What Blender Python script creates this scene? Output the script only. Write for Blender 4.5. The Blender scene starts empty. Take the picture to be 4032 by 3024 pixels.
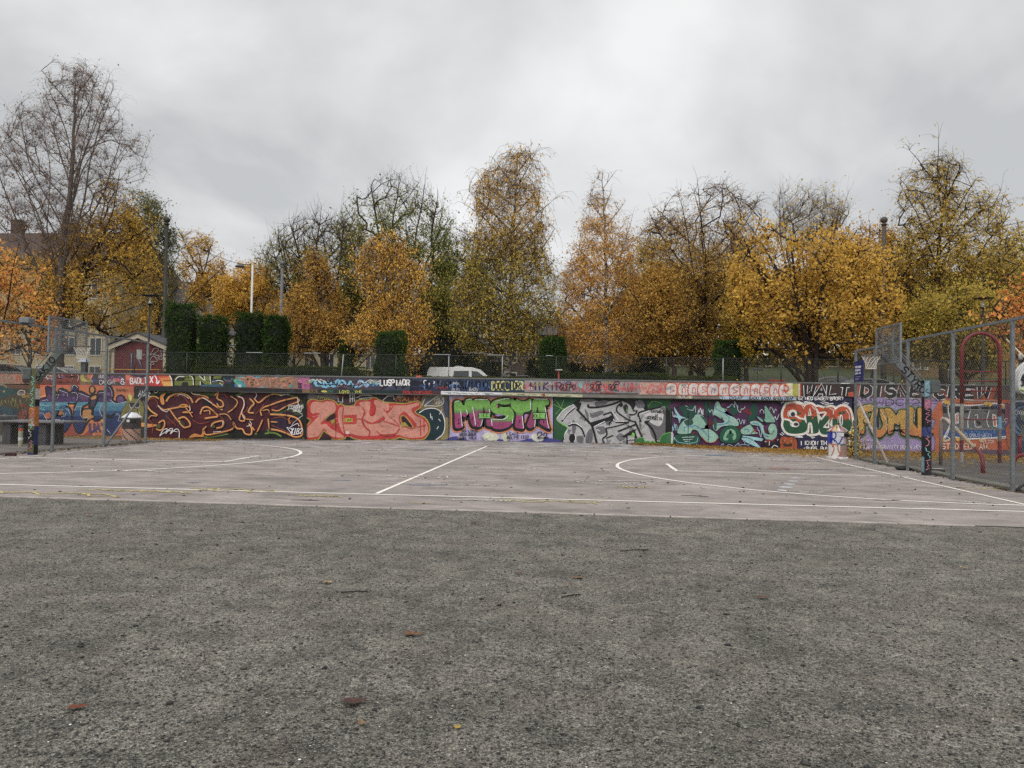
import bpy, bmesh, math, random
import numpy as np
from mathutils import Vector, Matrix

SC = bpy.context.scene
COL = SC.collection
rng = np.random.default_rng(7)
random.seed(7)

# ------------------------------------------------------------------ camera
FPX, CX, CY, EYE = 3000.0, 2016.0, 1512.0, 1.65
YAW, PITCH, ROLL = math.radians(5.42), math.radians(1.49), math.radians(0.95)
_F = np.array([-math.sin(YAW) * math.cos(PITCH), math.cos(YAW) * math.cos(PITCH), math.sin(PITCH)])
_R0 = np.array([math.cos(YAW), math.sin(YAW), 0.0])
_U0 = np.cross(_R0, _F)
_R = _R0 * math.cos(ROLL) + _U0 * math.sin(ROLL)
_U = -_R0 * math.sin(ROLL) + _U0 * math.cos(ROLL)
_C = np.array([0.0, 0.0, EYE])
cam = bpy.data.cameras.new("camera")
cam.sensor_width = 36.0
cam.lens = FPX / 4032.0 * 36.0
cam.clip_end = 2000.0
cam_o = bpy.data.objects.new("camera", cam)
COL.objects.link(cam_o)
cam_o.matrix_world = Matrix(((_R[0], _U[0], -_F[0], 0.0), (_R[1], _U[1], -_F[1], 0.0), (_R[2], _U[2], -_F[2], EYE), (0, 0, 0, 1)))
SC.camera = cam_o

# ------------------------------------------------------------------ sky, sun, exposure
SUN_EL, SUN_AZ = math.radians(48), math.radians(200)      # the sun stands behind the photographer, veiled by cloud
w = bpy.data.worlds.new("World")
SC.world = w
w.use_nodes = True
nt = w.node_tree
nt.nodes.clear()


def nd(t, kind, **kw):
    n = t.nodes.new(kind)
    for k, v in kw.items():
        if k.startswith('i_'):
            n.inputs[k[2:].replace('_', ' ')].default_value = v
        else:
            setattr(n, k, v)
    return n


out = nd(nt, 'ShaderNodeOutputWorld')
bg = nd(nt, 'ShaderNodeBackground')
bg.inputs['Strength'].default_value = 0.12
sky = nd(nt, 'ShaderNodeTexSky', sky_type='NISHITA', sun_disc=False)
sky.sun_elevation = SUN_EL
sky.sun_rotation = SUN_AZ
tc = nd(nt, 'ShaderNodeTexCoord')
sep = nd(nt, 'ShaderNodeSeparateXYZ')
nt.links.new(tc.outputs['Generated'], sep.inputs[0])


def mth(t, op, a, b=None, clamp=False):
    n = t.nodes.new('ShaderNodeMath')
    n.operation = op
    n.use_clamp = clamp
    for i, v in ((0, a), (1, b)):
        if v is None:
            continue
        if isinstance(v, (int, float)):
            n.inputs[i].default_value = v
        else:
            t.links.new(v, n.inputs[i])
    return n.outputs[0]


zz = mth(nt, 'MAXIMUM', sep.outputs['Z'], 0.0)
den = mth(nt, 'ADD', zz, 0.30)
cmb = nd(nt, 'ShaderNodeCombineXYZ')
nt.links.new(mth(nt, 'DIVIDE', sep.outputs['X'], den), cmb.inputs[0])
nt.links.new(mth(nt, 'DIVIDE', sep.outputs['Y'], den), cmb.inputs[1])
n1 = nd(nt, 'ShaderNodeTexNoise')
n1.inputs['Scale'].default_value = 1.05
n1.inputs['Detail'].default_value = 6.0
n1.inputs['Roughness'].default_value = 0.5
n1.inputs['Distortion'].default_value = 0.35
nt.links.new(cmb.outputs[0], n1.inputs['Vector'])
rp = nd(nt, 'ShaderNodeValToRGB')
rp.color_ramp.elements[0].position = 0.41
rp.color_ramp.elements[0].color = (0.440, 0.446, 0.450, 1)
rp.color_ramp.elements[1].position = 0.60
rp.color_ramp.elements[1].color = (0.715, 0.715, 0.711, 1)
nt.links.new(n1.outputs['Fac'], rp.inputs['Fac'])
# cloud deck brighter overhead and on the sun's side
up = mth(nt, 'MULTIPLY', mth(nt, 'SUBTRACT', sep.outputs['Z'], 0.50), 2.2, )
up = mth(nt, 'MAXIMUM', up, 0.0)
back = mth(nt, 'MAXIMUM', mth(nt, 'MULTIPLY', sep.outputs['Y'], -1.0), 0.0)
gain = mth(nt, 'ADD', mth(nt, 'ADD', 1.0, up), mth(nt, 'MULTIPLY', back, 1.1))
mulc = nd(nt, 'ShaderNodeVectorMath', operation='SCALE')
nt.links.new(rp.outputs['Color'], mulc.inputs[0])
nt.links.new(gain, mulc.inputs['Scale'])
sc12 = nd(nt, 'ShaderNodeVectorMath', operation='SCALE')
sc12.inputs['Scale'].default_value = 1.0 / 0.12
nt.links.new(mulc.outputs[0], sc12.inputs[0])
mx = nd(nt, 'ShaderNodeMix', data_type='RGBA')
mx.inputs['Factor'].default_value = 0.05
nt.links.new(sc12.outputs[0], mx.inputs['A'])
nt.links.new(sky.outputs['Color'], mx.inputs['B'])
nt.links.new(mx.outputs['Result'], bg.inputs['Color'])
nt.links.new(bg.outputs[0], out.inputs[0])

sun = bpy.data.lights.new("sun", 'SUN')
sun.energy = 1.0
sun.angle = math.radians(25)
sun.color = (1.0, 0.96, 0.91)
sun_o = bpy.data.objects.new("sun", sun)
COL.objects.link(sun_o)
_sd = Vector((math.sin(SUN_AZ) * math.cos(SUN_EL), math.cos(SUN_AZ) * math.cos(SUN_EL), math.sin(SUN_EL)))
sun_o.rotation_euler = _sd.to_track_quat('Z', 'Y').to_euler()

SC.view_settings.view_transform = 'Standard'
SC.view_settings.look = 'None'
SC.view_settings.exposure = 0.38
SC.view_settings.gamma = 1.0
SC.cycles.max_bounces = 6
SC.cycles.diffuse_bounces = 3
SC.cycles.glossy_bounces = 2
SC.cycles.transmission_bounces = 4
SC.cycles.transparent_max_bounces = 4
SC.cycles.use_denoising = False
SC.cycles.use_adaptive_sampling = True
SC.cycles.adaptive_threshold = 0.02


# ------------------------------------------------------------------ geometry helpers
def W(x, y, Y):
    d = _F + _R * (x - CX) / FPX - _U * (y - CY) / FPX
    return _C + d * (Y / d[1])


def G(x, y, z=0.0):
    d = _F + _R * (x - CX) / FPX - _U * (y - CY) / FPX
    return _C + d * ((z - EYE) / d[2])


def lin(c, k=0.82):
    o = []
    for v in c[:3]:
        v = v / 255.0
        v = v / 12.92 if v <= 0.04045 else ((v + 0.055) / 1.055) ** 2.4
        o.append(min(v * k, 0.92))
    return tuple(o)


def sstep(t):
    t = min(max(t, 0.0), 1.0)
    return t * t * (3 - 2 * t)


def hgt(x, y):
    """height of the low ground in front of the wall"""
    return -0.2 * sstep((y - 26) / 7.0) * sstep((-4 - x) / 13.0) - 0.1 * sstep((y - 26.5) / 6.0) * sstep((x - 3) / 6.0)


def ter(x, y):
    """height of the park behind the wall: level street to the left, grass bank rising to the right"""
    z = 1.95
    z += 0.105 * max(0.0, y - 45.0) * sstep((x + 3) / 9.0) * (1.0 if y < 110 else 1.0)
    if y > 110:
        z -= 0.105 * (y - 110) * sstep((x + 3) / 9.0)
    return z


def tag(o, label=None, cat=None, group=None, kind=None):
    if label: o['label'] = label
    if cat: o['category'] = cat
    if group: o['group'] = group
    if kind: o['kind'] = kind
    return o


def empty(name, loc, label=None, cat=None, group=None, rz=0.0):
    o = bpy.data.objects.new(name, None)
    o.empty_display_size = 0.3
    COL.objects.link(o)
    o.location = loc
    o.rotation_euler = (0, 0, rz)
    return tag(o, label, cat, group)


def copy_tree(o, parent=None):
    c = o.copy()
    COL.objects.link(c)
    c.parent = parent
    for ch in list(o.children):
        copy_tree(ch, c)
    return c


class MB:
    """mesh builder: collects shapes, links them as ONE mesh object"""
    def __init__(s):
        s.v, s.f, s.c, s.m, s.sm = [], [], [], [], []

    def add(s, vs, fs, col=(1, 1, 1), mi=0, smooth=False):
        b = len(s.v)
        s.v += [tuple(map(float, p)) for p in vs]
        for f in fs:
            s.f.append([b + i for i in f])
            s.c.append(col)
            s.m.append(mi)
            s.sm.append(smooth)

    def box(s, c, d, col=(1, 1, 1), mi=0, rz=0.0, bev=0.0):
        x, y, z = [k / 2 for k in d]
        if bev <= 0:
            vs = [(-x, -y, -z), (x, -y, -z), (x, y, -z), (-x, y, -z), (-x, -y, z), (x, -y, z), (x, y, z), (-x, y, z)]
            fs = [(3, 2, 1, 0), (4, 5, 6, 7), (0, 1, 5, 4), (1, 2, 6, 5), (2, 3, 7, 6), (3, 0, 4, 7)]
        else:
            b = min(bev, x * .9, y * .9, z * .9)
            vs, fs = [], []
            for zz_, ii in ((-z, b), (-z + b, 0), (z - b, 0), (z, b)):
                xx, yy = x - ii, y - ii
                q = b if ii == 0 else b * .5
                vs += [(-xx + q, -yy, zz_), (xx - q, -yy, zz_), (xx, -yy + q, zz_), (xx, yy - q, zz_), (xx - q, yy, zz_), (-xx + q, yy, zz_), (-xx, yy - q, zz_), (-xx, -yy + q, zz_)]
            fs = [tuple(range(7, -1, -1)), tuple(range(24, 32))]
            for k in range(3):
                for i in range(8):
                    fs.append((k * 8 + i, k * 8 + (i + 1) % 8, k * 8 + 8 + (i + 1) % 8, k * 8 + 8 + i))
        ca, sa = math.cos(rz), math.sin(rz)
        s.add([(c[0] + p[0] * ca - p[1] * sa, c[1] + p[0] * sa + p[1] * ca, c[2] + p[2]) for p in vs], fs, col, mi)

    def tube(s, pts, r, n=8, col=(1, 1, 1), mi=0, closed=False, caps=True, smooth=True):
        P = [np.array(p, float) for p in pts]
        N = len(P)
        rr = r if hasattr(r, '__len__') else [r] * N
        vs, fs = [], []
        prev = None
        for i in range(N):
            if closed:
                t = P[(i + 1) % N] - P[i - 1]
            else:
                t = P[min(i + 1, N - 1)] - P[max(i - 1, 0)]
            t = t / (np.linalg.norm(t) + 1e-9)
            if prev is None:
                a = np.array([0, 0, 1.]) if abs(t[2]) < .9 else np.array([1., 0, 0])
            else:
                a = prev
            u = a - t * (a @ t)
            u /= np.linalg.norm(u) + 1e-9
            prev = u
            v = np.cross(t, u)
            for k in range(n):
                an = 2 * math.pi * (k + .5) / n
                vs.append(P[i] + (u * math.cos(an) + v * math.sin(an)) * rr[i])
        M = N if closed else N - 1
        for i in range(M):
            j = (i + 1) % N
            for k in range(n):
                fs.append((i * n + k, i * n + (k + 1) % n, j * n + (k + 1) % n, j * n + k))
        if caps and not closed:
            fs.append(tuple(range(n - 1, -1, -1)))
            fs.append(tuple((N - 1) * n + k for k in range(n)))
        s.add(vs, fs, col, mi, smooth and n > 5)

    def lathe(s, prof, c=(0, 0, 0), n=20, col=(1, 1, 1), mi=0, smooth=True, capb=True, capt=True):
        vs, fs = [], []
        for r, z in prof:
            for k in range(n):
                a = 2 * math.pi * k / n
                vs.append((c[0] + r * math.cos(a), c[1] + r * math.sin(a), c[2] + z))
        for i in range(len(prof) - 1):
            for k in range(n):
                fs.append((i * n + k, i * n + (k + 1) % n, (i + 1) * n + (k + 1) % n, (i + 1) * n + k))
        if capb: fs.append(tuple(range(n - 1, -1, -1)))
        if capt: fs.append(tuple((len(prof) - 1) * n + k for k in range(n)))
        s.add(vs, fs, col, mi, smooth)

    def prism(s, poly, axis, a, b, col=(1, 1, 1), mi=0):
        """extrude a 2-D outline (u,v): axis 'y' -> (u, t, v); axis 'x' -> (t, u, v)"""
        n = len(poly)
        def P(u, v, t): return (u, t, v) if axis == 'y' else (t, u, v)
        vs = [P(u, v, a) for u, v in poly] + [P(u, v, b) for u, v in poly]
        fs = [tuple(range(n)), tuple(range(2 * n - 1, n - 1, -1))]
        for i in range(n):
            j = (i + 1) % n
            fs.append((i, i + n, j + n, j))
        s.add(vs, fs, col, mi)

    def build(s, name, mats, parent=None, loc=(0, 0, 0), recalc=False):
        me = bpy.data.meshes.new(name)
        me.from_pydata(s.v, [], s.f)
        if not isinstance(mats, (list, tuple)): mats = [mats]
        for m in mats: me.materials.append(m)
        me.polygons.foreach_set('material_index', s.m)
        me.polygons.foreach_set('use_smooth', s.sm)
        at = me.attributes.new('paint', 'FLOAT_COLOR', 'FACE')
        at.data.foreach_set('color', np.array([(c[0], c[1], c[2], 1.0) for c in s.c], dtype=np.float32).ravel())
        if recalc:
            b = bmesh.new(); b.from_mesh(me)
            bmesh.ops.recalc_face_normals(b, faces=b.faces)
            b.to_mesh(me); b.free()
        me.update()
        o = bpy.data.objects.new(name, me)
        COL.objects.link(o)
        o.parent = parent
        o.location = loc
        return o


def np_mesh(name, V, Q, mats, parent=None, loc=(0, 0, 0), cols=None, mi=None, smooth=False, k=4):
    """fast mesh from arrays: V (n,3), Q (m,k)"""
    V = np.asarray(V, np.float32) - np.asarray(loc, np.float32)
    Q = np.asarray(Q, np.int32)
    me = bpy.data.meshes.new(name)
    me.vertices.add(len(V)); me.vertices.foreach_set('co', V.ravel())
    me.loops.add(Q.size); me.loops.foreach_set('vertex_index', Q.ravel())
    me.polygons.add(len(Q))
    me.polygons.foreach_set('loop_start', np.arange(len(Q), dtype=np.int32) * k)
    me.polygons.foreach_set('loop_total', np.full(len(Q), k, np.int32))
    if not isinstance(mats, (list, tuple)): mats = [mats]
    for m in mats: me.materials.append(m)
    if mi is not None: me.polygons.foreach_set('material_index', np.asarray(mi, np.int32))
    if smooth: me.polygons.foreach_set('use_smooth', np.ones(len(Q), bool))
    if cols is not None:
        at = me.attributes.new('paint', 'FLOAT_COLOR', 'FACE')
        c4 = np.ones((len(Q), 4), np.float32); c4[:, :3] = cols
        at.data.foreach_set('color', c4.ravel())
    me.update(calc_edges=True)
    me.validate()
    o = bpy.data.objects.new(name, me)
    COL.objects.link(o)
    o.parent = parent
    if parent is None: o.location = loc
    return o


# ------------------------------------------------------------------ materials
MATS = {}


def newmat(name):
    m = bpy.data.materials.new(name)
    m.use_nodes = True
    t = m.node_tree
    b = t.nodes['Principled BSDF']
    MATS[name] = m
    return m, t, b


def noise(t, scale, detail=4.0, rough=0.55, vec=None, coord='Object', sx=None, dist=0.0):
    tcn = nd(t, 'ShaderNodeTexCoord')
    n = nd(t, 'ShaderNodeTexNoise')
    n.inputs['Scale'].default_value = scale
    n.inputs['Detail'].default_value = detail
    n.inputs['Roughness'].default_value = rough
    n.inputs['Distortion'].default_value = dist
    if sx:
        mp = nd(t, 'ShaderNodeMapping')
        mp.inputs['Scale'].default_value = sx
        t.links.new(tcn.outputs[coord], mp.inputs[0])
        t.links.new(mp.outputs[0], n.inputs['Vector'])
    else:
        t.links.new(tcn.outputs[coord], n.inputs['Vector'])
    return n.outputs['Fac']


def ramp(t, fac, stops):
    r = nd(t, 'ShaderNodeValToRGB')
    e = r.color_ramp.elements
    while len(e) < len(stops): e.new(0.5)
    for i, (p, c) in enumerate(stops):
        e[i].position = p
        e[i].color = (c[0], c[1], c[2], 1) if hasattr(c, '__len__') else (c, c, c, 1)
    t.links.new(fac, r.inputs['Fac'])
    return r.outputs['Color']


def mixc(t, f, a, b, mode='MIX'):
    n = nd(t, 'ShaderNodeMix', data_type='RGBA', blend_type=mode)
    for k, v in (('Factor', f), ('A', a), ('B', b)):
        if isinstance(v, (int, float)): n.inputs[k].default_value = v
        elif isinstance(v, tuple): n.inputs[k].default_value = (v[0], v[1], v[2], 1)
        else: t.links.new(v, n.inputs[k])
    return n.outputs['Result']


def bump(t, b, h, strength=0.3, dist=0.01):
    n = nd(t, 'ShaderNodeBump')
    n.inputs['Strength'].default_value = strength
    n.inputs['Distance'].default_value = dist
    t.links.new(h, n.inputs['Height'])
    t.links.new(n.outputs[0], b.inputs['Normal'])


def plain(name, c, rough=0.6, metal=0.0, var=0.25, scale=6.0, k=0.82, spec=0.4, bumpy=0.0):
    """procedural coat: base colour varied by two noises"""
    m, t, b = newmat(name)
    c = lin(c, k)
    f = ramp(t, noise(t, scale, 5), [(0.3, 1 - var), (0.7, 1 + var)])
    col = mixc(t, 1.0, (c[0], c[1], c[2]), f, 'MULTIPLY')
    t.links.new(col, b.inputs['Base Color'])
    b.inputs['Roughness'].default_value = rough
    b.inputs['Metallic'].default_value = metal
    b.inputs['Specular IOR Level'].default_value = spec
    if bumpy: bump(t, b, noise(t, scale * 6, 4), bumpy, 0.01)
    return m


def attrmat(name, rough=0.6, var=0.12, scale=3.0, fine=60.0, bmp=0.25, spec=0.3, grime=0.0):
    """material that reads the face colour laid on the mesh, weathered by noise"""
    m, t, b = newmat(name)
    a = nd(t, 'ShaderNodeAttribute', attribute_name='paint')
    f = ramp(t, noise(t, scale, 6, 0.65), [(0.28, 1 - var), (0.72, 1 + var)])
    col = mixc(t, 1.0, a.outputs['Color'], f, 'MULTIPLY')
    f2 = ramp(t, noise(t, fine, 3, 0.6), [(0.3, 1 - var * .8), (0.7, 1 + var * .8)])
    col = mixc(t, 1.0, col, f2, 'MULTIPLY')
    if grime:
        g = ramp(t, noise(t, 1.7, 8, 0.7, sx=(1, 1, 0.35)), [(0.52, 0.0), (0.75, grime)])
        col = mixc(t, g, col, (0.10, 0.095, 0.085))
    t.links.new(col, b.inputs['Base Color'])
    b.inputs['Roughness'].default_value = rough
    b.inputs['Specular IOR Level'].default_value = spec
    if bmp: bump(t, b, noise(t, fine * .5, 5), bmp, 0.012)
    return m


PAINT = attrmat('graffiti_paint', 0.55, 0.22, 2.2, 18.0, 0.6, grime=0.28)
COAT = attrmat('painted_metal', 0.5, 0.12, 5.0, 40.0, 0.1)
STEEL = plain('galvanised_steel', (122, 126, 128), 0.55, 0.35, 0.22, 9.0, 0.82)
WIRE = plain('fence_wire', (118, 118, 114), 0.55, 0.3, 0.15, 9.0, 0.8)
DARKM = plain('dark_metal', (34, 37, 38), 0.5, 0.2, 0.2, 8.0)
CONC = plain('concrete', (128, 124, 118), 0.85, 0, 0.22, 2.5, 0.82, bumpy=0.4)
# ------------------------------------------------------------------ ground materials
def mat_gravel():
    m, t, b = newmat('gravel_ground')
    # compacted grit: fine grains, dark chips and faint brown patches
    big = noise(t, 0.55, 5, 0.6)
    mid = noise(t, 26.0, 6, 0.8)
    fin = noise(t, 100.0, 3, 0.8)
    tcn = nd(t, 'ShaderNodeTexCoord')
    vo = nd(t, 'ShaderNodeTexVoronoi', feature='F1')
    vo.inputs['Scale'].default_value = 80.0
    t.links.new(tcn.outputs['Object'], vo.inputs['Vector'])
    base = ramp(t, fin, [(0.36, (0.040, 0.037, 0.031)), (0.50, (0.122, 0.115, 0.098)), (0.64, (0.285, 0.268, 0.228))])
    base = mixc(t, 1.0, base, ramp(t, mid, [(0.36, 0.42), (0.50, 1.0), (0.64, 1.5)]), 'MULTIPLY')
    base = mixc(t, 1.0, base, ramp(t, big, [(0.3, 0.78), (0.7, 1.2)]), 'MULTIPLY')
    base = mixc(t, 1.0, base, ramp(t, noise(t, 2.6, 8, 0.78, dist=0.4), [(0.36, 0.58), (0.50, 0.98), (0.64, 1.36)]), 'MULTIPLY')
    brown = ramp(t, noise(t, 1.1, 6, 0.7), [(0.52, 0.0), (0.70, 0.50)])
    base = mixc(t, brown, base, (0.150, 0.122, 0.098))
    chip = nd(t, 'ShaderNodeSeparateColor')
    t.links.new(vo.outputs['Color'], chip.inputs[0])
    dk = mth(t, 'GREATER_THAN', chip.outputs[0], 0.88)
    core = mth(t, 'LESS_THAN', vo.outputs['Distance'], 0.45)
    base = mixc(t, mth(t, 'MULTIPLY', mth(t, 'MULTIPLY', dk, core), 0.8), base, (0.030, 0.030, 0.030))
    lt = mth(t, 'GREATER_THAN', chip.outputs[1], 0.93)
    core2 = mth(t, 'LESS_THAN', vo.outputs['Distance'], 0.33)
    base = mixc(t, mth(t, 'MULTIPLY', mth(t, 'MULTIPLY', lt, core2), 0.75), base, (0.34, 0.33, 0.31))
    t.links.new(base, b.inputs['Base Color'])
    b.inputs['Roughness'].default_value = 0.9
    b.inputs['Specular IOR Level'].default_value = 0.2
    h = mth(t, 'ADD', mth(t, 'MULTIPLY', fin, 0.5), mth(t, 'ADD', mth(t, 'MULTIPLY', mid, 0.9), mth(t, 'MULTIPLY', vo.outputs['Distance'], -0.7)))
    bump(t, b, h, 0.8, 0.012)
    return m


def mat_asphalt(name, c, dark=0.6, streak=True, mottled=0.0):
    m, t, b = newmat(name)
    c = lin(c)
    fin = noise(t, 70.0, 3, 0.7)
    base = mixc(t, 1.0, (c[0], c[1], c[2]), ramp(t, fin, [(0.3, 0.78), (0.7, 1.2)]), 'MULTIPLY')
    base = mixc(t, 1.0, base, ramp(t, noise(t, 0.35, 6, 0.65), [(0.32, 0.74), (0.68, 1.16)]), 'MULTIPLY')
    base = mixc(t, 1.0, base, ramp(t, noise(t, 2.2, 8, 0.75, sx=(0.6, 1, 1)), [(0.36, 0.80), (0.5, 1.0), (0.64, 1.18)]), 'MULTIPLY')
    if streak:
        st = ramp(t, noise(t, 1.3, 10, 0.78, sx=(0.45, 1.0, 1.0), dist=0.6), [(0.40, 0.0), (0.50, 0.18), (0.62, dark)])
        base = mixc(t, st, base, (c[0] * .42, c[1] * .42, c[2] * .42))
        sp = ramp(t, noise(t, 9.0, 5, 0.8), [(0.60, 0.0), (0.70, 0.6)])
        base = mixc(t, sp, base, (c[0] * .35, c[1] * .33, c[2] * .32))
    if mottled:
        # rubbed spray paint close to the wall: pale, bluish and pinkish smears fading out with distance
        tcn = nd(t, 'ShaderNodeTexCoord')
        sx_ = nd(t, 'ShaderNodeSeparateXYZ')
        t.links.new(tcn.outputs['Object'], sx_.inputs[0])
        near = nd(t, 'ShaderNodeMapRange')
        for k, v in (('From Min', 17.0), ('From Max', 31.0), ('To Min', 0.0), ('To Max', 1.0)): near.inputs[k].default_value = v
        t.links.new(sx_.outputs['Y'], near.inputs['Value'])
        for sc_, col, lo, off in ((1.5, (0.46, 0.45, 0.44), 0.545, (0, 0, 0)), (1.0, (0.19, 0.23, 0.31), 0.575, (9, 4, 0)), (0.9, (0.34, 0.19, 0.17), 0.59, (21, 3, 0)), (1.3, (0.09, 0.085, 0.085), 0.535, (5, 31, 0)), (1.1, (0.20, 0.26, 0.22), 0.595, (13, 17, 0))):
            mp = nd(t, 'ShaderNodeMapping')
            mp.inputs['Location'].default_value = off
            mp.inputs['Scale'].default_value = (0.65, 1.3, 1.0)
            t.links.new(tcn.outputs['Object'], mp.inputs[0])
            n = nd(t, 'ShaderNodeTexNoise')
            n.inputs['Scale'].default_value = sc_
            n.inputs['Detail'].default_value = 8.0
            n.inputs['Roughness'].default_value = 0.72
            t.links.new(mp.outputs[0], n.inputs['Vector'])
            f = mth(t, 'ADD', n.outputs['Fac'], mth(t, 'MULTIPLY', mth(t, 'SUBTRACT', near.outputs[0], 1.0), 0.17))
            f = ramp(t, f, [(lo - 0.04, 0.0), (lo + 0.05, mottled)])
            base = mixc(t, f, base, col)
    t.links.new(base, b.inputs['Base Color'])
    rg = ramp(t, noise(t, 0.8, 5), [(0.35, 0.55), (0.65, 0.85)])
    t.links.new(rg, b.inputs['Roughness'])
    b.inputs['Specular IOR Level'].default_value = 0.25
    bump(t, b, fin, 0.3, 0.006)
    return m


def mat_grass():
    m, t, b = newmat('grass_ground')
    base = ramp(t, noise(t, 9.0, 6, 0.7), [(0.3, (0.018, 0.024, 0.006)), (0.55, (0.032, 0.042, 0.010)), (0.75, (0.055, 0.057, 0.016))])
    lf = ramp(t, noise(t, 3.0, 8, 0.8), [(0.56, 0.0), (0.68, 0.7)])
    base = mixc(t, lf, base, (0.10, 0.065, 0.018))
    t.links.new(base, b.inputs['Base Color'])
    b.inputs['Roughness'].default_value = 0.95
    bump(t, b, noise(t, 30.0, 4), 0.6, 0.05)
    return m


GRAVEL = mat_gravel()
COURT = mat_asphalt('court_asphalt', (159, 149, 144), 0.75, True, 0.95)
YARD = mat_asphalt('yard_asphalt', (92, 89, 86), 0.6, True)
YARDL = mat_asphalt('yard_asphalt_pale', (118, 112, 107), 0.6, True)
ROAD = mat_asphalt('street_asphalt', (92, 92, 92), 0.5, True)
GRASS = mat_grass()
PATHM = plain('path_gravel', (196, 186, 160), 0.9, 0, 0.15, 3.0)
WALLY = 33.3

# one terrain sheet: gravel yard, a step hidden inside the wall, street and grass bank behind
xs = sorted(set([-300, -200, -150, -110, -80] + list(range(-60, 61, 2)) + [80, 110, 150, 200, 300]))
ys = [-60, -30, -15] + list(np.arange(-8, 33.1, 1.5)) + [33.5, 33.52] + list(np.arange(35, 60, 2.5)) + list(range(60, 130, 6)) + [150, 200, 300, 600]
V, Q, MI = [], [], []
for j, y in enumerate(ys):
    for x in xs:
        V.append((x, y, (hgt(x, y) - 0.004) if y < 33.51 else ter(x, y)))
nx = len(xs)
for j in range(len(ys) - 1):
    for i in range(nx - 1):
        Q.append((j * nx + i, j * nx + i + 1, (j + 1) * nx + i + 1, (j + 1) * nx + i))
        xm, ym = (xs[i] + xs[i + 1]) / 2, (ys[j] + ys[j + 1]) / 2
        MI.append(0 if ym < 33.51 else (1 if (xm > 0 and ym > 44) or ym < 38.5 or ym > 56 else 2))
ground = np_mesh('ground', V, Q, [GRAVEL, GRASS, ROAD], mi=MI, smooth=True)
tag(ground, 'grey grit yard with a grass bank and street behind the wall', kind='structure')


def sheet(name, poly_fn, xr, yr, step, mat, lift, label):
    """a sheet lying `lift` above the low ground"""
    xs_ = np.arange(xr[0], xr[1] + 1e-6, step); ys_ = np.linspace(yr[0], yr[1], int((yr[1] - yr[0]) / step) + 2)
    V, Q = [], []
    for j, y in enumerate(ys_):
        for x in xs_:
            yy = poly_fn(x, y, j == 0) if poly_fn else y
            V.append((x, yy, hgt(x, yy) + lift))
    n = len(xs_)
    for j in range(len(ys_) - 1):
        for i in range(n - 1):
            Q.append((j * n + i, j * n + i + 1, (j + 1) * n + i + 1, (j + 1) * n + i))
    o = np_mesh(name, V, Q, mat, smooth=True)
    tag(o, label, kind='structure')
    return o


def near_edge(x, y, first):
    return y + (0.035 * math.sin(x * 1.7) + 0.03 * math.sin(x * 4.3 + 1) if first else 0.0)


sheet('court', near_edge, (-15.9, 8.95), (11.62, 33.28), 0.35, COURT, 0.006, 'worn pinkish grey asphalt ball court')
sheet('yard_surface', None, (8.95, 60.0), (9.5, 33.28), 1.5, YARD, 0.004, 'dark play yard surface right of the court fence')
sheet('side_yard', None, (-60.0, -15.9), (13.0, 33.28), 1.5, YARDL, 0.004, 'grey yard surface left of the court fence')

# kerbs: pale concrete edging along the court front, raised strip under the right fence
kb = MB()
x = -16.0
while x < 5.0:
    L = 1.0 + 0.2 * random.random()
    kb.box((x + L / 2, 11.60 + 0.015 * random.uniform(-1, 1), 0.004), (L - 0.02, 0.075, 0.024), bev=0.006)
    x += L
o = kb.build('court_kerb', plain('kerb_concrete', (158, 150, 143), 0.85, 0, 0.3, 3.0))
tag(o, 'thin pale concrete edging between court and gravel', kind='structure')
kb = MB()
y = 8.0
while y < 25.7:
    kb.box((9.16, y + 0.75, 0.02), (0.34, 1.485, 0.10), bev=0.015)
    y += 1.5
o = kb.build('fence_kerb', plain('fence_kerb_concrete', (112, 110, 100), 0.9, 0, 0.3, 2.0, bumpy=0.5))
tag(o, 'low concrete kerb along the right court fence', kind='structure')

# court markings
MARK = MB()
def strip(pts, wd, col, lift=0.012, worn=0.0):
    P = [np.array(p[:2], float) for p in pts]
    for a, b in zip(P[:-1], P[1:]):
        d = b - a
        L = np.linalg.norm(d)
        n = max(1, int(L / 0.6))
        t = d / L; nn = np.array([-t[1], t[0]]) * wd / 2
        for i in range(n):
            if worn and random.random() < worn: continue
            p, q = a + d * i / n, a + d * (i + 1) / n
            vs = [(c[0], c[1], hgt(c[0], c[1]) + lift) for c in (p - nn, q - nn, q + nn, p + nn)]
            MARK.add(vs, [(0, 1, 2, 3)], col)
WHT = lin((222, 216, 206), .95)
PK = lin((198, 186, 178), .9)
strip([(-15.85, 13.05), (8.75, 13.42)], 0.085, WHT)                               # near side line
strip([(-3.66, 13.35), (-3.68, 28.9)], 0.08, WHT)                                 # centre line
strip([(7.84, 13.2), (7.84, 27.9)], 0.075, WHT)                                   # right base line
strip([(-14.95, 13.2), (-14.95, 25.0)], 0.07, WHT, worn=0.05)                    # left base line
strip([(7.84, 19.75), (2.38, 19.77), (2.38, 22.2)], 0.10, WHT)
strip([(2.38, 22.2), (7.84, 22.25)], 0.10, PK, worn=0.25)
strip([(-14.95, 18.95), (-9.35, 19.17)], 0.11, WHT)
strip([(-9.35, 19.17), (-9.45, 21.5)], 0.09, WHT)
strip([(-14.6, 22.6), (-9.45, 21.5)], 0.10, PK, worn=0.1)
arc = [(7.4 - 6.48 * math.cos(a), 20.8 + 6.5 * math.sin(a)) for a in np.linspace(-1.5708, 1.45, 60)]
strip([(7.84, 14.28)] + arc[:52], 0.09, WHT)
arc = [(-14.9 + 6.5 * math.cos(a), 20.9 + 6.55 * math.sin(a)) for a in np.linspace(-1.5708, 1.1, 54)]
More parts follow.
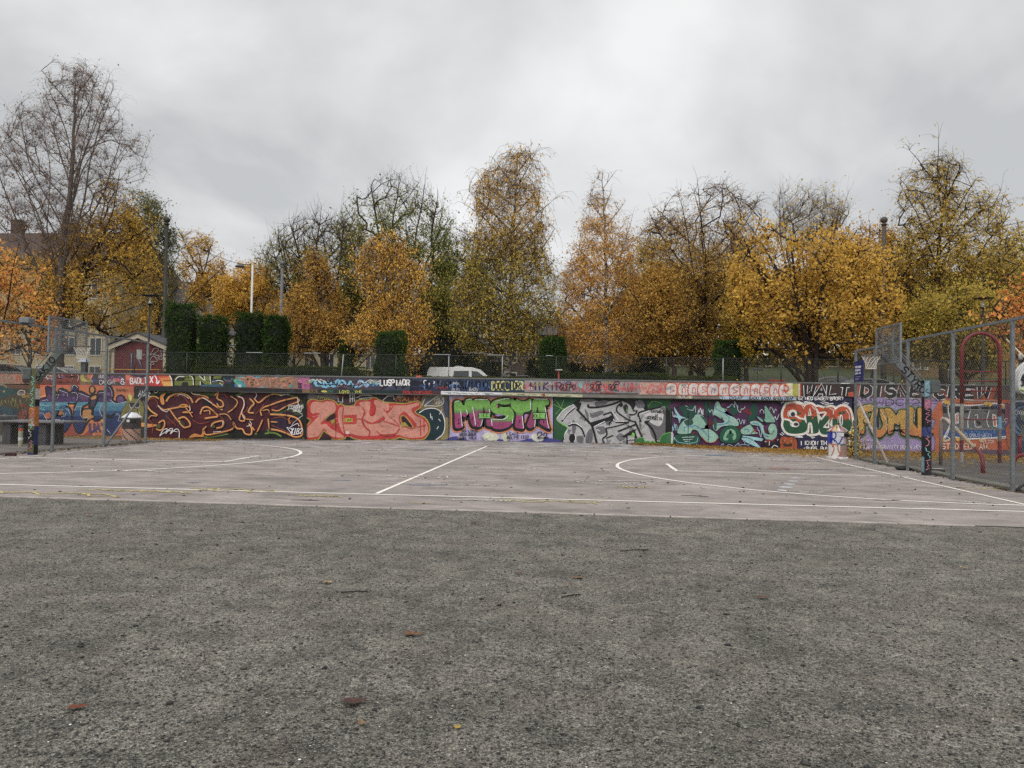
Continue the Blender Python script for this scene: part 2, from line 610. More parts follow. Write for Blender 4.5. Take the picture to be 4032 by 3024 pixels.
strip([(-14.95, 14.35)] + arc, 0.10, WHT)
o = MARK.build('court_markings', attrmat('marking_paint', 0.7, 0.10, 2.0, 40.0, 0.2, grime=0.12))
tag(o, 'white painted court lines with arcs and lanes', kind='structure')

# sprayed scribbles and splashes rubbed into the court
SPL = MB()
def gpx(s): return [G(*p) for p in s]
def blotch(px, py, rx, ry, col, n=16, lift=0.009):
    c = G(px, py)
    a0 = random.random() * 6
    vs = []
    for k in range(n):
        a = 2 * math.pi * k / n
        r = 0.6 + 0.4 * random.random()
        x, y = c[0] + rx * r * math.cos(a), c[1] + ry * r * math.sin(a)
        vs.append((x, y, hgt(x, y) + lift))
    SPL.add(vs, [tuple(range(n))], col)
def scribble(px, py, wx, wy, col, wd=0.05, n=14, lift=0.0135):
    c = G(px, py)
    P = [c + np.array([wx * (i / (n - 1) - .5) + random.uniform(-.1, .1) * wx, wy * random.uniform(-.5, .5), 0]) for i in range(n)]
    for a, b in zip(P[:-1], P[1:]):
        d = (b - a)[:2]; L = np.linalg.norm(d) + 1e-6
        nn = np.array([-d[1], d[0]]) / L * wd / 2
        vs = [(p[0], p[1], hgt(p[0], p[1]) + lift) for p in (a[:2] - nn, b[:2] - nn, b[:2] + nn, a[:2] + nn)]
        SPL.add(vs, [(0, 1, 2, 3)], col)
YEL, WH2, BLU, RED_ = lin((186, 172, 118)), lin((188, 182, 176)), lin((120, 128, 146)), lin((160, 118, 112))
_h = 0
def lf():
    global _h
    _h += 1
    return 0.0085 + 0.00004 * _h
for a in ((210, 1945, 2.6, .5, YEL), (520, 1938, 1.6, .2, YEL), (930, 1932, 1.5, .35, YEL), (680, 1938, .8, .2, YEL), (1250, 1953, .8, .15, YEL), (2180, 1976, 1.6, .25, YEL), (3930, 1925, 1.5, .5, YEL), (2500, 1920, .6, .2, YEL)):
    for _ in range(2): scribble(a[0] + random.uniform(-20, 20), a[1] + random.uniform(-4, 4), a[2], a[3], a[4], 0.045, 12, lf() + .005)
for a in ((1070, 1803, 1.3, .6, WH2), (1700, 1802, .8, .3, WH2), (1800, 1912, 1.4, .15, WH2), (1900, 1975, 1.2, .2, WH2), (2400, 1900, 1.6, .6, WH2), (3560, 1880, 1.2, .4, WH2), (1640, 1880, 1.5, .6, PK), (560, 1855, 2.5, .5, PK), (3850, 1978, .7, .15, WH2), (3150, 1935, .8, .2, WH2), (1950, 1846, 1.2, .4, WH2), (2050, 1790, 1.6, .6, WH2), (2250, 1780, 1.6, .5, WH2), (1450, 1775, 1.8, .4, WH2), (2900, 1812, 1.6, .4, WH2), (3120, 1818, 1.8, .4, WH2)):
    for _ in range(2): scribble(a[0] + random.uniform(-15, 15), a[1] + random.uniform(-4, 4), a[2], a[3], a[4], 0.035, 14, lf() + .005)
for k in range(5):
    blotch(3080 + 14 * k, 1932 - 12 * k, .16, .10, lin((205, 210, 216)), 10, lf())
for a in ((1640, 1913, .75, .22, BLU), (1350, 1892, .35, .1, BLU), (3080, 1846, .6, .28, RED_), (3260, 1852, .9, .25, lin((128, 128, 132))), (1660, 1772, .7, .28, lin((118, 124, 142))), (2460, 1794, .32, .22, lin((196, 178, 160))), (2820, 1792, 1.0, .3, lin((120, 136, 152))), (2920, 1782, .7, .25, lin((170, 128, 128))), (1640, 1982, .45, .07, YEL), (760, 1902, .35, .08, BLU)):
    for _ in range(5):
        blotch(a[0] + random.uniform(-1, 1) * a[2] * 60, a[1] + random.uniform(-1, 1) * a[3] * 14, a[2] * random.uniform(.25, .6), a[3] * random.uniform(.15, .4), a[4], 14, lf())
o = SPL.build('court_paint', attrmat('rubbed_spray_paint', 0.75, 0.3, 5.0, 30.0, 0.2, grime=0.5))
tag(o, 'rubbed spray paint splashes on the court asphalt', kind='structure')

# path and lawn details on the bank
pb = MB()
for i in range(30):
    x0, x1 = -2 + i * 3.0, 1 + i * 3.0
    f = lambda x: 86 + 0.03 * x
    pb.add([(x0, f(x0) - 1.6, ter(x0, f(x0) - 1.6) + .03), (x1, f(x1) - 1.6, ter(x1, f(x1) - 1.6) + .03), (x1, f(x1) + 1.2, ter(x1, f(x1) + 1.2) + .03), (x0, f(x0) + 1.2, ter(x0, f(x0) + 1.2) + .03)], [(0, 1, 2, 3)])
o = pb.build('park_path', PATHM)
tag(o, 'pale path crossing the grass bank', kind='structure')


# loose stones in the grit (near the camera), as one mass
def stones(name, n, sizes, yr, cols, label, power=1.6, flat=0.45):
    yy = yr[0] + (yr[1] - yr[0]) * rng.random(n) ** power
    xx = (rng.random(n) - .5) * 2 * (yy * 0.74 + 0.6) - yy * 0.095
    s = sizes[0] * (sizes[1] / sizes[0]) ** (rng.random(n) ** 2.2)
    base = np.array([(1, 0, 0), (0, 1, 0), (-1, 0, 0), (0, -1, 0), (0, 0, 1), (0, 0, -1)], float)
    P = base[None] * (0.7 + 0.6 * rng.random((n, 6, 1))) + rng.normal(0, .18, (n, 6, 3))
    P[:, :, 2] *= flat
    an = rng.random(n) * 6.28
    ca, sa = np.cos(an)[:, None], np.sin(an)[:, None]
    X = (P[:, :, 0] * ca - P[:, :, 1] * sa) * s[:, None] * 1.3 + xx[:, None]
    Y = (P[:, :, 0] * sa + P[:, :, 1] * ca) * s[:, None] + yy[:, None]
    Z = P[:, :, 2] * s[:, None] + s[:, None] * flat * .35
    V = np.stack([X, Y, Z], -1).reshape(-1, 3)
    T = np.array([(0, 1, 4), (1, 2, 4), (2, 3, 4), (3, 0, 4), (1, 0, 5), (2, 1, 5), (3, 2, 5), (0, 3, 5)])
    Q = (np.arange(n)[:, None, None] * 6 + T[None]).reshape(-1, 3)
    ci = rng.integers(0, len(cols), n)
    C = np.array(cols)[ci] * (0.7 + .6 * rng.random((n, 1)))
    o = np_mesh(name, V, Q, attrmat(name + '_stone', 0.85, 0.2, 30.0, 90.0, 0.0), cols=np.repeat(C, 8, 0), k=3)
    tag(o, label, kind='stuff')


stones('gravel_stones', 80000, (0.003, 0.0095), (2.8, 11.5), [(.035, .034, .031), (.06, .058, .052), (.11, .106, .093), (.15, .145, .126), (.08, .077, .068), (.22, .21, .185), (.03, .03, .03)], 'loose dark and grey grit stones on the yard')
stones('pebbles', 420, (0.008, 0.022), (2.9, 12.5), [(.02, .02, .022), (.03, .03, .03), (.028, .026, .024), (.05, .047, .043)], 'scattered larger dark pebbles on the grit', 1.2)
stones('pale_chips', 600, (0.003, 0.008), (2.9, 12.0), [(.55, .53, .5), (.45, .43, .38), (.6, .6, .58)], 'scattered pale stone chips on the grit', 1.3)
# ------------------------------------------------------------------ graffiti wall
WALL = empty('graffiti_wall', (-3.0, WALLY, 0), 'long concrete retaining wall covered in graffiti murals', 'wall')
WX, WZ = -3.0, 0.0
PIECE = attrmat('wall_concrete', 0.8, 0.2, 1.2, 20.0, 0.6, grime=0.5)
mb = MB()
mb.box((0, 0.2, 1.10), (90, 0.4, 3.2), lin((96, 92, 88)))
mb.build('wall_body', PIECE, WALL)
mb = MB()
for i in range(30):
    mb.box((-45 + 1.5 + 3 * i, 0.19, 2.735), (2.985, 0.46, 0.07), lin((104, 104, 104)), bev=0.012)
mb.build('coping', PIECE, WALL)
mb = MB()
LX0, LX1 = W(560, 1530, 33.05)[0] + 3, W(3135, 1570, 33.05)[0] + 3
mb.box(((LX0 + LX1) / 2, -0.125, 2.045), (LX1 - LX0, 0.246, 0.17), lin((92, 90, 86)), bev=0.01)
mb.build('ledge', PIECE, WALL)

# hand lettering: strokes on a 6 x 8 grid
GL = {'A': "00 38 60|13 53", 'B': "00 08 48 57 55 44 04|44 63 61 50 00", 'C': "67 48 28 06 02 20 40 61", 'D': "00 08 38 66 62 30 00", 'E': "60 00 08 68|04 44",
      'F': "00 08 68|04 44", 'G': "67 48 28 06 02 20 40 62 64 34", 'H': "00 08|60 68|04 64", 'I': "30 38", 'J': "68 62 40 20 02", 'K': "00 08|68 04 60", 'L': "08 00 60",
      'M': "00 08 33 68 60", 'N': "00 08 60 68", 'O': "20 02 06 28 48 66 62 40 20", 'P': "00 08 48 67 65 44 04", 'Q': "20 02 06 28 48 66 62 40 20|42 60", 'R': "00 08 48 67 65 44 04|34 60",
      'S': "67 48 28 07 05 24 44 63 61 40 20 01", 'T': "30 38|08 68", 'U': "08 02 20 40 62 68", 'V': "08 30 68", 'W': "08 10 35 50 68", 'X': "00 68|08 60", 'Y': "08 34 68|34 30", 'Z': "08 68 00 60",
      '0': "20 02 06 28 48 66 62 40 20", '1': "06 28 20", '2': "06 28 48 66 64 00 60", '3': "07 28 48 66 44 62 40 20 01", '4': "48 03 63|50 55", '5': "68 08 04 44 62 40 00", '6': "58 14 02 20 40 62 44 13", '7': "08 68 20", '8': "34 06 28 48 66 34 02 20 40 62 34", '9': "64 33 06 28 48 66 62 30",
      '.': "20 21", '-': "14 44", ':': "21 22|25 26", '?': "06 28 48 66 43 42|30 31", '&': "60 17 28 47 02 20 40 63", '!': "38 33|30 31", '/': "00 68", ' ': ""}


def catmull(P, closed, n=6):
    P = np.array(P, float)
    N = len(P)
    o = []
    for i in range(N if closed else N - 1):
        g = (lambda k: P[k % N]) if closed else (lambda k: P[min(max(k, 0), N - 1)])
        p0, p1, p2, p3 = g(i - 1), g(i), g(i + 1), g(i + 2)
        for k in range(n):
            t = k / n
            o.append(0.5 * (2 * p1 + (p2 - p0) * t + (2 * p0 - 5 * p1 + 4 * p2 - p3) * t * t + (3 * p1 - p0 - 3 * p2 + p3) * t ** 3))
    if not closed: o.append(P[-1])
    return np.array(o)


def pts(s):
    return [tuple(float(k) for k in p.split(',')) for p in s.split()] if isinstance(s, str) else list(s)


def dsat(col, g, a=0.14):
    c = lin(col, g); l = .3 * c[0] + .6 * c[1] + .1 * c[2]
    return tuple(v + (l - v) * a for v in c)


TAGS = ['ASK', 'KRIM', 'LOYD', 'RUS', 'NOK', 'BADU', 'OLC', 'YME', 'DGAF']


class Paint:
    """one mural: coats of paint laid over each other, each a fraction of a millimetre proud of the last"""
    step = 0.00035
    def __init__(s, org, k, Y=WALLY, ox=WX, gain=0.80):
        s.o, s.k, s.Y, s.ox, s.g = org, k, Y, ox, gain
        s.mb = MB(); s.h = 0.003
    def map(s, P):
        o = []
        for x, y in P:
            p = W(s.o[0] + x / s.k, s.o[1] + y / s.k, s.Y)
            o.append((p[0] - s.ox, s.Y - WALLY - s.h, p[2]))
        return o
    def raw(s, P, col):
        s.h += s.step
        s.mb.add(s.map(P), [tuple(range(len(P) - 1, -1, -1))], dsat(col, s.g))
    def R(s, col, x0, y0, x1, y1):
        s.raw([(x0, y0), (x1, y0), (x1, y1), (x0, y1)], col)
    def quad(s, col, q): s.raw(pts(q), col)
    def F(s, col, p, sm=1):
        P = pts(p)
        s.raw([tuple(q) for q in catmull(P, True, 5)] if sm else P, col)
    def B(s, p, bands, sm=1):
        """fill cut into horizontal colour bands [(y_limit, colour) ...]"""
        P = [tuple(q) for q in catmull(pts(p), True, 5)] if sm else pts(p)
        lo = -1e9
        for yl, col in bands:
            Q = clip(clip(P, lo, 1), yl, -1)
            if len(Q) > 2: s.raw(Q, col)
            lo = yl
    def L(s, col, w, p, closed=0, sm=1):
        P = np.array(catmull(pts(p), closed, 5) if sm else pts(p), float)
        N = len(P)
        if N < 2: return
        s.h += s.step
        a = np.roll(P, -1, 0) - P
        if closed:
            t = np.roll(P, -1, 0) - np.roll(P, 1, 0)
        else:
            t = np.empty_like(P); t[1:-1] = P[2:] - P[:-2]; t[0] = P[1] - P[0]; t[-1] = P[-1] - P[-2]
        t /= np.linalg.norm(t, axis=1)[:, None] + 1e-9
        n = np.stack([-t[:, 1], t[:, 0]], 1) * w / 2
        A, Bq = s.map(P + n), s.map(P - n)
        M = N if closed else N - 1
        s.mb.add(A + Bq, [(i, (i + 1) % N, N + (i + 1) % N, N + i) for i in range(M)], dsat(col, s.g))
    def E(s, col, x, y, rx, ry, n=18):
        s.raw([(x + rx * math.cos(2 * math.pi * i / n), y + ry * math.sin(2 * math.pi * i / n)) for i in range(n)], col)
    def T(s, col, w, txt, x, y, h, wd=0.62, slant=0.0, rise=0.0, jit=0.06, gap=0.32):
        """hand lettering, (x, y) = lower left of the first letter"""
        cw = h * wd
        for i, ch in enumerate(txt):
            j = random.uniform(-jit, jit) * h
            for st in GL.get(ch, "").split('|'):
                q = st.split()
                if len(q) < 2: continue
                P = []
                for a in q:
                    u, v = int(a[0]) / 6.0, int(a[1]) / 8.0
                    P.append((x + u * cw + v * slant * h, y - v * h + j + (x - x) * rise))
                s.L(col, w, P, 0, 0)
            x += cw * (1 + gap) if ch != ' ' else cw * 0.75
            y += rise * cw
    def scr(s, col, w, x0, y0, x1, y1, n):
        P = [(x0 + (x1 - x0) * i / (n - 1) + random.uniform(-1, 1) * (x1 - x0) / n, random.uniform(y0, y1)) for i in range(n)]
        s.L(col, w, P)
    def tags(s, n, x0, x1, y0, y1, hh):
        for i in range(n):
            h = hh * random.uniform(.7, 1.3)
            s.T(random.choice([(210, 208, 206), (24, 22, 26), (176, 60, 60), (70, 110, 170), (190, 180, 80)]), h * .12, random.choice(TAGS), random.uniform(x0, x1), random.uniform(y0, y1), h, random.uniform(.45, .8), random.uniform(-.1, .3), random.uniform(-.2, .2), .12)
    def done(s, label, parent=WALL, name='mural'):
        o = s.mb.build(name, PAINT, parent)
        if label: o['label'] = label
        return o


def clip(P, y, sgn):
    o = []
    for i in range(len(P)):
        a, b = P[i], P[(i + 1) % len(P)]
        ia, ib = (a[1] - y) * sgn >= 0, (b[1] - y) * sgn >= 0
        if ia: o.append(a)
        if ia != ib:
            t = (y - a[1]) / (b[1] - a[1])
            o.append((a[0] + (b[0] - a[0]) * t, y))
    return o


BLK, WTE, OFFW = (20, 19, 24), (226, 224, 224), (205, 200, 196)

# --- green abstract piece and blue letters on orange (left, behind the fence)
p = Paint((0, 1400), 3.687)
p.R((70, 62, 46), -120, 410, 520, 1180)
p.F((104, 66, 45), "-120,415 130,420 420,430 500,470 420,480 200,470 -120,450")
p.F((36, 70, 68), "-120,430 0,440 130,470 260,520 180,570 40,610 -120,640")
p.L((150, 158, 140), 10, "0,420 60,430 100,470"); p.E((170, 140, 50), 60, 520, 16, 16); p.E((46, 90, 120), 18, 500, 12, 12)
for i in range(26):
    x = random.uniform(-80, 400); y = random.uniform(600, 720)
    p.L(random.choice([(120, 112, 50), (96, 104, 44), (140, 120, 60), (60, 58, 40)]), 14, [(x, y), (x + random.uniform(-8, 8), y + random.uniform(30, 80))])
p.F((40, 66, 76), "-120,740 100,750 260,790 250,860 80,880 -120,860"); p.F((70, 60, 70), "-120,840 60,850 200,900 -120,950")
p.F((120, 60, 48), "250,850 320,790 390,800 400,880 340,930 260,900")
p.L((190, 180, 168), 12, "262,545 290,510 350,510 365,550 330,570 280,570", 1); p.L((190, 180, 168), 8, "275,545 350,545")
p.F((132, 92, 60), "140,1100 400,1090 520,1180 100,1190")
p.tags(6, -60, 420, 560, 1000, 60)
p.done('dark green and olive abstract mural at the far left')

p = Paint((0, 1400), 3.687)
p.R((196, 110, 62), 505, 418, 1965, 1185)
p.R((206, 96, 64), 505, 418, 1960, 462)
for i in range(40): p.E(random.choice([(214, 134, 74), (186, 92, 62), (222, 146, 84), (168, 80, 58)]), random.uniform(540, 1930), random.uniform(480, 1140), random.uniform(20, 60), random.uniform(14, 40), 10)
p.F((150, 62, 48), "860,1170 960,1060 1040,1000 1050,880 1080,1040 1150,1140 1220,1150 1300,1080 1320,1170")
p.F((160, 66, 52), "505,1050 640,1060 700,1170 505,1180"); p.F((206, 150, 78), "1460,900 1560,880 1640,880 1560,990 1500,990")
BN = lambda a, b: [(a - 60, (58, 34, 74)), (a, (74, 46, 96)), (a + 60, (72, 136, 154)), (b - 30, (60, 118, 144)), (b + 50, (40, 78, 122)), (2000, (28, 44, 92))]
PS = ["530,740 600,640 690,600 680,460 790,510 850,610 875,490 990,535 1005,650 940,750 860,730 770,770 745,860 640,830 520,820",
      "510,820 640,835 655,920 720,930 770,760 860,740 820,880 900,880 960,760 1020,790 1032,960 940,1100 830,1130 770,1000 640,965 510,965",
      "1000,580 1040,535 1110,530 1142,590 1130,660 1060,690 1000,670",
      "1150,525 1285,585 1312,600 1280,690 1200,740 1170,860 1210,920 1285,900 1240,1000 1180,1110 1120,1090 1080,960 1095,760 1150,640",
      "1440,530 1525,525 1550,450 1600,450 1640,530 1635,640 1700,700 1780,680 1850,665 1750,850 1760,950 1640,1150 1545,1140 1555,990 1500,900 1385,940 1370,800 1400,700 1435,640"]
for q in PS: p.L(BLK, 44, q, 1)
p.E(BLK, 1090, 478, 60, 58); p.E(BLK, 1755, 640, 74, 76)
for q in PS: p.B(q, BN(675, 830))
p.E((26, 32, 84), 1090, 480, 42, 42); p.E((98, 60, 112), 1755, 640, 52, 52); p.L(OFFW, 7, "1048,490 1060,445 1100,430 1130,470")
p.F((92, 54, 98), "1160,570 1260,600 1300,610 1260,650 1180,650"); p.F((92, 50, 96), "720,560 760,600 720,640 690,610")
for a in ((560, 640, 26), (1075, 620, 22), (930, 570, 24), (1580, 560, 30), (1760, 615, 24)): p.E((116, 74, 128), a[0], a[1], a[2], a[2] * .8)
p.E(BLK, 1345, 500, 50, 66); p.E((190, 130, 60), 1345, 495, 30, 44)
p.F(BLK, "1310,580 1420,560 1430,660 1340,800 1290,800"); p.F((196, 134, 62), "1330,610 1400,580 1395,630 1335,640"); p.F((66, 50, 88), "1340,650 1395,640 1370,730 1330,730")
p.F(BLK, "1200,780 1345,770 1350,850 1390,890 1300,950 1250,1010 1225,930"); p.F((176, 122, 64), "1220,795 1330,790 1330,850 1368,890 1290,935 1255,985 1280,910 1215,900")
p.F((176, 96, 58), "650,860 730,820 740,900 690,910"); p.F((150, 120, 80), "890,830 930,820 940,870")
p.F(BLK, "1480,830 1620,860 1700,800 1640,900 1560,900")
for q in ("560,830 640,840 660,890 690,935", "770,935 850,930 920,945 935,930", "860,500 985,545 990,590", "1050,540 1110,535 1140,590 1120,650", "1150,545 1270,590 1310,600", "950,760 1000,790 1030,860", "1090,800 1120,740 1200,745", "1180,760 1175,860 1210,910 1280,900",
          "1440,545 1520,535 1530,560", "1590,450 1630,520 1635,600", "1600,640 1680,700 1770,690 1850,665", "1480,700 1450,800 1490,890", "1690,840 1750,870 1720,950 1760,950", "900,880 950,880 970,830", "620,660 690,640 710,660", "790,570 870,570 840,620", "1560,1070 1620,1140"):
    p.L((200, 200, 206), 6, q, 0, 0)
for i in range(18): p.L(random.choice([(120, 176, 186), (90, 158, 172), (60, 110, 150)]), 12, [(random.uniform(560, 1000), random.uniform(690, 800)) for _ in range(3)])
p.T((52, 60, 120), 24, "UAY", 1310, 1110, 130, .5)
p.T((60, 30, 40), 6, "TEAM OSLO", 1690, 515, 30, .5)
# fruit figure with sunglasses
p.R((26, 27, 28), 1955, 440, 2125, 640)
p.F((120, 112, 50), "1760,900 1790,790 1850,690 1870,560 1925,620 2040,640 2095,740 2090,900 2060,950 1960,940 1800,930"); p.F((196, 182, 84), "1875,560 1930,590 1910,660 1880,620")
for i in range(14):
    x, y = random.uniform(1830, 2070), random.uniform(660, 900)
    p.L(random.choice([(150, 124, 62), (96, 88, 40), (70, 60, 36)]), 9, [(x, y), (x + 12, y + 50)])
p.F((40, 34, 34), "1880,690 2040,695 2020,760 1960,770 1900,750"); p.L(OFFW, 7, "1885,700 1905,750 1955,760 1970,720 1985,760 2030,745 2045,700")
p.L(OFFW, 9, "1960,850 1990,830 2030,870 2035,820"); p.F((224, 226, 230), "1850,900 1890,840 1980,900")
p.R((226, 154, 62), 1985, 975, 2125, 1145); p.R((40, 36, 26), 2035, 1030, 2125, 1190)
p.T(WTE, 9, "ASKE", 2020, 590, 90, .42, .15)
p.R((96, 84, 74), 505, 1160, 2000, 1240)
p.done('mural of blue and purple letters on orange, behind the left fence')

# --- maroon piece
p = Paint((500, 1400), 2.765)
p.R((26, 30, 22), 205, 380, 1945, 960)
for q in ("225,450 300,410 420,400 560,395 700,400 860,420 960,430", "1560,640 1660,625 1760,640 1840,690 1900,760", "1180,440 1320,395 1480,400 1640,410 1800,440 1900,500"): p.L((84, 98, 44), 20, q)
for q in ("1400,860 1440,780 1490,750 1530,800 1560,850", "800,880 900,885 1100,850", "1500,850 1600,840 1680,880"): p.L((110, 136, 44), 18, q)
p.F((60, 70, 34), "1760,520 1920,520 1900,640 1800,640 1680,620"); p.F((70, 84, 36), "690,390 760,385 950,400 940,440 860,430 720,410")
M1 = (70, 17, 30)
p.F(M1, "215,890 220,700 260,640 330,650 290,580 240,540 228,480 290,450 350,480 420,560 440,480 520,430 620,430 700,480 720,410 860,440 900,470 950,450 985,405 1060,395 1115,420 1130,500 1180,440 1250,440 1330,410 1500,415 1700,440 1870,500 1650,600 1580,635 1750,660 1870,720 1905,860 1830,880 1740,845 1560,800 1350,850 1180,780 1150,815 870,850 700,890")
for i in range(26): p.E(random.choice([(58, 14, 34), (84, 22, 34), (50, 16, 40), (92, 26, 34)]), random.uniform(260, 1800), random.uniform(480, 820), random.uniform(30, 90), random.uniform(14, 40), 12)
p.F((44, 22, 48), "1540,700 1720,670 1830,720 1850,800 1700,830 1580,780"); p.F((30, 16, 22), "840,470 900,490 930,560 880,580 820,520"); p.F((28, 14, 22), "1560,440 1680,440 1620,480 1560,490")
OR, ORL = (206, 128, 52), (232, 168, 88)
for w_, q in ((24, "335,650 250,590 222,520 245,462 300,445 350,470"), (26, "430,500 470,445 560,415 640,425 695,465 718,515"), (20, "700,395 730,420 860,445 890,470"), (22, "340,545 400,590 470,580 600,558 690,560"), (20, "470,590 540,690 600,760"),
              (24, "560,690 625,670 680,720 688,765 630,782 590,750 575,710"), (20, "345,735 400,705 412,760 370,812 322,800"), (24, "800,640 825,575 880,560 950,610 990,660 930,672 850,685"), (18, "838,605 900,600 905,640"), (22, "750,512 790,470 850,465 920,515 990,565 1045,592"),
              (22, "960,435 1000,400 985,465 1040,500 1050,548 1005,560 985,520"), (16, "1100,620 1170,570 1205,500 1130,440"), (20, "1215,450 1268,470 1278,540 1240,640 1228,700 1275,712 1285,670 1250,630"), (24, "1340,470 1385,520 1352,560 1325,615 1385,625"),
              (20, "1390,470 1440,512 1520,450 1600,420 1700,435"), (20, "1470,655 1458,600 1500,560 1560,540 1700,490 1860,455"), (14, "1480,600 1540,590 1560,640"), (16, "1580,590 1650,600 1740,550 1870,500 1872,470"),
              (24, "1560,640 1750,652 1870,695 1910,800 1905,868 1830,885 1740,845 1650,815 1560,800"), (22, "1160,720 1200,790 1260,800 1290,848 1350,858 1362,800 1330,740 1392,812"), (18, "1480,700 1445,780 1420,830"), (22, "1540,690 1555,800"), (16, "1570,720 1640,725"),
              (20, "840,790 862,858 960,850 1150,800 1160,740"), (22, "920,775 950,732 1050,712 1042,770 980,792"), (16, "870,770 830,810"), (14, "690,560 690,600 610,620 720,620"), (14, "640,560 700,640 720,670"), (14, "1010,640 1090,640 1140,700"), (14, "1300,690 1380,700"), (14, "240,690 270,655 330,660")):
    p.L((36, 10, 16), w_ * 1.25, [(a + 4, b + 7) for a, b in pts(q)])
    p.L(OR, w_ * .72, q)
    p.L(ORL, w_ * .26, [(a - w_ * .14, b - w_ * .16) for a, b in pts(q)])
p.F(OR, "365,470 378,428 432,412 405,450 415,522 385,532"); p.F(OR, "215,738 378,756 215,790", 0); p.F(OR, "100,735 215,735 215,780 148,782 145,856 98,856", 0)
p.F(OR, "565,560 600,530 655,530 672,556 620,566"); p.F((74, 80, 34), "590,552 610,540 640,545 620,556"); p.F((50, 62, 30), "585,710 630,730 640,765 600,752"); p.F((70, 84, 36), "330,760 370,745 370,785 335,795"); p.F((62, 74, 34), "925,770 960,752 965,785 935,790")
p.F(OR, "682,892 742,848 812,862 832,805 842,880 760,885"); p.F(OR, "1790,660 1770,700 1790,740 1770,742 1755,690", 0)
for q in ("260,480 300,470 340,510 330,570", "520,450 600,440 650,480 690,540", "740,440 850,470 930,500", "1010,430 1060,420 1100,460", "1250,640 1300,600 1320,560", "1400,640 1440,600 1500,530", "1600,680 1700,670 1820,730", "1580,760 1680,800 1780,840", "250,700 290,760 280,840", "430,650 500,720 540,760", "720,700 800,740 900,720", "940,600 1000,640 1060,700"):
    p.L((150, 70, 40), 7, q)
for q in ("565,440 568,422 625,432 680,470", "345,540 385,590 440,612 465,580", "690,545 692,600", "1205,440 1262,462 1282,540 1255,620 1285,690", "1670,435 1770,420", "1860,455 1872,545", "1745,780 1800,800", "705,395 730,420 800,425", "230,590 225,630", "1050,715 1050,755", "1340,710 1362,750 1310,770", "1400,400 1420,430 1395,470", "820,460 850,468 930,520", "945,832 1030,825"):
    p.L(WTE, 6, q)
p.L(WTE, 9, "365,875 400,812 445,798 430,850 470,800 505,800 480,852 540,800 575,822 575,900"); p.L(WTE, 7, "365,875 450,820 560,830")
p.T(OFFW, 7, "PISUGOHSC", 1765, 575, 36, .42, .15); p.T(OFFW, 7, "MRAU", 1815, 612, 34, .5, .2); p.L(OFFW, 6, "1750,590 1800,580 1920,640")
p.T(WTE, 10, "XIB2", 1785, 852, 60, .40, .25); p.L(WTE, 7, "1780,780 1860,740 1880,770"); p.L(WTE, 6, "1745,780 1800,850"); p.L(OFFW, 5, "1920,650 1830,720 1800,760"); p.L(WTE, 7, "1810,840 1800,862 1880,845")
p.T(WTE, 8, "E J", 225, 405, 55, .7, .3)
for x in (1165, 1560, 1740, 1930): p.L((16, 12, 14), 5, [(x, 400), (x, 905)], 0, 0)
p.R((22, 24, 20), 1930, 400, 1962, 910)
p.R((100, 92, 86), 205, 905, 1945, 960)
p.done('dark maroon lettering mural with orange outlines')

# --- red and salmon piece
p = Paint((1100, 1400), 2.765)
p.R((42, 38, 42), 290, 400, 1842, 935)
p.F((104, 98, 100), "305,418 420,425 560,415 640,440 600,480 430,470 310,475"); p.F((70, 26, 32), "310,500 420,470 560,470 640,500 640,560 320,560"); p.F((74, 28, 36), "300,620 360,640 345,700 300,760")
p.F((66, 40, 42), "700,480 830,470 820,540 720,540"); p.R((92, 26, 26), 1258, 438, 1545, 505); p.F((110, 100, 68), "1560,440 1842,440 1842,930 1700,930 1560,930"); p.F((58, 64, 84), "1780,500 1842,480 1842,700 1800,640"); p.F((140, 124, 76), "1800,700 1842,700 1842,930 1760,930"); p.F((84, 84, 82), "1580,470 1680,450 1660,540 1580,540")
for q in ("640,440 640,500 690,510 690,440", "770,430 770,510", "800,425 795,505", "770,470 810,468", "840,460 900,430 1000,435 1020,455 870,470", "1125,490 1180,440 1245,440 1250,480", "760,430 820,425 820,500"): p.L(OFFW, 8, q, 0, 0)
p.L(OFFW, 6, "1540,570 1585,470"); p.L(OFFW, 7, "1582,546 1680,470 1745,440 1788,470 1780,525 1720,550 1630,545", 1); p.T(OFFW, 5, "NALK", 1690, 490, 40, .5, .2); p.T(OFFW, 5, "ASH", 1700, 530, 34, .5, .2)
p.T((166, 116, 40), 12, "NALK", 1272, 497, 48, 1.05)
p.F((14, 44, 52), "1520,620 1600,580 1700,582 1770,640 1800,740 1780,850 1700,915 1560,915 1480,780"); p.L(WTE, 8, "1520,625 1600,580 1700,578 1772,630 1803,740 1782,850 1705,915"); p.L(WTE, 7, "1645,630 1650,680"); p.L(WTE, 7, "1735,690 1755,715"); p.L(WTE, 7, "1715,800 1735,770"); p.L(WTE, 6, "1745,640 1770,590"); p.L(WTE, 6, "1660,660 1665,700")
RD, SAL, YG = (184, 42, 38), (204, 132, 112), (158, 148, 40)
OUT = "275,905 275,805 345,715 335,690 295,660 302,560 320,500 365,480 420,492 470,495 520,480 600,500 640,545 670,530 720,555 815,548 840,505 880,485 960,487 1035,462 1090,488 1150,512 1260,522 1380,527 1470,505 1530,515 1535,560 1475,605 1500,640 1580,680 1622,740 1632,805 1605,870 1550,910 1380,905 1310,885 1250,905 1000,915 850,908 760,875 720,882 700,902 580,905 492,815 440,880 410,908"
p.L(YG, 24, OUT, 1); p.F(RD, OUT)
p.F((60, 22, 30), "440,905 492,830 590,905", 0)
def salm(q):
    p.F(SAL, q)
    P = pts(q); x0, x1 = min(a for a, b in P), max(a for a, b in P); y0, y1 = min(b for a, b in P), max(b for a, b in P)
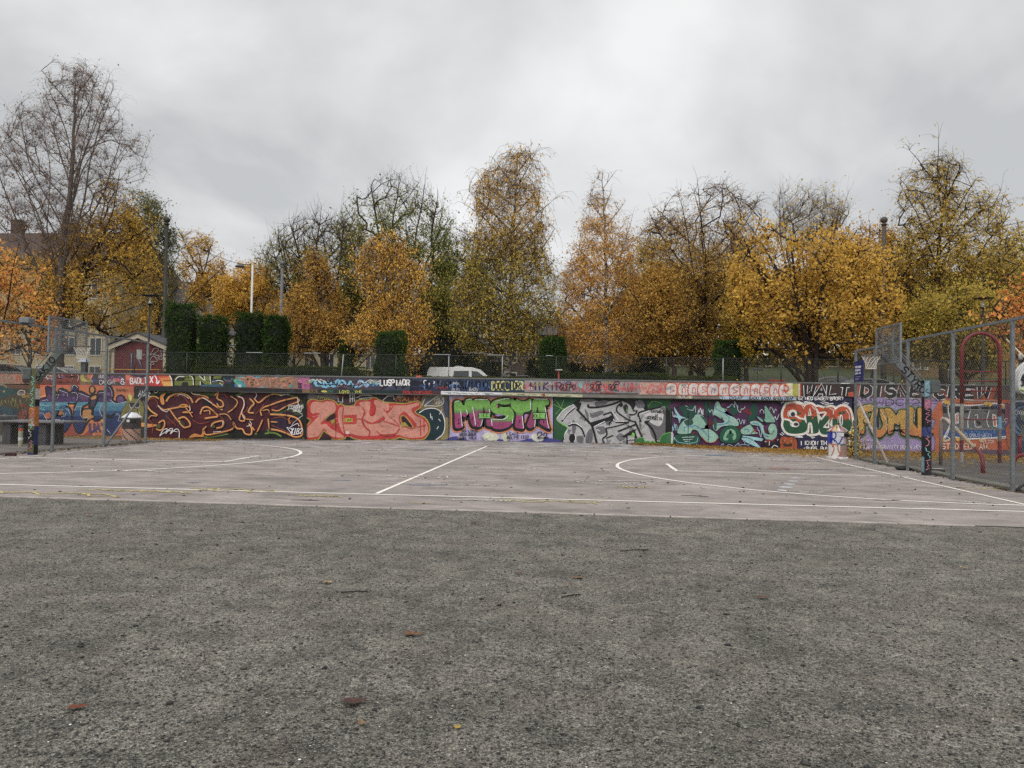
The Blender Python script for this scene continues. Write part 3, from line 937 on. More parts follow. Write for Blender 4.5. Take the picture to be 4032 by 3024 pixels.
salm("350,525 400,500 470,510 530,495 600,515 612,600 545,645 460,725 462,752 505,742 570,800 690,865 690,895 560,875 490,795 440,860 400,885 290,885 292,800 360,730 440,640 400,622 362,632 340,600")
salm("650,580 700,558 880,550 920,600 902,700 922,765 980,825 970,872 860,872 780,850 700,845 655,760 640,660")
salm("870,515 980,500 992,545 980,620 1000,662 1045,640 1052,560 1030,505 1060,482 1110,502 1190,522 1192,600 1165,632 1280,742 1308,785 1270,842 1110,862 985,872 990,822 930,752 912,680 930,600")
salm("1225,545 1380,542 1500,515 1520,540 1440,582 1480,652 1560,692 1608,752 1618,820 1570,880 1480,895 1370,890 1315,865 1262,862 1300,820 1308,760 1232,682 1182,642 1212,582")
for i in range(60):
    x, y = random.uniform(320, 1580), random.uniform(540, 870)
    p.L(random.choice([(214, 146, 124), (192, 118, 100)]), 7, [(x, y), (x + 20, y + random.uniform(-3, 3)), (x + 36, y + 1)])
p.F(RD, "705,650 840,645 842,740 705,742", 0); p.R((178, 172, 40), 714, 682, 800, 722); p.T((24, 22, 18), 6, "LOVE", 722, 714, 24, .6)
p.F(RD, "930,705 1000,732 1080,700 1142,660 1138,702 1060,735 970,738"); p.L(RD, 9, "840,690 900,690 1000,735"); p.F(RD, "985,600 1030,545 1050,552 1035,610 1010,650 985,640"); p.L(RD, 10, "1240,545 1200,600 1150,600 1140,580"); p.L(RD, 9, "1140,712 1310,768")
p.F(RD, "1310,655 1360,610 1420,660 1490,740 1482,782 1430,795 1340,762 1310,722"); p.L(YG, 10, "1325,665 1372,662 1450,760 1445,785 1340,735", 1); p.F((48, 22, 34), "1332,672 1370,668 1446,768 1428,780 1350,732"); p.F(YG, "1325,735 1370,725 1405,765 1340,770 1336,800", 0)
p.F((52, 22, 34), "500,690 560,640 602,620 604,690 545,712"); p.F(YG, "545,715 605,690 604,770 595,720 575,760 570,718", 0); p.L(YG, 8, "500,700 555,645 602,620")
p.L(RD, 9, "1535,690 1540,870"); p.L(RD, 9, "1575,690 1577,830"); p.L(RD, 9, "1500,778 1600,752"); p.L(RD, 8, "700,560 690,700 715,860"); p.L(RD, 9, "905,560 935,620 902,690 925,765 985,825 975,880"); p.L(RD, 9, "1060,820 1120,860 1250,862 1310,790")
p.L((90, 50, 44), 4, "617,600 617,900", 0, 0)
p.R((232, 190, 180), 726, 822, 768, 852); p.R((186, 60, 58), 728, 852, 766, 886)
p.R((20, 20, 22), 1840, 410, 1845, 935)
p.R((104, 96, 90), 290, 922, 1842, 960)
p.tags(5, 320, 1780, 440, 480, 26)
p.done('salmon pink lettering mural with red shading')

# --- green and pink lettering on lavender
p = Paint((1700, 1400), 2.765)
p.quad((176, 164, 204), "176,440 1325,455 1325,950 176,940")
for i in range(40): p.E(random.choice([(184, 172, 212), (168, 156, 198), (190, 176, 206)]), random.uniform(220, 1280), random.uniform(480, 880), random.uniform(20, 80), random.uniform(10, 30), 10)
p.F((64, 64, 134), "176,905 260,880 420,925 600,930 700,905 900,935 1100,900 1325,905 1325,955 176,945"); p.F((204, 202, 178), "550,880 600,840 690,845 735,890 690,930 590,930"); p.F((200, 198, 176), "755,870 800,840 850,870 840,920 790,930"); p.F((206, 202, 190), "1080,870 1140,850 1220,880 1200,930 1120,930")
LT = ["248,505 305,492 352,545 372,482 435,470 455,540 470,650 482,765 435,748 405,630 392,645 355,672 332,650 318,640 335,740 342,772 290,792 255,772 250,640",
      "462,480 612,480 640,560 642,680 662,762 640,772 600,757 592,692 545,692 540,760 510,777 488,765 470,640 440,600",
      "850,465 855,520 790,535 765,525 770,560 850,562 893,620 890,700 850,768 760,800 680,792 645,750 660,692 720,702 790,682 797,652 720,640 660,612 640,560 655,512 700,480 770,465",
      "865,560 868,472 910,492 930,470 960,490 1020,495 1080,470 1086,540 1070,600 1000,625 995,700 1003,792 950,792 908,770 920,640 900,600",
      "1108,480 1262,480 1272,532 1235,545 1250,620 1270,740 1286,802 1225,772 1180,742 1175,692 1130,692 1125,750 1080,792 1038,762 1060,690 1092,600"]
OL = (204, 124, 72)
for q in LT: p.L(OL, 76, [(a - 6, b + 10) for a, b in pts(q)], 1)
for q in LT: p.F(BLK, [(a - 14, b + 26) for a, b in pts(q)]); p.L(BLK, 44, [(a - 6, b + 10) for a, b in pts(q)], 1)
for q, yl in zip(LT, (622, 596, 712, 645, 618)):
    p.B(q, [(yl - 24, (108, 166, 62)), (yl, (96, 142, 66)), (yl + 14, (124, 92, 84)), (2000, (150, 56, 104))])
for i in range(20): p.L(random.choice([(128, 44, 92), (164, 70, 116)]), 8, [(a + random.uniform(-6, 6), 690 + random.uniform(-30, 60)) for a in [random.choice([290, 440, 510, 620, 740, 960, 1220])] * 3])
p.F(BLK, "555,620 568,555 582,620", 0); p.F(BLK, "1135,620 1152,555 1165,620", 0); p.F(BLK, "700,545 730,520 760,540 740,560 720,570"); p.E((190, 130, 120), 712, 550, 8, 16); p.F((150, 120, 176), "690,645 750,640 780,650 720,660"); p.F((150, 120, 176), "1010,650 1040,640 1020,700"); p.E(BLK, 758, 548, 10, 10)
for q in ("318,600 325,700 335,770", "380,590 390,640", "445,560 470,690 478,760", "560,640 545,740 530,770", "625,580 650,700 660,765", "470,480 612,478", "690,500 800,470 850,468", "660,690 720,695 795,690 835,650", "880,690 880,740", "985,660 1000,790", "1075,490 1080,590", "1110,470 1262,475", "1235,560 1260,720 1275,790", "1130,690 1120,780", "250,508 300,492", "375,485 432,472"):
    p.L((240, 238, 240), 6, q)
for a in ((512, 625, 640, 685, "NLC", 540), (1105, 622, 1240, 690, "OLC", 1118)):
    p.R(BLK, a[0] - 6, a[1] - 6, a[2] + 6, a[3] + 6); p.F((122, 184, 84), [(a[0], a[1]), ((a[0] + a[2]) / 2, a[1] + 6), (a[2], a[1]), (a[2] - 8, (a[1] + a[3]) / 2), (a[2], a[3]), ((a[0] + a[2]) / 2, a[3] - 6), (a[0], a[3]), (a[0] + 8, (a[1] + a[3]) / 2)], 0)
    p.T(BLK, 6, a[4], a[5], a[3] - 16, 34, .62)
INK = (30, 26, 48)
p.T(INK, 7, "YO:LOYD.", 322, 835, 26, .75); p.T(INK, 7, "KRIM JUSER.", 308, 872, 28, .5); p.T(INK, 7, "ASH. NALK.", 308, 910, 30, .55)
p.T(INK, 7, "I CANT", 808, 862, 26, .75); p.T(INK, 7, "BELIVE IT22", 822, 905, 34, .50); p.L(INK, 11, "1150,870 1160,835 1195,835 1195,865 1150,895 1205,895"); p.L(INK, 11, "1215,870 1228,845 1255,850 1240,885 1210,898 1272,890")
p.tags(2, 200, 1250, 900, 925, 16)
p.done('lime green and magenta bubble lettering mural on lavender')

# --- silver piece
p = Paint((2100, 1400), 2.765)
p.quad((28, 80, 46), "212,455 1505,470 1505,985 212,950")
for i in range(16): p.E(random.choice([(34, 90, 52), (24, 70, 42)]), random.uniform(220, 1480), random.uniform(480, 900), random.uniform(30, 70), random.uniform(20, 50), 10)
for q in ("215,530 300,570 400,600", "240,480 300,570 350,640", "330,480 300,570 240,640", "700,480 760,560", "1250,560 1300,500 1400,520"): p.L((118, 170, 70), 5, q)
p.L((112, 196, 66), 13, "252,695 305,740 372,785 345,850 330,930 342,955"); p.L((112, 196, 66), 8, "250,690 330,590 440,528")
p.F(BLK, "440,515 530,470 680,470 1000,480 1060,500 1130,480 1220,500 1260,590 1390,560 1470,590 1492,700 1490,860 1340,960 640,970 330,960 330,890 370,780 300,715 280,690 340,600")
p.F((172, 170, 170), "252,690 330,595 440,535 505,510 530,490 660,492 790,500 930,490 1000,510 1050,540 1085,590 1128,500 1195,500 1212,590 1385,562 1440,580 1440,850 1380,925 1330,940 1230,945 1130,900 1110,960 1020,962 760,962 690,958 560,958 340,948 338,900 372,785 300,730")
GY = (104, 102, 107)
for q in ("520,475 665,475 660,500 590,505 520,498", "670,510 790,488 800,520 700,560", "1385,575 1440,590 1438,850 1380,915 1300,900 1260,790 1240,740 1300,700", "620,640 740,600 760,630 650,680", "680,790 760,770 800,830 720,860", "590,830 640,800 640,940 570,950", "430,700 470,760 440,860 420,800", "900,880 960,850 1000,900 940,930", "560,580 600,640 600,720 570,640", "1100,500 1195,500 1210,560 1140,570", "1150,720 1180,760 1160,800", "790,720 830,700 850,740 800,760", "480,880 540,880 540,940 480,940", "980,700 1060,690 1040,730", "1320,800 1380,800 1350,840"): p.F(GY, q)
for i in range(26):
    x, y = random.uniform(380, 1280), random.uniform(620, 930)
    p.L(random.choice([(132, 130, 134), (120, 118, 122), (190, 188, 188)]), random.uniform(8, 16), [(x, y), (x + random.uniform(-40, 40), y + random.uniform(-40, 40)), (x + random.uniform(-60, 60), y + random.uniform(-50, 50))])
p.F((196, 194, 194), "1225,640 1400,590 1410,700 1370,770 1290,740 1240,690")
for w_, q in ((17, "310,718 365,640 455,565"), (22, "470,580 600,720 642,775 692,960"), (17, "380,765 450,748 520,790 560,885"), (20, "600,530 602,560 700,562 850,532 990,480"), (15, "965,510 912,560 920,620 1040,700 1115,722"), (15, "850,620 880,690 912,725 1040,722"), (15, "760,645 850,615"), (13, "1040,728 930,762 790,792"), (16, "788,790 800,860 755,910 780,962"), (13, "790,900 870,868"),
              (18, "920,826 1110,752"), (20, "1105,715 1185,890"), (16, "1142,665 1150,622 1250,590 1390,558"), (15, "1140,640 1172,722"), (20, "1210,722 1280,780 1325,870 1336,942"), (13, "1082,562 1092,600 1130,602 1100,640 1042,642"), (13, "640,775 760,720 870,690"), (12, "830,760 830,730 870,705 905,730"), (12, "1060,490 1090,590")): p.L(BLK, w_, q)
p.F(BLK, "436,520 525,512 500,600", 0); p.F(BLK, "612,732 872,652 882,684 640,778", 0); p.E(BLK, 424, 900, 34, 48); p.F(BLK, "978,555 1010,530 1030,560 1022,622 990,600"); p.E(BLK, 955, 538, 20, 20); p.F(BLK, "960,884 1060,820 1100,798 1132,900 1020,888", 0); p.F(BLK, "1012,862 1112,862 1112,968 1012,968", 0); p.F((170, 168, 168), "1026,872 1100,872 1100,905 1026,905", 0); p.F((170, 168, 168), "1030,925 1100,925 1098,962 1030,962", 0); p.F(BLK, "1210,712 1272,702 1240,742", 0); p.F(BLK, "1440,585 1485,600 1488,850 1440,850", 0); p.F((112, 196, 66), "1062,880 1080,835 1104,850 1102,880", 0); p.F(BLK, "1050,485 1100,560 1110,520 1090,480"); p.F((112, 196, 66), "1012,610 1018,560 1026,610", 0)
for q in ("256,686 335,590 440,532", "318,700 372,625 455,555", "385,752 455,735 530,780", "340,905 345,860 375,800", "455,860 460,905 445,940", "660,775 780,715", "1155,640 1260,600", "860,612 925,700", "870,690 900,715 1030,712", "1025,910 1098,908"): p.L((236, 236, 236), 7, q)
p.F((44, 112, 56), "1130,905 1160,892 1195,898 1215,935 1245,930 1275,938 1300,930 1330,948 1370,930 1385,880 1440,845 1500,838 1505,985 1130,985")
for q in ("1130,905 1165,892 1200,900 1215,940", "1215,940 1245,928 1270,945", "1270,945 1300,928 1330,950", "1370,940 1390,880 1440,848 1500,838"): p.L((112, 190, 76), 6, q)
p.T(BLK, 7, "CANNABIS", 1282, 618, 30, .45, .1, .12); p.T(BLK, 7, "IN", 1322, 662, 26, .5); p.T(BLK, 7, "AKERSELVA", 1232, 690, 34, .42, .1, .12)
p.R((104, 98, 92), 212, 965, 1505, 990)
p.done('silver and black lettering mural on dark green')

# --- teal wildstyle
p = Paint((2400, 1560), 2.949)
p.quad((74, 34, 76), "715,30 1972,45 1972,640 715,600")
for i in range(46): p.E(random.choice([(56, 26, 62), (92, 40, 84), (110, 34, 48), (40, 28, 58), (98, 30, 40)]), random.uniform(730, 1950), random.uniform(60, 560), random.uniform(20, 70), random.uniform(10, 36), 10)
p.quad((30, 20, 32), "715,30 1972,45 1972,85 715,70")
DG, TL, CYN, NV = (20, 74, 60), (142, 186, 166), (150, 200, 204), (24, 22, 50)
for q in ("815,115 1000,110 1012,200 965,255 870,252 840,180", "1400,120 1480,90 1502,160 1450,222 1410,190", "1640,110 1700,88 1722,180 1682,272 1600,282 1630,190", "1100,80 1180,70 1190,200 1130,230"): p.F(DG, q)
for i in range(12): p.F((136, 38, 40), [(a + random.uniform(-26, 26), b + random.uniform(-20, 20)) for a, b in [(random.choice([1000, 1150, 1260, 1640, 1760, 1350, 900]), random.choice([90, 200, 140, 330]))] * 4])
def LTR(col, q):
    p.L(NV, 16, q, 1); p.F(col, q)
LTR(TL, "795,432 805,360 850,292 900,260 962,262 1000,215 1060,215 1112,262 1132,330 1112,380 1072,372 1160,382 1232,432 1262,482 1212,532 1130,532 1062,470 1022,402 962,390 930,432")
LTR(TL, "1215,135 1230,80 1262,60 1300,130 1362,155 1332,192 1290,180 1400,222 1482,282 1492,342 1380,342 1300,352 1242,402 1210,382 1200,332 1242,312 1312,312 1332,290 1280,252 1210,205")
LTR(TL, "1520,392 1612,332 1642,342 1692,410 1722,432 1552,442")
LTR(TL, "1630,300 1700,286 1772,330 1802,422 1852,442 1842,372 1872,322 1922,332 1944,402 1932,472 1882,512 1820,502 1772,432 1742,352 1652,330")
LTR((120, 172, 150), "1710,230 1800,270 1800,110 1862,182 1922,292 1850,302 1762,292")
LTR(CYN, "750,125 792,190 832,232 892,256 832,262 812,312 790,252 738,242 780,222 758,180")
LTR(CYN, "1545,458 1772,490 1772,522 1602,492"); LTR(CYN, "1535,482 1642,502 1742,582 1720,594 1562,522")
LTR((22, 84, 64), "752,470 800,448 1000,450 1042,480 1040,540 900,558 780,552"); LTR((22, 88, 62), "1275,470 1310,390 1400,345 1490,380 1522,450 1480,530 1380,545 1300,525")
p.F((120, 172, 140), "1320,480 1350,410 1400,380 1450,400 1470,470 1440,510 1420,470 1390,470 1370,510 1330,510"); p.F((30, 96, 70), "1350,480 1390,420 1440,440 1420,480"); p.E(BLK, 1402, 420, 17, 24); p.L(NV, 5, "1370,350 1402,410")
p.F((38, 80, 66), "865,290 950,262 968,320 900,340"); p.F((44, 92, 76), "1050,225 1120,262 1130,330 1080,260"); p.F((40, 84, 70), "1205,270 1240,262 1240,380 1215,380")
for i in range(5): p.L((120, 190, 200), 8, [(770, 505), (790, 530), (880, 545), (1000, 535), (1025, 480)])
for q in ("870,412 868,362 920,342 962,352 1002,342 1090,402 1130,452", "1230,92 1242,150 1342,202 1390,262 1362,312 1250,332", "1560,380 1620,392 1600,420", "1660,310 1730,330 1780,440 1850,470"): p.L((88, 136, 196), 9, q)
for q in ("840,478 985,472", "850,505 960,500", "870,525 930,522"): p.L((200, 220, 216), 7, q)
p.L(BLK, 6, "1060,370 1100,380 1110,330"); p.L(BLK, 6, "1840,420 1880,440 1910,390"); p.F(BLK, "1290,230 1320,270 1300,270", 0); p.F(NV, "1770,260 1840,320 1800,330", 0)
for i, (x0, y0, x1, y1, n) in enumerate(((722, 180, 760, 240, 6), (722, 280, 790, 420, 9), (725, 430, 765, 560, 8), (880, 110, 1010, 190, 8), (1020, 110, 1090, 230, 8), (1360, 60, 1500, 140, 8), (1480, 90, 1570, 200, 8), (1480, 260, 1580, 340, 7), (1740, 140, 1800, 210, 6), (1850, 110, 1940, 200, 8), (1720, 330, 1790, 470, 8), (780, 545, 1010, 590, 10), (1270, 540, 1560, 600, 12), (1540, 500, 1680, 580, 9), (1780, 480, 1960, 560, 9), (1130, 440, 1190, 520, 7), (1150, 120, 1220, 220, 7), (1890, 200, 1960, 280, 6), (1380, 240, 1480, 310, 7))):
    p.scr(random.choice([(214, 214, 224), (190, 206, 220), (150, 196, 210)]), 6, x0, y0, x1, y1, n)
for q in ("1062,470 1130,535 1212,535 1262,485", "1830,500 1890,512 1940,470", "960,440 990,420", "1640,430 1700,380 1690,420"): p.L((150, 44, 40), 10, q)
p.F((30, 18, 34), "1780,500 1850,510 1960,520 1965,600 1780,590"); p.L(WTE, 8, "1800,530 1850,520 1850,570"); p.L((170, 50, 46), 10, "1800,520 1900,515"); p.L(WTE, 9, "1880,600 1910,570 1955,590"); p.F((196, 190, 196), "715,420 740,440 730,540 715,560")
for x in (912, 1145, 1968): p.L((24, 14, 26), 5, [(x, 60), (x, 560)], 0, 0)
p.R((100, 90, 78), 715, 600, 1972, 640)
p.done('teal and purple wildstyle lettering mural')

# --- orange and green bubble letters on navy
p = Paint((2600, 1400), 2.765)
p.quad((44, 42, 74), "1290,440 2108,440 2108,1080 1290,1050")
for i in range(14): p.E(random.choice([(50, 48, 82), (38, 36, 66)]), random.uniform(1320, 2080), random.uniform(520, 1000), random.uniform(30, 80), random.uniform(20, 40), 10)
p.L((30, 28, 52), 5, "1728,480 1728,1030", 0, 0); p.L((26, 24, 46), 6, "1290,492 2108,500", 0, 0)
WB = (222, 216, 204)
SZ = ["1345,590 1385,532 1480,518 1558,545 1578,620 1565,690 1598,760 1578,830 1480,852 1385,838 1338,770 1345,700 1335,650",
      "1572,560 1640,530 1690,580 1712,690 1722,830 1640,850 1600,832 1590,700", "1702,562 1780,572 1870,562 1898,600 1870,680 1845,750 1880,830 1830,858 1752,850 1722,760 1740,650",
      "1920,580 1980,552 2050,582 2082,680 2076,790 2020,858 1930,858 1882,800 1872,700 1892,620"]
for q in SZ: p.L(WB, 48, q, 1)
OG, GN = (184, 74, 38), (34, 82, 56)
for q, yl in zip(SZ, (690, 660, 660, 690)): p.B(q, [(yl, OG), (2000, GN)])
for i in range(46):
    x, y = random.uniform(1370, 2060), random.uniform(570, 800)
    if min(abs(x - b) for b in (1585, 1715, 1890)) < 34: continue
    d = random.uniform(8, 17); up_ = y < 675
    if abs(y - 675) < 90: p.R(GN if up_ else OG, x - d, y - d, x + d, y + d)
p.E(WB, 1440, 628, 46, 40); p.E((44, 40, 72), 1442, 640, 24, 26); p.E(WB, 1468, 748, 44, 32); p.E((44, 40, 72), 1476, 748, 26, 18); p.L(WB, 20, "1468,652 1520,682 1575,692"); p.L(WB, 20, "1345,692 1400,702 1440,735"); p.L(WB, 8, "1395,600 1385,640 1400,670"); p.L(WB, 7, "1412,715 1420,760 1445,775")
p.F(WB, "1605,655 1625,565 1645,655", 0); p.L((44, 40, 72), 7, "1625,600 1625,640"); p.L(WB, 22, "1608,840 1616,750 1630,738 1642,760 1650,845"); p.L((44, 40, 72), 10, "1628,760 1628,845")
p.L(WB, 18, "1715,628 1800,622 1740,700 1745,640"); p.F((44, 40, 72), "1732,640 1770,635 1745,670", 0); p.F(WB, "1765,785 1840,690 1838,790", 0); p.F((44, 40, 72), "1795,770 1822,730 1822,772", 0)
p.E(WB, 1966, 705, 20, 66); p.E((44, 40, 72), 1968, 705, 7, 46); p.L(WB, 6, "1935,660 1930,730")
for q in ("1470,525 1530,535 1562,580", "1840,575 1880,595 1880,640", "2020,590 2052,640 2056,700", "1650,550 1680,590"): p.L((228, 222, 214), 7, q)
for q in ("1310,520 1345,500", "1350,525 1375,505", "1555,520 1630,505", "1560,505 1600,498", "1735,508 1800,530 1880,520", "1760,500 1830,518", "1980,515 2040,540", "2000,505 2050,525", "1300,850 1330,870", "1320,835 1345,860", "1460,885 1550,890", "1490,880 1545,882", "1625,880 1680,890", "1640,895 1665,900", "1800,880 1860,890", "2010,920 2065,885", "2020,940 2070,920"): p.L(WTE, 8, q)
p.F((44, 24, 22), "1290,930 1310,885 1350,872 1390,885 1440,880 1490,920 1495,980 1470,1045 1310,1045 1290,1000"); p.F((168, 78, 36), "1298,930 1315,893 1350,880 1390,893 1438,888 1480,925 1486,980 1464,1040 1312,1040 1298,1000")
for q in ("1345,890 1330,960 1350,1030", "1440,895 1455,960 1440,1030"): p.L((130, 54, 28), 6, q)
p.F((40, 24, 18), "1320,905 1365,945 1330,935", 0); p.F((40, 24, 18), "1460,905 1400,945 1440,935", 0); p.F((222, 176, 84), "1338,915 1360,938 1342,932", 0); p.F((222, 176, 84), "1445,915 1408,938 1430,932", 0); p.F((46, 48, 30), "1335,960 1360,955 1385,970 1410,955 1435,962 1425,985 1385,990 1350,988"); p.F((30, 30, 22), "1378,885 1390,868 1396,885", 0)
p.T(WTE, 10, "I KNOW THIS DEFIES T", 1518, 975, 46, .60); p.T(WTE, 9, "-BUGS  BUNNY", 1555, 1025, 32, .72)
p.T(WTE, 8, "GZ MED DAGEN BROR?", 1498, 484, 34, .66)
p.quad((104, 92, 66), "1290,1035 2108,1045 2108,1085 1290,1060")
p.done('orange and green bubble lettering mural with a pumpkin on navy')

# --- gold letters on lavender, grey letters on orange (right, behind the fence)
p = Paint((3340, 1400), 2.962)
p.quad((158, 138, 186), "48,485 1085,500 1085,1180 48,1170")
for i in range(50): p.E(random.choice([(170, 150, 196), (146, 126, 174), (164, 150, 190), (150, 128, 164)]), random.uniform(80, 1000), random.uniform(560, 1060), random.uniform(20, 70), random.uniform(8, 30), 10)
p.F((140, 60, 96), "48,1110 400,1100 700,1120 1000,1100 1085,1110 1085,1180 48,1160"); p.F((96, 84, 52), "48,780 90,800 110,960 170,1060 150,1130 48,1130"); p.L((74, 60, 104), 5, "48,548 1085,556", 0, 0)
p.T((44, 36, 62), 6, "FUMLE", 80, 528, 36, .9); p.T((44, 36, 62), 7, "WDC 22", 320, 580, 74, 1.2); p.T((44, 36, 62), 6, "ASOM", 970, 534, 32, .7)
FU = ["112,612 270,572 276,642 172,662 190,722 232,722 242,780 190,802 180,902 132,892 112,752", "290,622 340,622 330,702 312,782 332,852 370,862 402,802 372,702 370,622 430,642 450,782 440,882 370,952 300,932 262,862 252,762",
      "430,622 490,622 560,702 590,642 668,642 688,762 700,902 660,932 612,902 602,782 572,802 532,792 520,882 480,912 460,882 460,742", "690,622 760,622 752,782 830,852 858,892 838,932 720,922 690,852", "800,622 892,622 892,682 850,702 880,762 880,852 962,852 990,892 880,942 822,942 790,802"]
for q in FU: p.L((96, 136, 60), 52, [(a, b + 8) for a, b in pts(q)], 1)
for q in FU: p.F(BLK, [(a + 4, b + 26) for a, b in pts(q)]); p.L(BLK, 32, [(a, b + 8) for a, b in pts(q)], 1)
for q in FU: p.B(q, [(800, (196, 150, 46)), (860, (200, 142, 44)), (2000, (204, 124, 44))])
for i in range(50):
    x, y = random.choice([150, 300, 420, 500, 640, 720, 850]) + random.uniform(-20, 20), random.uniform(650, 880)
    p.L(random.choice([(214, 172, 66), (176, 128, 34), (222, 184, 90)]), 8, [(x, y), (x + random.uniform(-14, 14), y + random.uniform(10, 40))])
p.E(BLK, 205, 765, 40, 40); p.E((206, 170, 56), 208, 758, 30, 30); p.F(BLK, "340,700 355,800 345,850 325,780"); p.F(BLK, "790,640 800,620 802,840 785,800")
for q in ("112,612 270,576 274,636", "330,640 300,760 330,850", "372,640 445,780 440,870", "560,700 590,650", "670,650 690,780 694,890", "770,640 760,770", "600,790 570,806"): p.L((236, 220, 200), 5, q)
p.F((190, 92, 42), "985,640 1085,560 1085,1180 1000,1180 1010,980 980,880 1010,760 960,720")
p.T((214, 204, 220), 9, "THE LAW OF GRAVITY BUT I NEVER", 70, 1088, 44, .53)
p.done('gold lettering mural on lavender behind the right fence')

p = Paint((3340, 1400), 2.962)
p.quad((190, 92, 42), "1085,500 1895,515 1895,1190 1085,1180")
for i in range(40): p.E(random.choice([(204, 108, 52), (176, 80, 40), (196, 110, 60)]), random.uniform(1090, 1880), random.uniform(530, 1090), random.uniform(20, 60), random.uniform(10, 30), 10)
p.L((80, 40, 30), 6, "1085,552 1895,560", 0, 0)
p.F(OFFW, "1085,560 1180,560 1420,575 1840,575 1875,940 1600,965 1400,975 1250,960 1085,985")
p.F((98, 96, 98), "1085,575 1190,580 1420,590 1825,590 1850,930 1600,955 1400,960 1250,950 1085,960")
p.B("1085,880 1840,865 1850,930 1600,955 1400,960 1250,950 1085,960", [(2000, (44, 78, 142))])
for i in range(30): p.E(random.choice([(86, 160, 176), (70, 140, 170)]), random.uniform(1090, 1820), random.uniform(820, 900), 9, 9, 8)
p.F((24, 22, 30), "1085,590 1140,600 1150,670 1085,670", 0); p.F((24, 22, 30), "1175,600 1240,582 1420,640 1400,664 1250,664 1165,660", 0); p.F((24, 22, 30), "1425,600 1500,585 1530,640 1440,640", 0); p.F((24, 22, 30), "1545,600 1640,600 1640,660 1560,640", 0); p.F((24, 22, 30), "1650,590 1825,590 1822,680 1720,640 1660,640", 0)
for w_, q in ((12, "1160,580 1165,660 1180,800 1110,960"), (11, "1420,640 1390,760 1395,840"), (11, "1640,640 1610,760 1640,840"), (12, "1180,840 1130,960 1110,930"), (10, "1470,700 1500,690 1500,740 1465,740"), (10, "1470,740 1480,830 1550,830"), (10, "1820,590 1850,760 1870,940")): p.L(OFFW, w_, q)
p.F(OFFW, "1240,680 1280,660 1285,790 1245,800", 0); p.F((190, 92, 42), "1252,695 1272,685 1272,770 1256,775", 0); p.F(OFFW, "1672,680 1720,690 1735,840 1685,830", 0); p.F((190, 92, 42), "1686,700 1708,705 1718,820 1695,815", 0); p.F(BLK, "1490,760 1540,780 1520,810")
p.L(WTE, 10, "1090,980 1140,930 1180,970 1250,950 1400,975 1600,965 1860,940", 0, 0)
p.T((190, 200, 216), 6, "22 OSLO UEZI", 1330, 945, 34, .7)
for a in ((1130, 540), (1160, 550), (1600, 560), (1650, 570), (1100, 985), (1270, 975), (1540, 985), (1750, 990), (1800, 600)): p.E((206, 164, 52), a[0], a[1], 24, 24, 9)
p.T((226, 206, 190), 11, "STUDIED LAW...", 1088, 1092, 62, .62)
p.F((90, 70, 84), "1085,1105 1400,1095 1895,1110 1895,1190 1085,1180")
p.quad((52, 66, 84), "1895,515 2150,515 2150,1190 1895,1190"); p.F((122, 58, 80), "1825,560 1900,600 1895,800 1830,860"); p.F((170, 84, 44), "1830,860 1900,800 1905,1040 1860,1060")
for r_ in (150, 110): p.L((92, 122, 158), 16, [(2050 + r_ * math.cos(a), 760 + r_ * 1.1 * math.sin(a)) for a in np.linspace(1.5, 4.9, 10)])
p.E((104, 108, 96), 2060, 690, 70, 80); p.E((98, 100, 90), 2050, 930, 60, 70); p.F((150, 150, 160), "1900,520 2150,520 2150,545 1900,545", 0)
p.tags(8, 1100, 2100, 560, 1080, 40)
p.done('grey block lettering mural on orange at the far right')

# --- parapet strip above the ledge, piece by piece
p = Paint((0, 1400), 3.687)
p.quad((148, 126, 108), "-120,240 420,246 420,428 -120,415"); p.quad((112, 52, 42), "420,246 780,250 780,425 420,425"); p.quad((118, 44, 34), "780,252 1160,256 1160,428 780,425"); p.quad((122, 98, 66), "1160,256 1330,260 1330,428 1160,428"); p.quad((78, 60, 70), "1330,260 1820,268 1820,440 1330,430")
for q in ("-60,270 0,275 -10,330 -60,380", "10,270 70,280 40,330 80,370 0,370", "110,330 130,270 190,260 235,310 210,380 150,395 115,350", "150,330 200,325", "172,290 175,360", "240,390 250,270 290,258 318,300 312,390 290,390 285,300 262,300 258,390"): p.L((176, 82, 48), 12, q)
p.F((58, 34, 34), "330,300 380,258 425,270 430,390 340,395"); p.F((152, 70, 52), "345,320 390,300 400,340 350,350"); p.T(OFFW, 8, "ROS", 620, 330, 48, .9); p.scr(OFFW, 7, 640, 300, 760, 370, 7)
for x in (850, 900, 1040, 1130): p.L(OFFW, 7, [(x, 275), (x + 14, 320), (x - 4, 370)])
for i in range(8): p.F(random.choice([(140, 54, 40), (90, 34, 30), (106, 40, 34)]), [(random.uniform(790, 1140), random.uniform(280, 400)) for _ in range(4)])
p.F((176, 162, 74), "1170,300 1210,270 1230,330 1290,380 1190,370"); p.F((188, 90, 60), "1270,265 1350,270 1320,340 1280,340"); p.L(OFFW, 6, "1350,275 1320,340 1350,390")
p.scr((130, 92, 140), 12, 1500, 280, 1780, 400, 10); p.F((190, 90, 96), "1640,340 1720,330 1760,370 1660,380")
p.T(OFFW, 8, "RUS", 1440, 330, 50, .45); p.T(OFFW, 9, "DUGR", 1450, 415, 60, .75); p.T(WTE, 13, "&", 1750, 415, 84, .9)
p.quad((176, 66, 60), "1820,268 2130,272 2130,445 1820,440"); p.F((214, 112, 74), "1830,290 1880,280 1900,340 1850,360"); p.F((60, 44, 66), "1900,270 2120,272 2100,320 1960,310"); p.T(WTE, 15, "BADLT", 1895, 410, 84, .46)
p.tags(8, 420, 1700, 320, 410, 36)
p.done('parapet graffiti strip of red and orange scrawls, leftmost', name='parapet_mural')

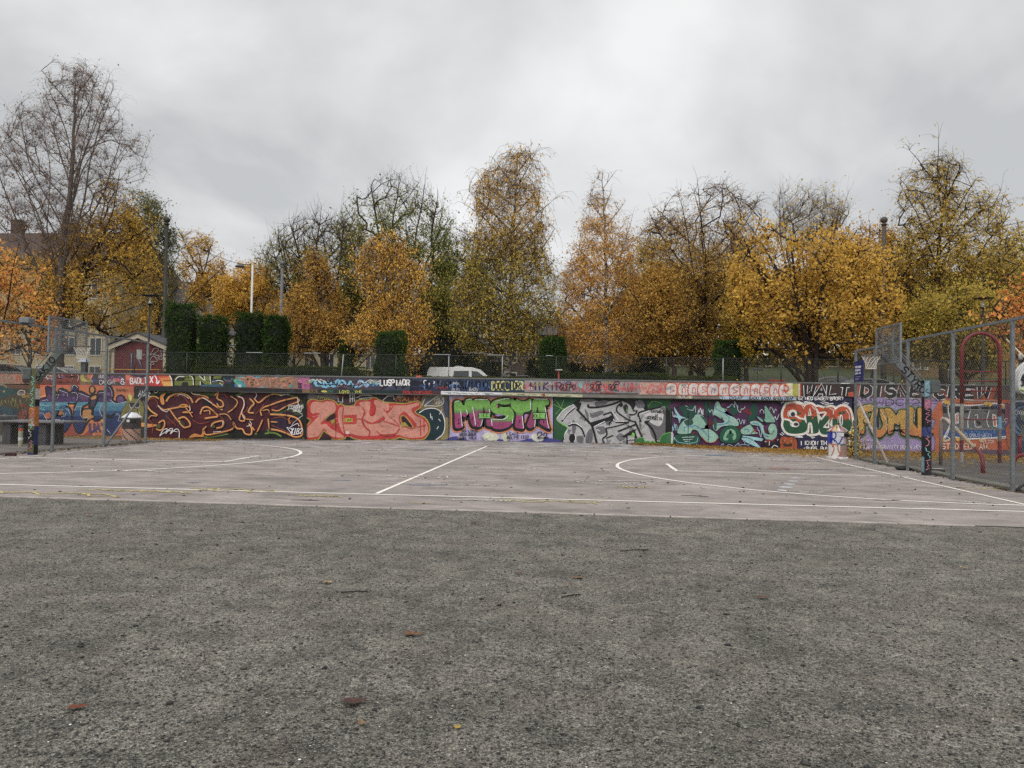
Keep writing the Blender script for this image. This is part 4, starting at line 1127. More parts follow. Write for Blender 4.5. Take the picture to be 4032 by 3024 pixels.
p = Paint((500, 1400), 2.765)
p.quad((190, 46, 44), "200,200 480,202 505,335 200,330"); p.B("300,202 460,202 500,330 400,332", [(240, (206, 78, 44)), (290, (214, 128, 52)), (400, (222, 168, 66))], 0); p.quad((190, 46, 44), "200,200 330,202 400,335 200,330")
p.L(WTE, 12, "295,205 325,260 320,300 350,280"); p.L(WTE, 9, "322,308 345,300 352,270"); p.T(WTE, 12, "X", 250, 300, 70, .5)
p.quad((26, 26, 20), "470,202 1150,208 1150,345 490,335"); p.L((232, 226, 200), 12, "455,204 485,260 492,330")
OV = (112, 120, 46)
p.F(OV, "515,325 520,250 560,210 660,212 720,240 730,325 690,328 600,328", 0); p.F((30, 28, 22), "535,270 560,235 620,235 625,270 590,278"); p.F((44, 40, 36), "600,325 610,290 660,290 665,325"); p.E((30, 28, 22), 635, 242, 10, 10); p.E((30, 28, 22), 668, 242, 10, 10)
p.F(OV, "745,212 780,212 850,275 850,215 905,215 915,325 860,325 800,270 800,325 745,325", 0); p.F((74, 86, 44), "925,325 935,270 990,280 1050,300 1040,335", 0); p.F(OV, "950,215 1050,215 1020,250 940,255", 0)
for q in ("525,272 560,232 625,232", "670,212 715,240 725,320", "840,215 850,272", "905,212 915,330", "800,325 800,280", "930,285 1000,270 1050,285", "1010,300 1050,330", "1080,255 1110,255 1105,275", "780,212 842,270"): p.L((232, 230, 214), 8, q)
p.F((60, 92, 110), "800,318 920,312 1050,325 1050,345 800,335", 0); p.quad((30, 46, 46), "1050,205 1190,208 1190,348 1050,345"); p.scr((70, 120, 140), 9, 1060, 230, 1180, 330, 8); p.L((16, 16, 16), 4, "400,268 900,276 1200,300", 0, 0)
p.quad((146, 112, 92), "1180,208 1860,216 1860,362 1180,350")
for i in range(16): p.E(random.choice([(60, 128, 176), (52, 150, 150), (84, 170, 120), (70, 110, 170)]), random.uniform(1185, 1290), random.uniform(225, 340), 24, 22, 9)
for i in range(14): p.E(random.choice([(70, 150, 170), (90, 160, 180), (70, 120, 170)]), random.uniform(1290, 1830), random.choice([220, 225, 345, 232]), 28, 12, 9)
BR = (150, 106, 84)
for w_, col in ((44, (222, 138, 104)), (32, BR)):
    p.L(col, w_, "1240,255 1300,262 1300,340", 0, 0); p.L(col, w_, "1310,250 1310,335 1380,325 1350,292 1390,270 1360,250 1310,250", 0); p.L(col, w_, "1430,250 1450,290 1500,250", 0); p.L(col, w_, "1500,245 1480,300 1420,340", 0); p.L(col, w_, "1570,240 1590,340", 0); p.L(col, w_, "1650,250 1590,290 1660,330", 0); p.L(col, w_, "1820,250 1720,262 1700,290 1780,300 1750,340 1690,340", 0)
p.F((60, 150, 160), "1240,300 1290,310 1290,345 1230,340"); p.T(WTE, 6, "UE", 1215, 342, 24, .6); p.F((64, 150, 150), "1770,320 1800,318 1800,345 1775,345")
p.quad((34, 30, 34), "1150,205 1860,214 1860,222 1180,212")
p.tags(7, 900, 1800, 260, 340, 22)
p.done('parapet graffiti strip with olive letters and brown bubble letters', name='parapet_mural')

p = Paint((1100, 1400), 2.765)
p.quad((72, 62, 74), "200,226 1105,238 1105,378 200,365"); p.quad((170, 98, 136), "190,228 330,230 330,366 190,365")
for i in range(8): p.scr(random.choice([(206, 110, 150), (150, 60, 120)]), 8, 195, 250, 330, 355, 6)
for i in range(4): p.L((24, 24, 40), 12, [(205, 300 + 16 * i), (245, 306 + 16 * i)])
for x, n in ((330, 7), (470, 8), (600, 8), (740, 8)):
    for _ in range(2): p.scr((118, 186, 214), 20, x, 262, x + 130, 352, n)
for x in (350, 500, 640, 780): p.scr((20, 20, 34), 8, x, 250, x + 110, 330, 8)
p.L((20, 20, 34), 9, "420,320 620,318 680,330 840,325"); p.scr((230, 220, 190), 6, 320, 255, 500, 300, 10)
for _ in range(3): p.scr((128, 190, 220), 18, 850, 265, 1090, 350, 9)
p.scr((30, 28, 44), 10, 870, 270, 1080, 345, 9); p.scr(WTE, 6, 860, 260, 1100, 300, 9)
p.quad((30, 26, 34), "1100,238 1440,242 1440,382 1100,378"); p.F((62, 66, 86), "1110,330 1420,330 1420,382 1110,378", 0)
for a in ((1100, "LUS"), (1220, "PI"), (1300, "AOR")): p.T(WTE, 15, a[1], a[0], 325, 62, .52)
p.F((24, 20, 30), "1130,330 1200,330 1110,376", 0); p.F((24, 20, 30), "1250,330 1290,330 1270,376", 0); p.F((24, 20, 30), "1320,330 1400,330 1340,366", 0)
p.quad((40, 54, 84), "1440,242 2240,250 2240,390 1440,382"); p.T(WTE, 11, "1022", 1530, 318, 46, .7); p.F((22, 22, 40), "1440,270 1560,275 1570,330 1440,330", 0)
for i in range(16): p.scr(random.choice([(96, 132, 180), (70, 100, 150), (58, 82, 128)]), 14, 1560 + 42 * i, 270, 1600 + 42 * i, 370, 5)
p.T((18, 20, 40), 17, "MOETOR IOWIND", 1560, 360, 84, .46); p.F((24, 30, 56), "1440,340 1560,345 1560,380 1440,378", 0)
p.F((60, 40, 66), "1190,240 1440,243 1440,252 1190,250", 0)
p.tags(14, 210, 2150, 280, 375, 26)
p.done('parapet graffiti strip with light blue scribbles and navy lettering', name='parapet_mural')

p = Paint((1700, 1400), 2.765)
p.quad((40, 58, 92), "70,248 640,256 640,392 70,385")
for i in range(10): p.scr(random.choice([(90, 128, 178), (70, 104, 156), (54, 80, 130)]), 16, 90 + 54 * i, 272, 150 + 54 * i, 372, 6)
p.T((16, 20, 42), 18, "HORIOWTND", 100, 362, 84, .52); p.L((140, 200, 90), 12, "455,328 520,318")
p.quad((34, 56, 80), "640,256 1010,262 1010,398 640,392"); p.F((52, 96, 126), "920,268 1000,272 1000,380 930,370", 0)
for a in ((655, "DOCCIOR"),): p.T((202, 194, 108), 16, a[1], a[0], 372, 90, .42); p.T((22, 24, 34), 12, "DOCCIOR", 690, 368, 74, .40)
for a in ((650, 290), (650, 310), (975, 300), (985, 340), (990, 372)): p.L((202, 194, 108), 8, [a, (a[0] + 26, a[1] - 6)])
p.quad((142, 138, 138), "1010,262 2260,278 2260,412 1010,398")
for i in range(3): p.scr((186, 70, 70), 8, 1010, 285, 1120, 385, 8)
p.T((44, 36, 70), 16, "MIKIR", 1075, 378, 86, .62); p.T((90, 50, 100), 6, "MIKIR", 1085, 376, 84, .62); p.E((44, 36, 70), 1232, 300, 7, 7); p.E((44, 36, 70), 1265, 300, 7, 7)
for x in range(1370, 2200, 66): p.scr(random.choice([(196, 74, 74), (206, 96, 92), (176, 60, 66)]), 7, x, 290, x + 110, 395, 8)
p.T((190, 70, 72), 9, "AVK LUODH YAWI", 1400, 396, 104, .48)
p.F((130, 170, 168), "1600,300 1640,300 1640,350 1610,350"); p.F((150, 72, 72), "1880,395 2000,398 2000,412 1880,410", 0)
for a, s_ in ((1395, "SLEPO"), (1718, "SLOE"), (1920, "SOE")): p.T((34, 22, 32), 9, s_, a, 368, 52, .50, .15); p.L((34, 22, 32), 7, [(a + 60, 310), (a + 80, 285), (a + 120, 290), (a + 110, 312), (a + 70, 314)]); p.L((34, 22, 32), 6, [(a + 20, 380), (a + 120, 384)])
p.tags(14, 80, 2150, 300, 395, 26)
p.done('parapet graffiti strip with yellow letters and red scrawls on grey', name='parapet_mural')

p = Paint((2600, 1400), 2.765)
p.quad((190, 150, 136), "-240,272 1440,302 1440,442 -240,424")
for i in range(7): p.scr((196, 90, 84), 7, -230 + 34 * i, 300, 20 + 20 * i, 410, 8)
OU = (198, 84, 44)
LS = [70, 205, 315, 420, 525, 645, 760, 880, 990, 1095, 1200, 1300]
for i, x in enumerate(LS):
    yb = 292 + i * 1.3
    q = [(x, yb + 125), (x - 8, yb + 70), (x + 8, yb + 22), (x + 48, yb + 8), (x + 92, yb + 24), (x + 104, yb + 70), (x + 96, yb + 128), (x + 50, yb + 134)]
    p.L(OU, 26, q, 1); p.F((206, 194, 190), q)
    for k in range(6):
        xx, yy = x + random.uniform(10, 80), yb + random.uniform(30, 110)
        p.L(random.choice([(180, 166, 168), (224, 218, 214), (150, 134, 142)]), 8, [(xx, yy), (xx + 22, yy + 8)])
    p.L(OU if i % 2 else (176, 92, 74), 9, [(x + 32, yb + 120), (x + 38, yb + 66), (x + 62, yb + 56), (x + 68, yb + 112)] if i % 3 else [(x + 84, yb + 50), (x + 40, yb + 44), (x + 44, yb + 74), (x + 80, yb + 92), (x + 30, yb + 110)])
    p.L((232, 228, 222), 6, [(x + 14, yb + 40), (x + 40, yb + 20)])
p.quad((214, 206, 168), "1370,302 1440,303 1440,442 1370,441"); p.F((196, 76, 40), "1340,320 1390,330 1400,380 1350,400"); p.F(WTE, "1350,345 1375,350 1370,380"); p.quad((168, 164, 62), "1436,305 1505,306 1505,443 1436,442"); p.quad((190, 74, 44), "1505,306 1545,307 1530,444 1505,443"); p.L(WTE, 9, "1508,308 1508,440", 0, 0)
p.quad((58, 44, 44), "1530,306 2112,318 2112,452 1530,444"); p.F((176, 74, 46), "2040,400 2100,395 2100,448 2040,446", 0); p.F((176, 74, 46), "1700,330 1730,320 1715,360", 0)
for w_, col in ((52, (216, 212, 208)), (36, (26, 24, 28))): p.T(col, w_, "WALT", 1562, 438, 112, .86, .14, 0.0, 0)
p.tags(12, -200, 1400, 320, 425, 22)
p.done('parapet graffiti strip of white bubble letters outlined in orange', name='parapet_mural')

p = Paint((3340, 1400), 2.962)
p.quad((92, 58, 50), "50,330 1880,350 1880,512 50,485"); p.quad((170, 74, 48), "60,335 190,337 120,488 55,486"); p.quad((166, 74, 48), "975,345 1060,346 1030,498 980,497"); p.quad((160, 72, 48), "1600,352 1730,353 1690,508 1560,507")
for i in range(22): p.E(random.choice([(150, 60, 42), (196, 92, 58), (120, 50, 40)]), random.uniform(60, 1700), random.uniform(345, 490), 40, 16, 10)
for t_, x_, y_, h_, wd_ in (("DISNE", 150, 478, 128, .77), ("CREW", 1010, 490, 124, .92)):
    for w_, col in ((66, (206, 202, 200)), (46, (28, 26, 30))): p.T(col, w_, t_, x_, y_, h_, wd_, .14, 0.0, 0, .46)
p.quad((96, 84, 80), "1760,353 1900,355 1900,512 1720,508"); p.quad((112, 108, 92), "1900,340 2150,340 2150,520 1900,515")
for i in range(6): p.scr((70, 66, 62), 12, 1910, 360, 2100, 500, 8)
p.done('parapet graffiti strip of slanted black and orange letters, rightmost', name='parapet_mural')

# --- sprayed front of the ledge
p = Paint((1100, 1400), 2.765, Y=33.05)
p.quad((40, 40, 42), "-1494,330 -430,344 -430,395 -1494,382"); p.quad((34, 34, 36), "-430,344 250,367 250,403 -430,392")
p.quad((126, 96, 60), "250,367 420,369 420,404 250,402"); p.quad((22, 46, 48), "420,369 1330,380 1330,414 420,404"); p.quad((70, 26, 30), "1330,380 1760,386 1760,424 1330,414")
p.T((30, 24, 22), 7, "KRIMDM", 335, 402, 28, .95); p.F((196, 186, 70), "455,385 500,378 520,395 480,402"); p.F((40, 84, 60), "520,374 590,376 590,404 520,403", 0)
p.T((196, 190, 60), 7, "LOYD..YME", 655, 408, 28, .75); p.T((186, 44, 44), 8, "POLYMEUSC", 1350, 416, 28, .95)
p.quad((214, 214, 216), "1760,386 2460,404 2460,432 1760,424")
for i in range(24): p.L(random.choice([(150, 150, 152), (244, 244, 246), (120, 120, 124)]), 7, [(x_ := random.uniform(1770, 2400), 398 + (x_ - 1760) * .022 + random.uniform(0, 18)), (x_ + 50, 398 + (x_ - 1760) * .022 + random.uniform(0, 18))])
p.quad((176, 174, 140), "2430,402 3300,424 3300,455 2430,432")
for i in range(24): p.E(random.choice([(150, 146, 118), (190, 186, 150), (112, 110, 96), (196, 190, 120)]), random.uniform(2450, 3280), 0, 1, 1) if 0 else p.L(random.choice([(150, 146, 118), (196, 190, 156), (112, 110, 96)]), 9, [(x_ := random.uniform(2450, 3200), 412 + (x_ - 2430) * .026 + random.uniform(0, 16)), (x_ + 50, 414 + (x_ - 2430) * .026 + random.uniform(0, 14))])
p.L((150, 40, 46), 9, "2860,420 2890,432 2870,440"); p.L((150, 40, 46), 8, "2890,415 2850,435")
p.quad((116, 112, 104), "3300,424 4794,452 4794,472 3300,455")
p.L((200, 192, 168), 7, "4320,455 4350,440 4370,452 4330,462 4400,460 4410,440 4390,445 4410,462 4470,456 4480,442 4440,452 4470,466 4500,452")
p.done('sprayed ledge front with dark and silver stretches', name='ledge_paint')
p = Paint((2600, 1400), 2.765, Y=33.05)
p.quad((164, 188, 206), "640,440 1480,448 1480,484 640,474")
p.T((28, 28, 38), 7, "3. DGAF .", 648, 474, 28, 1.1, .1); p.T((28, 28, 38), 7, "BADU.BADU.BADU DGAF", 965, 478, 28, .72, .1)
p.done('light blue stretch of the ledge with black lettering', name='ledge_paint')
# ------------------------------------------------------------------ chain link fences
def chain(name, parent, p0, p1, z0, z1, pitch, r, mat, off=(0, 0, 0)):
    """real diagonal wires between two ground points, clipped to the panel"""
    p0, p1 = np.array(p0, float), np.array(p1, float)
    L = np.linalg.norm(p1 - p0); t = (p1 - p0) / L
    H = z1 - z0
    A, Bq = [], []
    for sgn in (1, -1):
        for k in range(-int(H / pitch) - 1, int(L / pitch) + int(H / pitch) + 2):
            u0 = k * pitch
            # line u = u0 + sgn*v, v in 0..H
            va, vb = 0.0, H
            if sgn > 0:
                va, vb = max(va, -u0), min(vb, L - u0)
            else:
                va, vb = max(va, u0 - L), min(vb, u0)
            if vb - va < 0.02: continue
            A.append((u0 + sgn * va, va)); Bq.append((u0 + sgn * vb, vb))
    A, Bq = np.array(A), np.array(Bq)
    def P3(q): return np.stack([p0[0] + t[0] * q[:, 0], p0[1] + t[1] * q[:, 0], z0 + q[:, 1]], 1) + np.array(off)
    return prisms(name, P3(A), P3(Bq), np.full(len(A), r), np.full(len(A), r), 3, mat, parent)


def prism_arrays(P, Qn, rp, rq, n):
    d = Qn - P
    L = np.linalg.norm(d, axis=1, keepdims=True); d = d / np.maximum(L, 1e-6)
    a = np.where(np.abs(d[:, 2:3]) < .9, np.array([[0, 0, 1.]]), np.array([[1., 0, 0]]))
    u = np.cross(d, a); u /= np.linalg.norm(u, axis=1, keepdims=True) + 1e-9
    v = np.cross(d, u)
    vs = []
    for base, r in ((P, rp), (Qn, rq)):
        for k in range(n):
            an = 2 * math.pi * k / n
            vs.append(base + (u * math.cos(an) + v * math.sin(an)) * r[:, None])
    V = np.stack(vs, 1).reshape(-1, 3)
    F = np.array([(k, (k + 1) % n, n + (k + 1) % n, n + k) for k in range(n)])
    Q = (np.arange(len(P))[:, None, None] * 2 * n + F[None]).reshape(-1, 4)
    return V, Q


def prisms(name, P, Qn, rp, rq, n, mat, parent=None, loc=(0, 0, 0)):
    V, Q = prism_arrays(P, Qn, rp, rq, n)
    return np_mesh(name, V, Q, mat, parent, loc)


def posted(parent, locs, z1, r, mat, square=True, name='post', base=(0, 0, 0), z0=-0.15):
    me = None
    for (x, y) in locs:
        if me is None:
            mb = MB()
            if square: mb.box((0, 0, (z0 + z1) / 2), (r * 2, r * 2, z1 - z0), bev=r * .15)
            else: mb.tube([(0, 0, z0), (0, 0, z1)], r, 8)
            o = mb.build(name, mat, parent, (x, y, 0)); me = o
        else:
            o = me.copy(); COL.objects.link(o); o.parent = parent; o.location = (x, y, 0)


SPOST = attrmat('sprayed_post', 0.5, 0.35, 2.6, 14.0, 0.15, grime=0.3)
# left court fence
lf_ = empty('court_fence', (-15.75, 26.2, 0), 'tall grey chain link fence along the left end of the court', 'fence')
posted(lf_, [(0, 0), (0, -2.4), (0, -4.85), (-0.05, -7.3), (-0.1, -9.75), (-0.15, -12.2)], 3.66, 0.036, STEEL)
mb = MB(); mb.tube([(0, 0.03, 3.66), (-0.15, -12.4, 3.70)], 0.04, 4); mb.build('top_rail', STEEL, lf_)
mb = MB(); mb.tube([(0.0, -0.04, 1.95), (0.0, -2.3, 0.05)], 0.035, 6); mb.build('brace', STEEL, lf_)
chain('chain_link', lf_, (0, 0), (-0.15, -12.4), 0.06, 3.62, 0.095, 0.0020, WIRE, (0.045, 0, 0))
mb = MB(); mb.box((0, -6.05, 3.78), (.3, .28, .16), bev=.02); mb.build('rail_box', STEEL, lf_)
mb = MB(); mb.box((0.05, -0.62, 3.18), (.012, .30, .34)); mb.build('plate', plain('plate_white', (190, 190, 186), .5), lf_)

# right court fence
rf = empty('court_fence', (8.8, 25.75, 0), 'tall grey chain link fence along the right end of the court', 'fence')
posted(rf, [(0, 0), (0.02, -1.6), (0.02, -3.95), (0.03, -6.5), (0.04, -9.05), (0.05, -11.6), (0.05, -14.1)], 3.56, 0.038, STEEL)
mb = MB(); mb.tube([(0, 0.03, 3.56), (0.05, -14.2, 3.58)], 0.042, 4); mb.build('top_rail', STEEL, rf)
mb = MB(); mb.tube([(0.06, -0.1, 1.92), (0.35, -1.75, 0.02)], 0.04, 6); mb.build('brace', plain('brace_white_worn', (190, 176, 170), .6, 0, .3), rf)
mb = MB(); mb.tube([(0.12, -9.0, 0.03), (1.5, -10.2, 1.6)], 0.03, 6); mb.build('strut', STEEL, rf)
chain('chain_link', rf, (0, 0), (0.05, -14.2), 0.08, 3.52, 0.095, 0.0020, WIRE, (-0.05, 0, 0))

# fence on top of the wall
bf = empty('wall_fence', (-3.0, 33.55, 2.70), 'low dark chain link fence standing on top of the graffiti wall', 'fence')
bx = [W(q, 1430, 33.55)[0] + 3.0 for q in (120, 340, 530, 736, 918, 1146, 1349, 1559, 1767, 1978, 2190, 2403, 2624, 2847, 3076, 3300, 3520, 3740, 3960)]
GPOST = plain('green_post', (44, 52, 46), 0.5, 0.1, .2)
LPOST = plain('pale_post', (148, 152, 150), 0.5, 0.2, .2)
for i, x in enumerate(bx):
    mb = MB(); lean = -0.05 if i == 6 else 0.0
    mb.tube([(lean, 0, -0.1), (-lean * .6, 0, 1.06)], 0.024, 8)
    mb.build('post', LPOST if i in (6, 8, 9, 13) else GPOST, bf, (x, 0, 0))
mb = MB(); mb.tube([(bx[0] - 4, 0, 1.05)] + [(x, 0, 1.06 + 0.01 * (i % 2)) for i, x in enumerate(bx)] + [(bx[-1] + 6, 0, 1.05)], 0.016, 6); mb.build('top_wire', DARKM, bf)
for i in (4, 5, 8, 9, 10):
    mb = MB(); mb.box((bx[i] + (-.3 if i > 5 else 1.0), -.01, 1.10), (.75 if i != 10 else .3, .05, .03)); mb.build('clamp', LPOST, bf)
chain('chain_link', bf, (bx[0] - 4, 0), (bx[-1] + 6, 0), 0.02, 1.04, 0.105, 0.0022, plain('green_wire', (104, 106, 96), .5, .1, .2), (0, 0.03, 0))

# blue notice on the right fence
sg = empty('notice_sign', (8.72, 25.25, 2.55), 'dark blue notice board with white Norwegian text on the right fence', 'sign')
mb = MB(); mb.box((0, 0, 0.32), (0.02, 0.78, 0.66)); mb.build('board', plain('sign_blue', (32, 36, 96), .45, 0, .1), sg)
mb = MB()
def stext(mb, txt, y0, z, h, wd, wdth=.010, cwf=.62):
    """letters in the y-z plane facing -x; y decreases to the right as seen from the court"""
    cw = h * cwf
    for ch in txt:
        for st in GL.get(ch, '').split('|'):
            q = st.split()
            P = [(-0.013, y0 - int(a[0]) / 6 * cw, z + int(a[1]) / 8 * h) for a in q]
            if len(P) > 1: mb.tube(P, wdth / 2, 4, lin((222, 222, 226)))
        y0 -= cw * 1.35
stext(mb, "SPILLPLASSEN", 0.27, .43, .062, 0, .011, .50)
stext(mb, "ER STENGT/APEN", 0.30, .33, .055, 0, .010, .46)
stext(mb, "KL 09.00 - 20.00", 0.30, .23, .055, 0, .010, .42)
for z, n in ((.15, 9), (.10, 7), (.06, 6)):
    for i in range(n): mb.box((-0.012, .24 - i * .05, z), (.004, .032, .012), lin((170, 170, 190)))
mb.tube([(-0.013, .33, .52), (-0.013, .33, .60), (-0.013, .22, .60), (-0.013, .20, .56), (-0.013, .15, .52)], .004, 4, lin((120, 120, 160)))
mb.build('lettering', COAT, sg)


# ------------------------------------------------------------------ basketball hoops
def hoop(loc, face, label, arm_txt, sprayed, armcol):
    """face = +1: the board faces +x. Pole at loc."""
    r = empty('basketball_hoop', loc, label, 'basketball hoop', 'basketball hoops at both ends of the court')
    f = face
    mb = MB()
    for sx_, sy_ in ((-1, 0), (1, 0), (0, -1), (0, 1)):   # square post, sprayed patch by patch
        zs = sorted([0, 2.42] + [random.uniform(.05, 2.3) for _ in range(9)])
        for z0, z1 in zip(zs[:-1], zs[1:]):
            c = random.choice(sprayed)
            a = .088
            if sx_: q = [(sx_ * a, -a, z0), (sx_ * a, a, z0), (sx_ * a, a, z1), (sx_ * a, -a, z1)]
            else: q = [(-a, sy_ * a, z0), (a, sy_ * a, z0), (a, sy_ * a, z1), (-a, sy_ * a, z1)]
            mb.add(q, [(0, 1, 2, 3)], lin(c))
    mb.add([(-.088, -.088, 2.42), (.088, -.088, 2.42), (.088, .088, 2.42), (-.088, .088, 2.42)], [(0, 1, 2, 3)], lin((70, 74, 74)))
    for i in range(7):                          # tags
        z = .15 + .3 * i
        P = [(random.uniform(-.07, .07), -.0905, z + .26 * k / 7) for k in range(8)]
        mb.tube(P, .009, 4, lin(random.choice([(220, 220, 220), (230, 150, 170), (20, 20, 26), (150, 220, 220)])))
    mb.build('post', SPOST, r)
    mb = MB(); mb.box((-.17 * f, 0, 2.26), (.24, .26, .32), bev=.02); mb.build('clamp_box', plain('hoop_clamp', (88, 94, 92), .5, .2), r)
    # arm: box section rising to the board
    mb = MB()
    a0, a1 = np.array([0, 0, 2.05]), np.array([0.82 * f, 0, 2.98])
    d = (a1 - a0); nrm = np.array([-d[2] * f, 0, d[0] * f]) / np.linalg.norm(d)
    vs = []
    for p_, hh in ((a0, .105), (a1, .075)):
        for s_, y in ((-1, -.07), (-1, .07), (1, .07), (1, -.07)): vs.append(tuple(p_ + nrm * hh * s_ + np.array([0, y, 0])))
    mb.add(vs, [(0, 1, 2, 3), (7, 6, 5, 4), (0, 4, 5, 1), (1, 5, 6, 2), (2, 6, 7, 3), (3, 7, 4, 0)], lin(armcol))
    arm = mb.build('arm', COAT, r, recalc=True)
    mb = MB()
    t = d / np.linalg.norm(d)
    P0 = a0 if f > 0 else a1
    tt = t if f > 0 else -t
    L = np.linalg.norm(d)
    s0, cw, h = (.1 if f > 0 else .34), .125, .17
    for ch in arm_txt:
        for st in GL.get(ch, '').split('|'):
            q = [P0 + tt * (s0 + int(c[0]) / 6 * cw) + (nrm if nrm[2] > 0 else -nrm) * (int(c[1]) / 8 - .5) * h + np.array([0, -.073, 0]) for c in st.split()]
            if len(q) > 1: mb.tube(q, .018, 4, lin((12, 12, 14)))
        s0 += cw * 1.3
    mb.build('lettering', COAT, arm)
    mb = MB(); mb.tube([(.1 * f, -.1, 2.42), (.95 * f, -.06, 3.52)], .014, 5); mb.tube([(.1 * f, .1, 2.42), (.95 * f, .06, 3.52)], .014, 5); mb.build('stay', STEEL, r)
    # perforated steel board
    bxp = .95 * f
    mb = MB(); yw, zb, zt = .78, 2.86, 3.80
    for y in (-yw, yw): mb.box((bxp, y, (zb + zt) / 2), (.045, .045, zt - zb + .045))
    for z in (zb, zt): mb.box((bxp, 0, z), (.043, 2 * yw - .045, .043))
    for y in (-.32, .32): mb.box((bxp, y, (zb + zt) / 2 - .08), (.038, .045, zt - zb - .2))
    mb.box((bxp, 0, 3.36), (.036, .6, .04))
    brd = mb.build('backboard', STEEL, r)
    mb = MB(); k = 0
    for i in range(1, 17): mb.box((bxp, 0, zb + (zt - zb) * i / 17), (.016, 2 * yw - .05, .012))
    for i in range(1, 24): mb.box((bxp + .004, -yw + 2 * yw * i / 24, (zb + zt) / 2), (.006, .006, zt - zb - .05))
    mb.build('grating', STEEL, brd)
    mb = MB(); mb.prism([(bxp + .02 * f, 2.88), (bxp + .02 * f, 3.06), (bxp + .19 * f, 3.055), (bxp + .19 * f, 3.03)], 'y', -.12, .12); mb.build('rim_bracket', plain('bracket_steel', (92, 96, 98), .5, .3), r, recalc=True)
    cx_ = bxp + .42 * f
    mb = MB(); mb.tube([(cx_ + .235 * math.cos(a), .235 * math.sin(a), 3.05) for a in np.linspace(0, 2 * math.pi, 28, endpoint=False)], .013, 6, closed=True)
    mb.build('rim', plain('rim_steel', (104, 96, 86), .5, .3), r)
    mb = MB(); N = 12
    def np_(a, k):
        rr = [.225, .19, .155, .135, .125, .13][k]; return (cx_ + rr * math.cos(a), rr * math.sin(a), 3.03 - .064 * k)
    for i in range(N):
        for sg_ in (1, -1):
            mb.tube([np_(2 * math.pi * (i + sg_ * .5 * k) / N, k) for k in range(6)], .005, 4, lin((206, 200, 190)))
    mb.tube([np_(2 * math.pi * i / 20, 5) for i in range(20)], .008, 4, lin((210, 205, 196)), closed=True)
    mb.build('net', COAT, r)
    return r


hoop((8.72, 20.4, 0), -1, 'basketball hoop with white net at the right fence, black lettering on its arm', "STYRO", [(150, 100, 120), (70, 34, 50), (44, 34, 60), (120, 150, 160), (26, 26, 32), (30, 28, 34), (60, 70, 120), (22, 22, 26), (96, 100, 106), (24, 22, 26)], (112, 117, 118))
hoop((-15.33, 20.0, 0), 1, 'basketball hoop with ragged net at the left fence, sprayed arm and orange post', "SAKIO", [(160, 100, 56), (24, 24, 28), (120, 108, 60), (170, 170, 168), (50, 52, 56), (150, 104, 76), (90, 90, 60), (24, 26, 24), (40, 50, 90), (22, 22, 24)], (92, 100, 96))


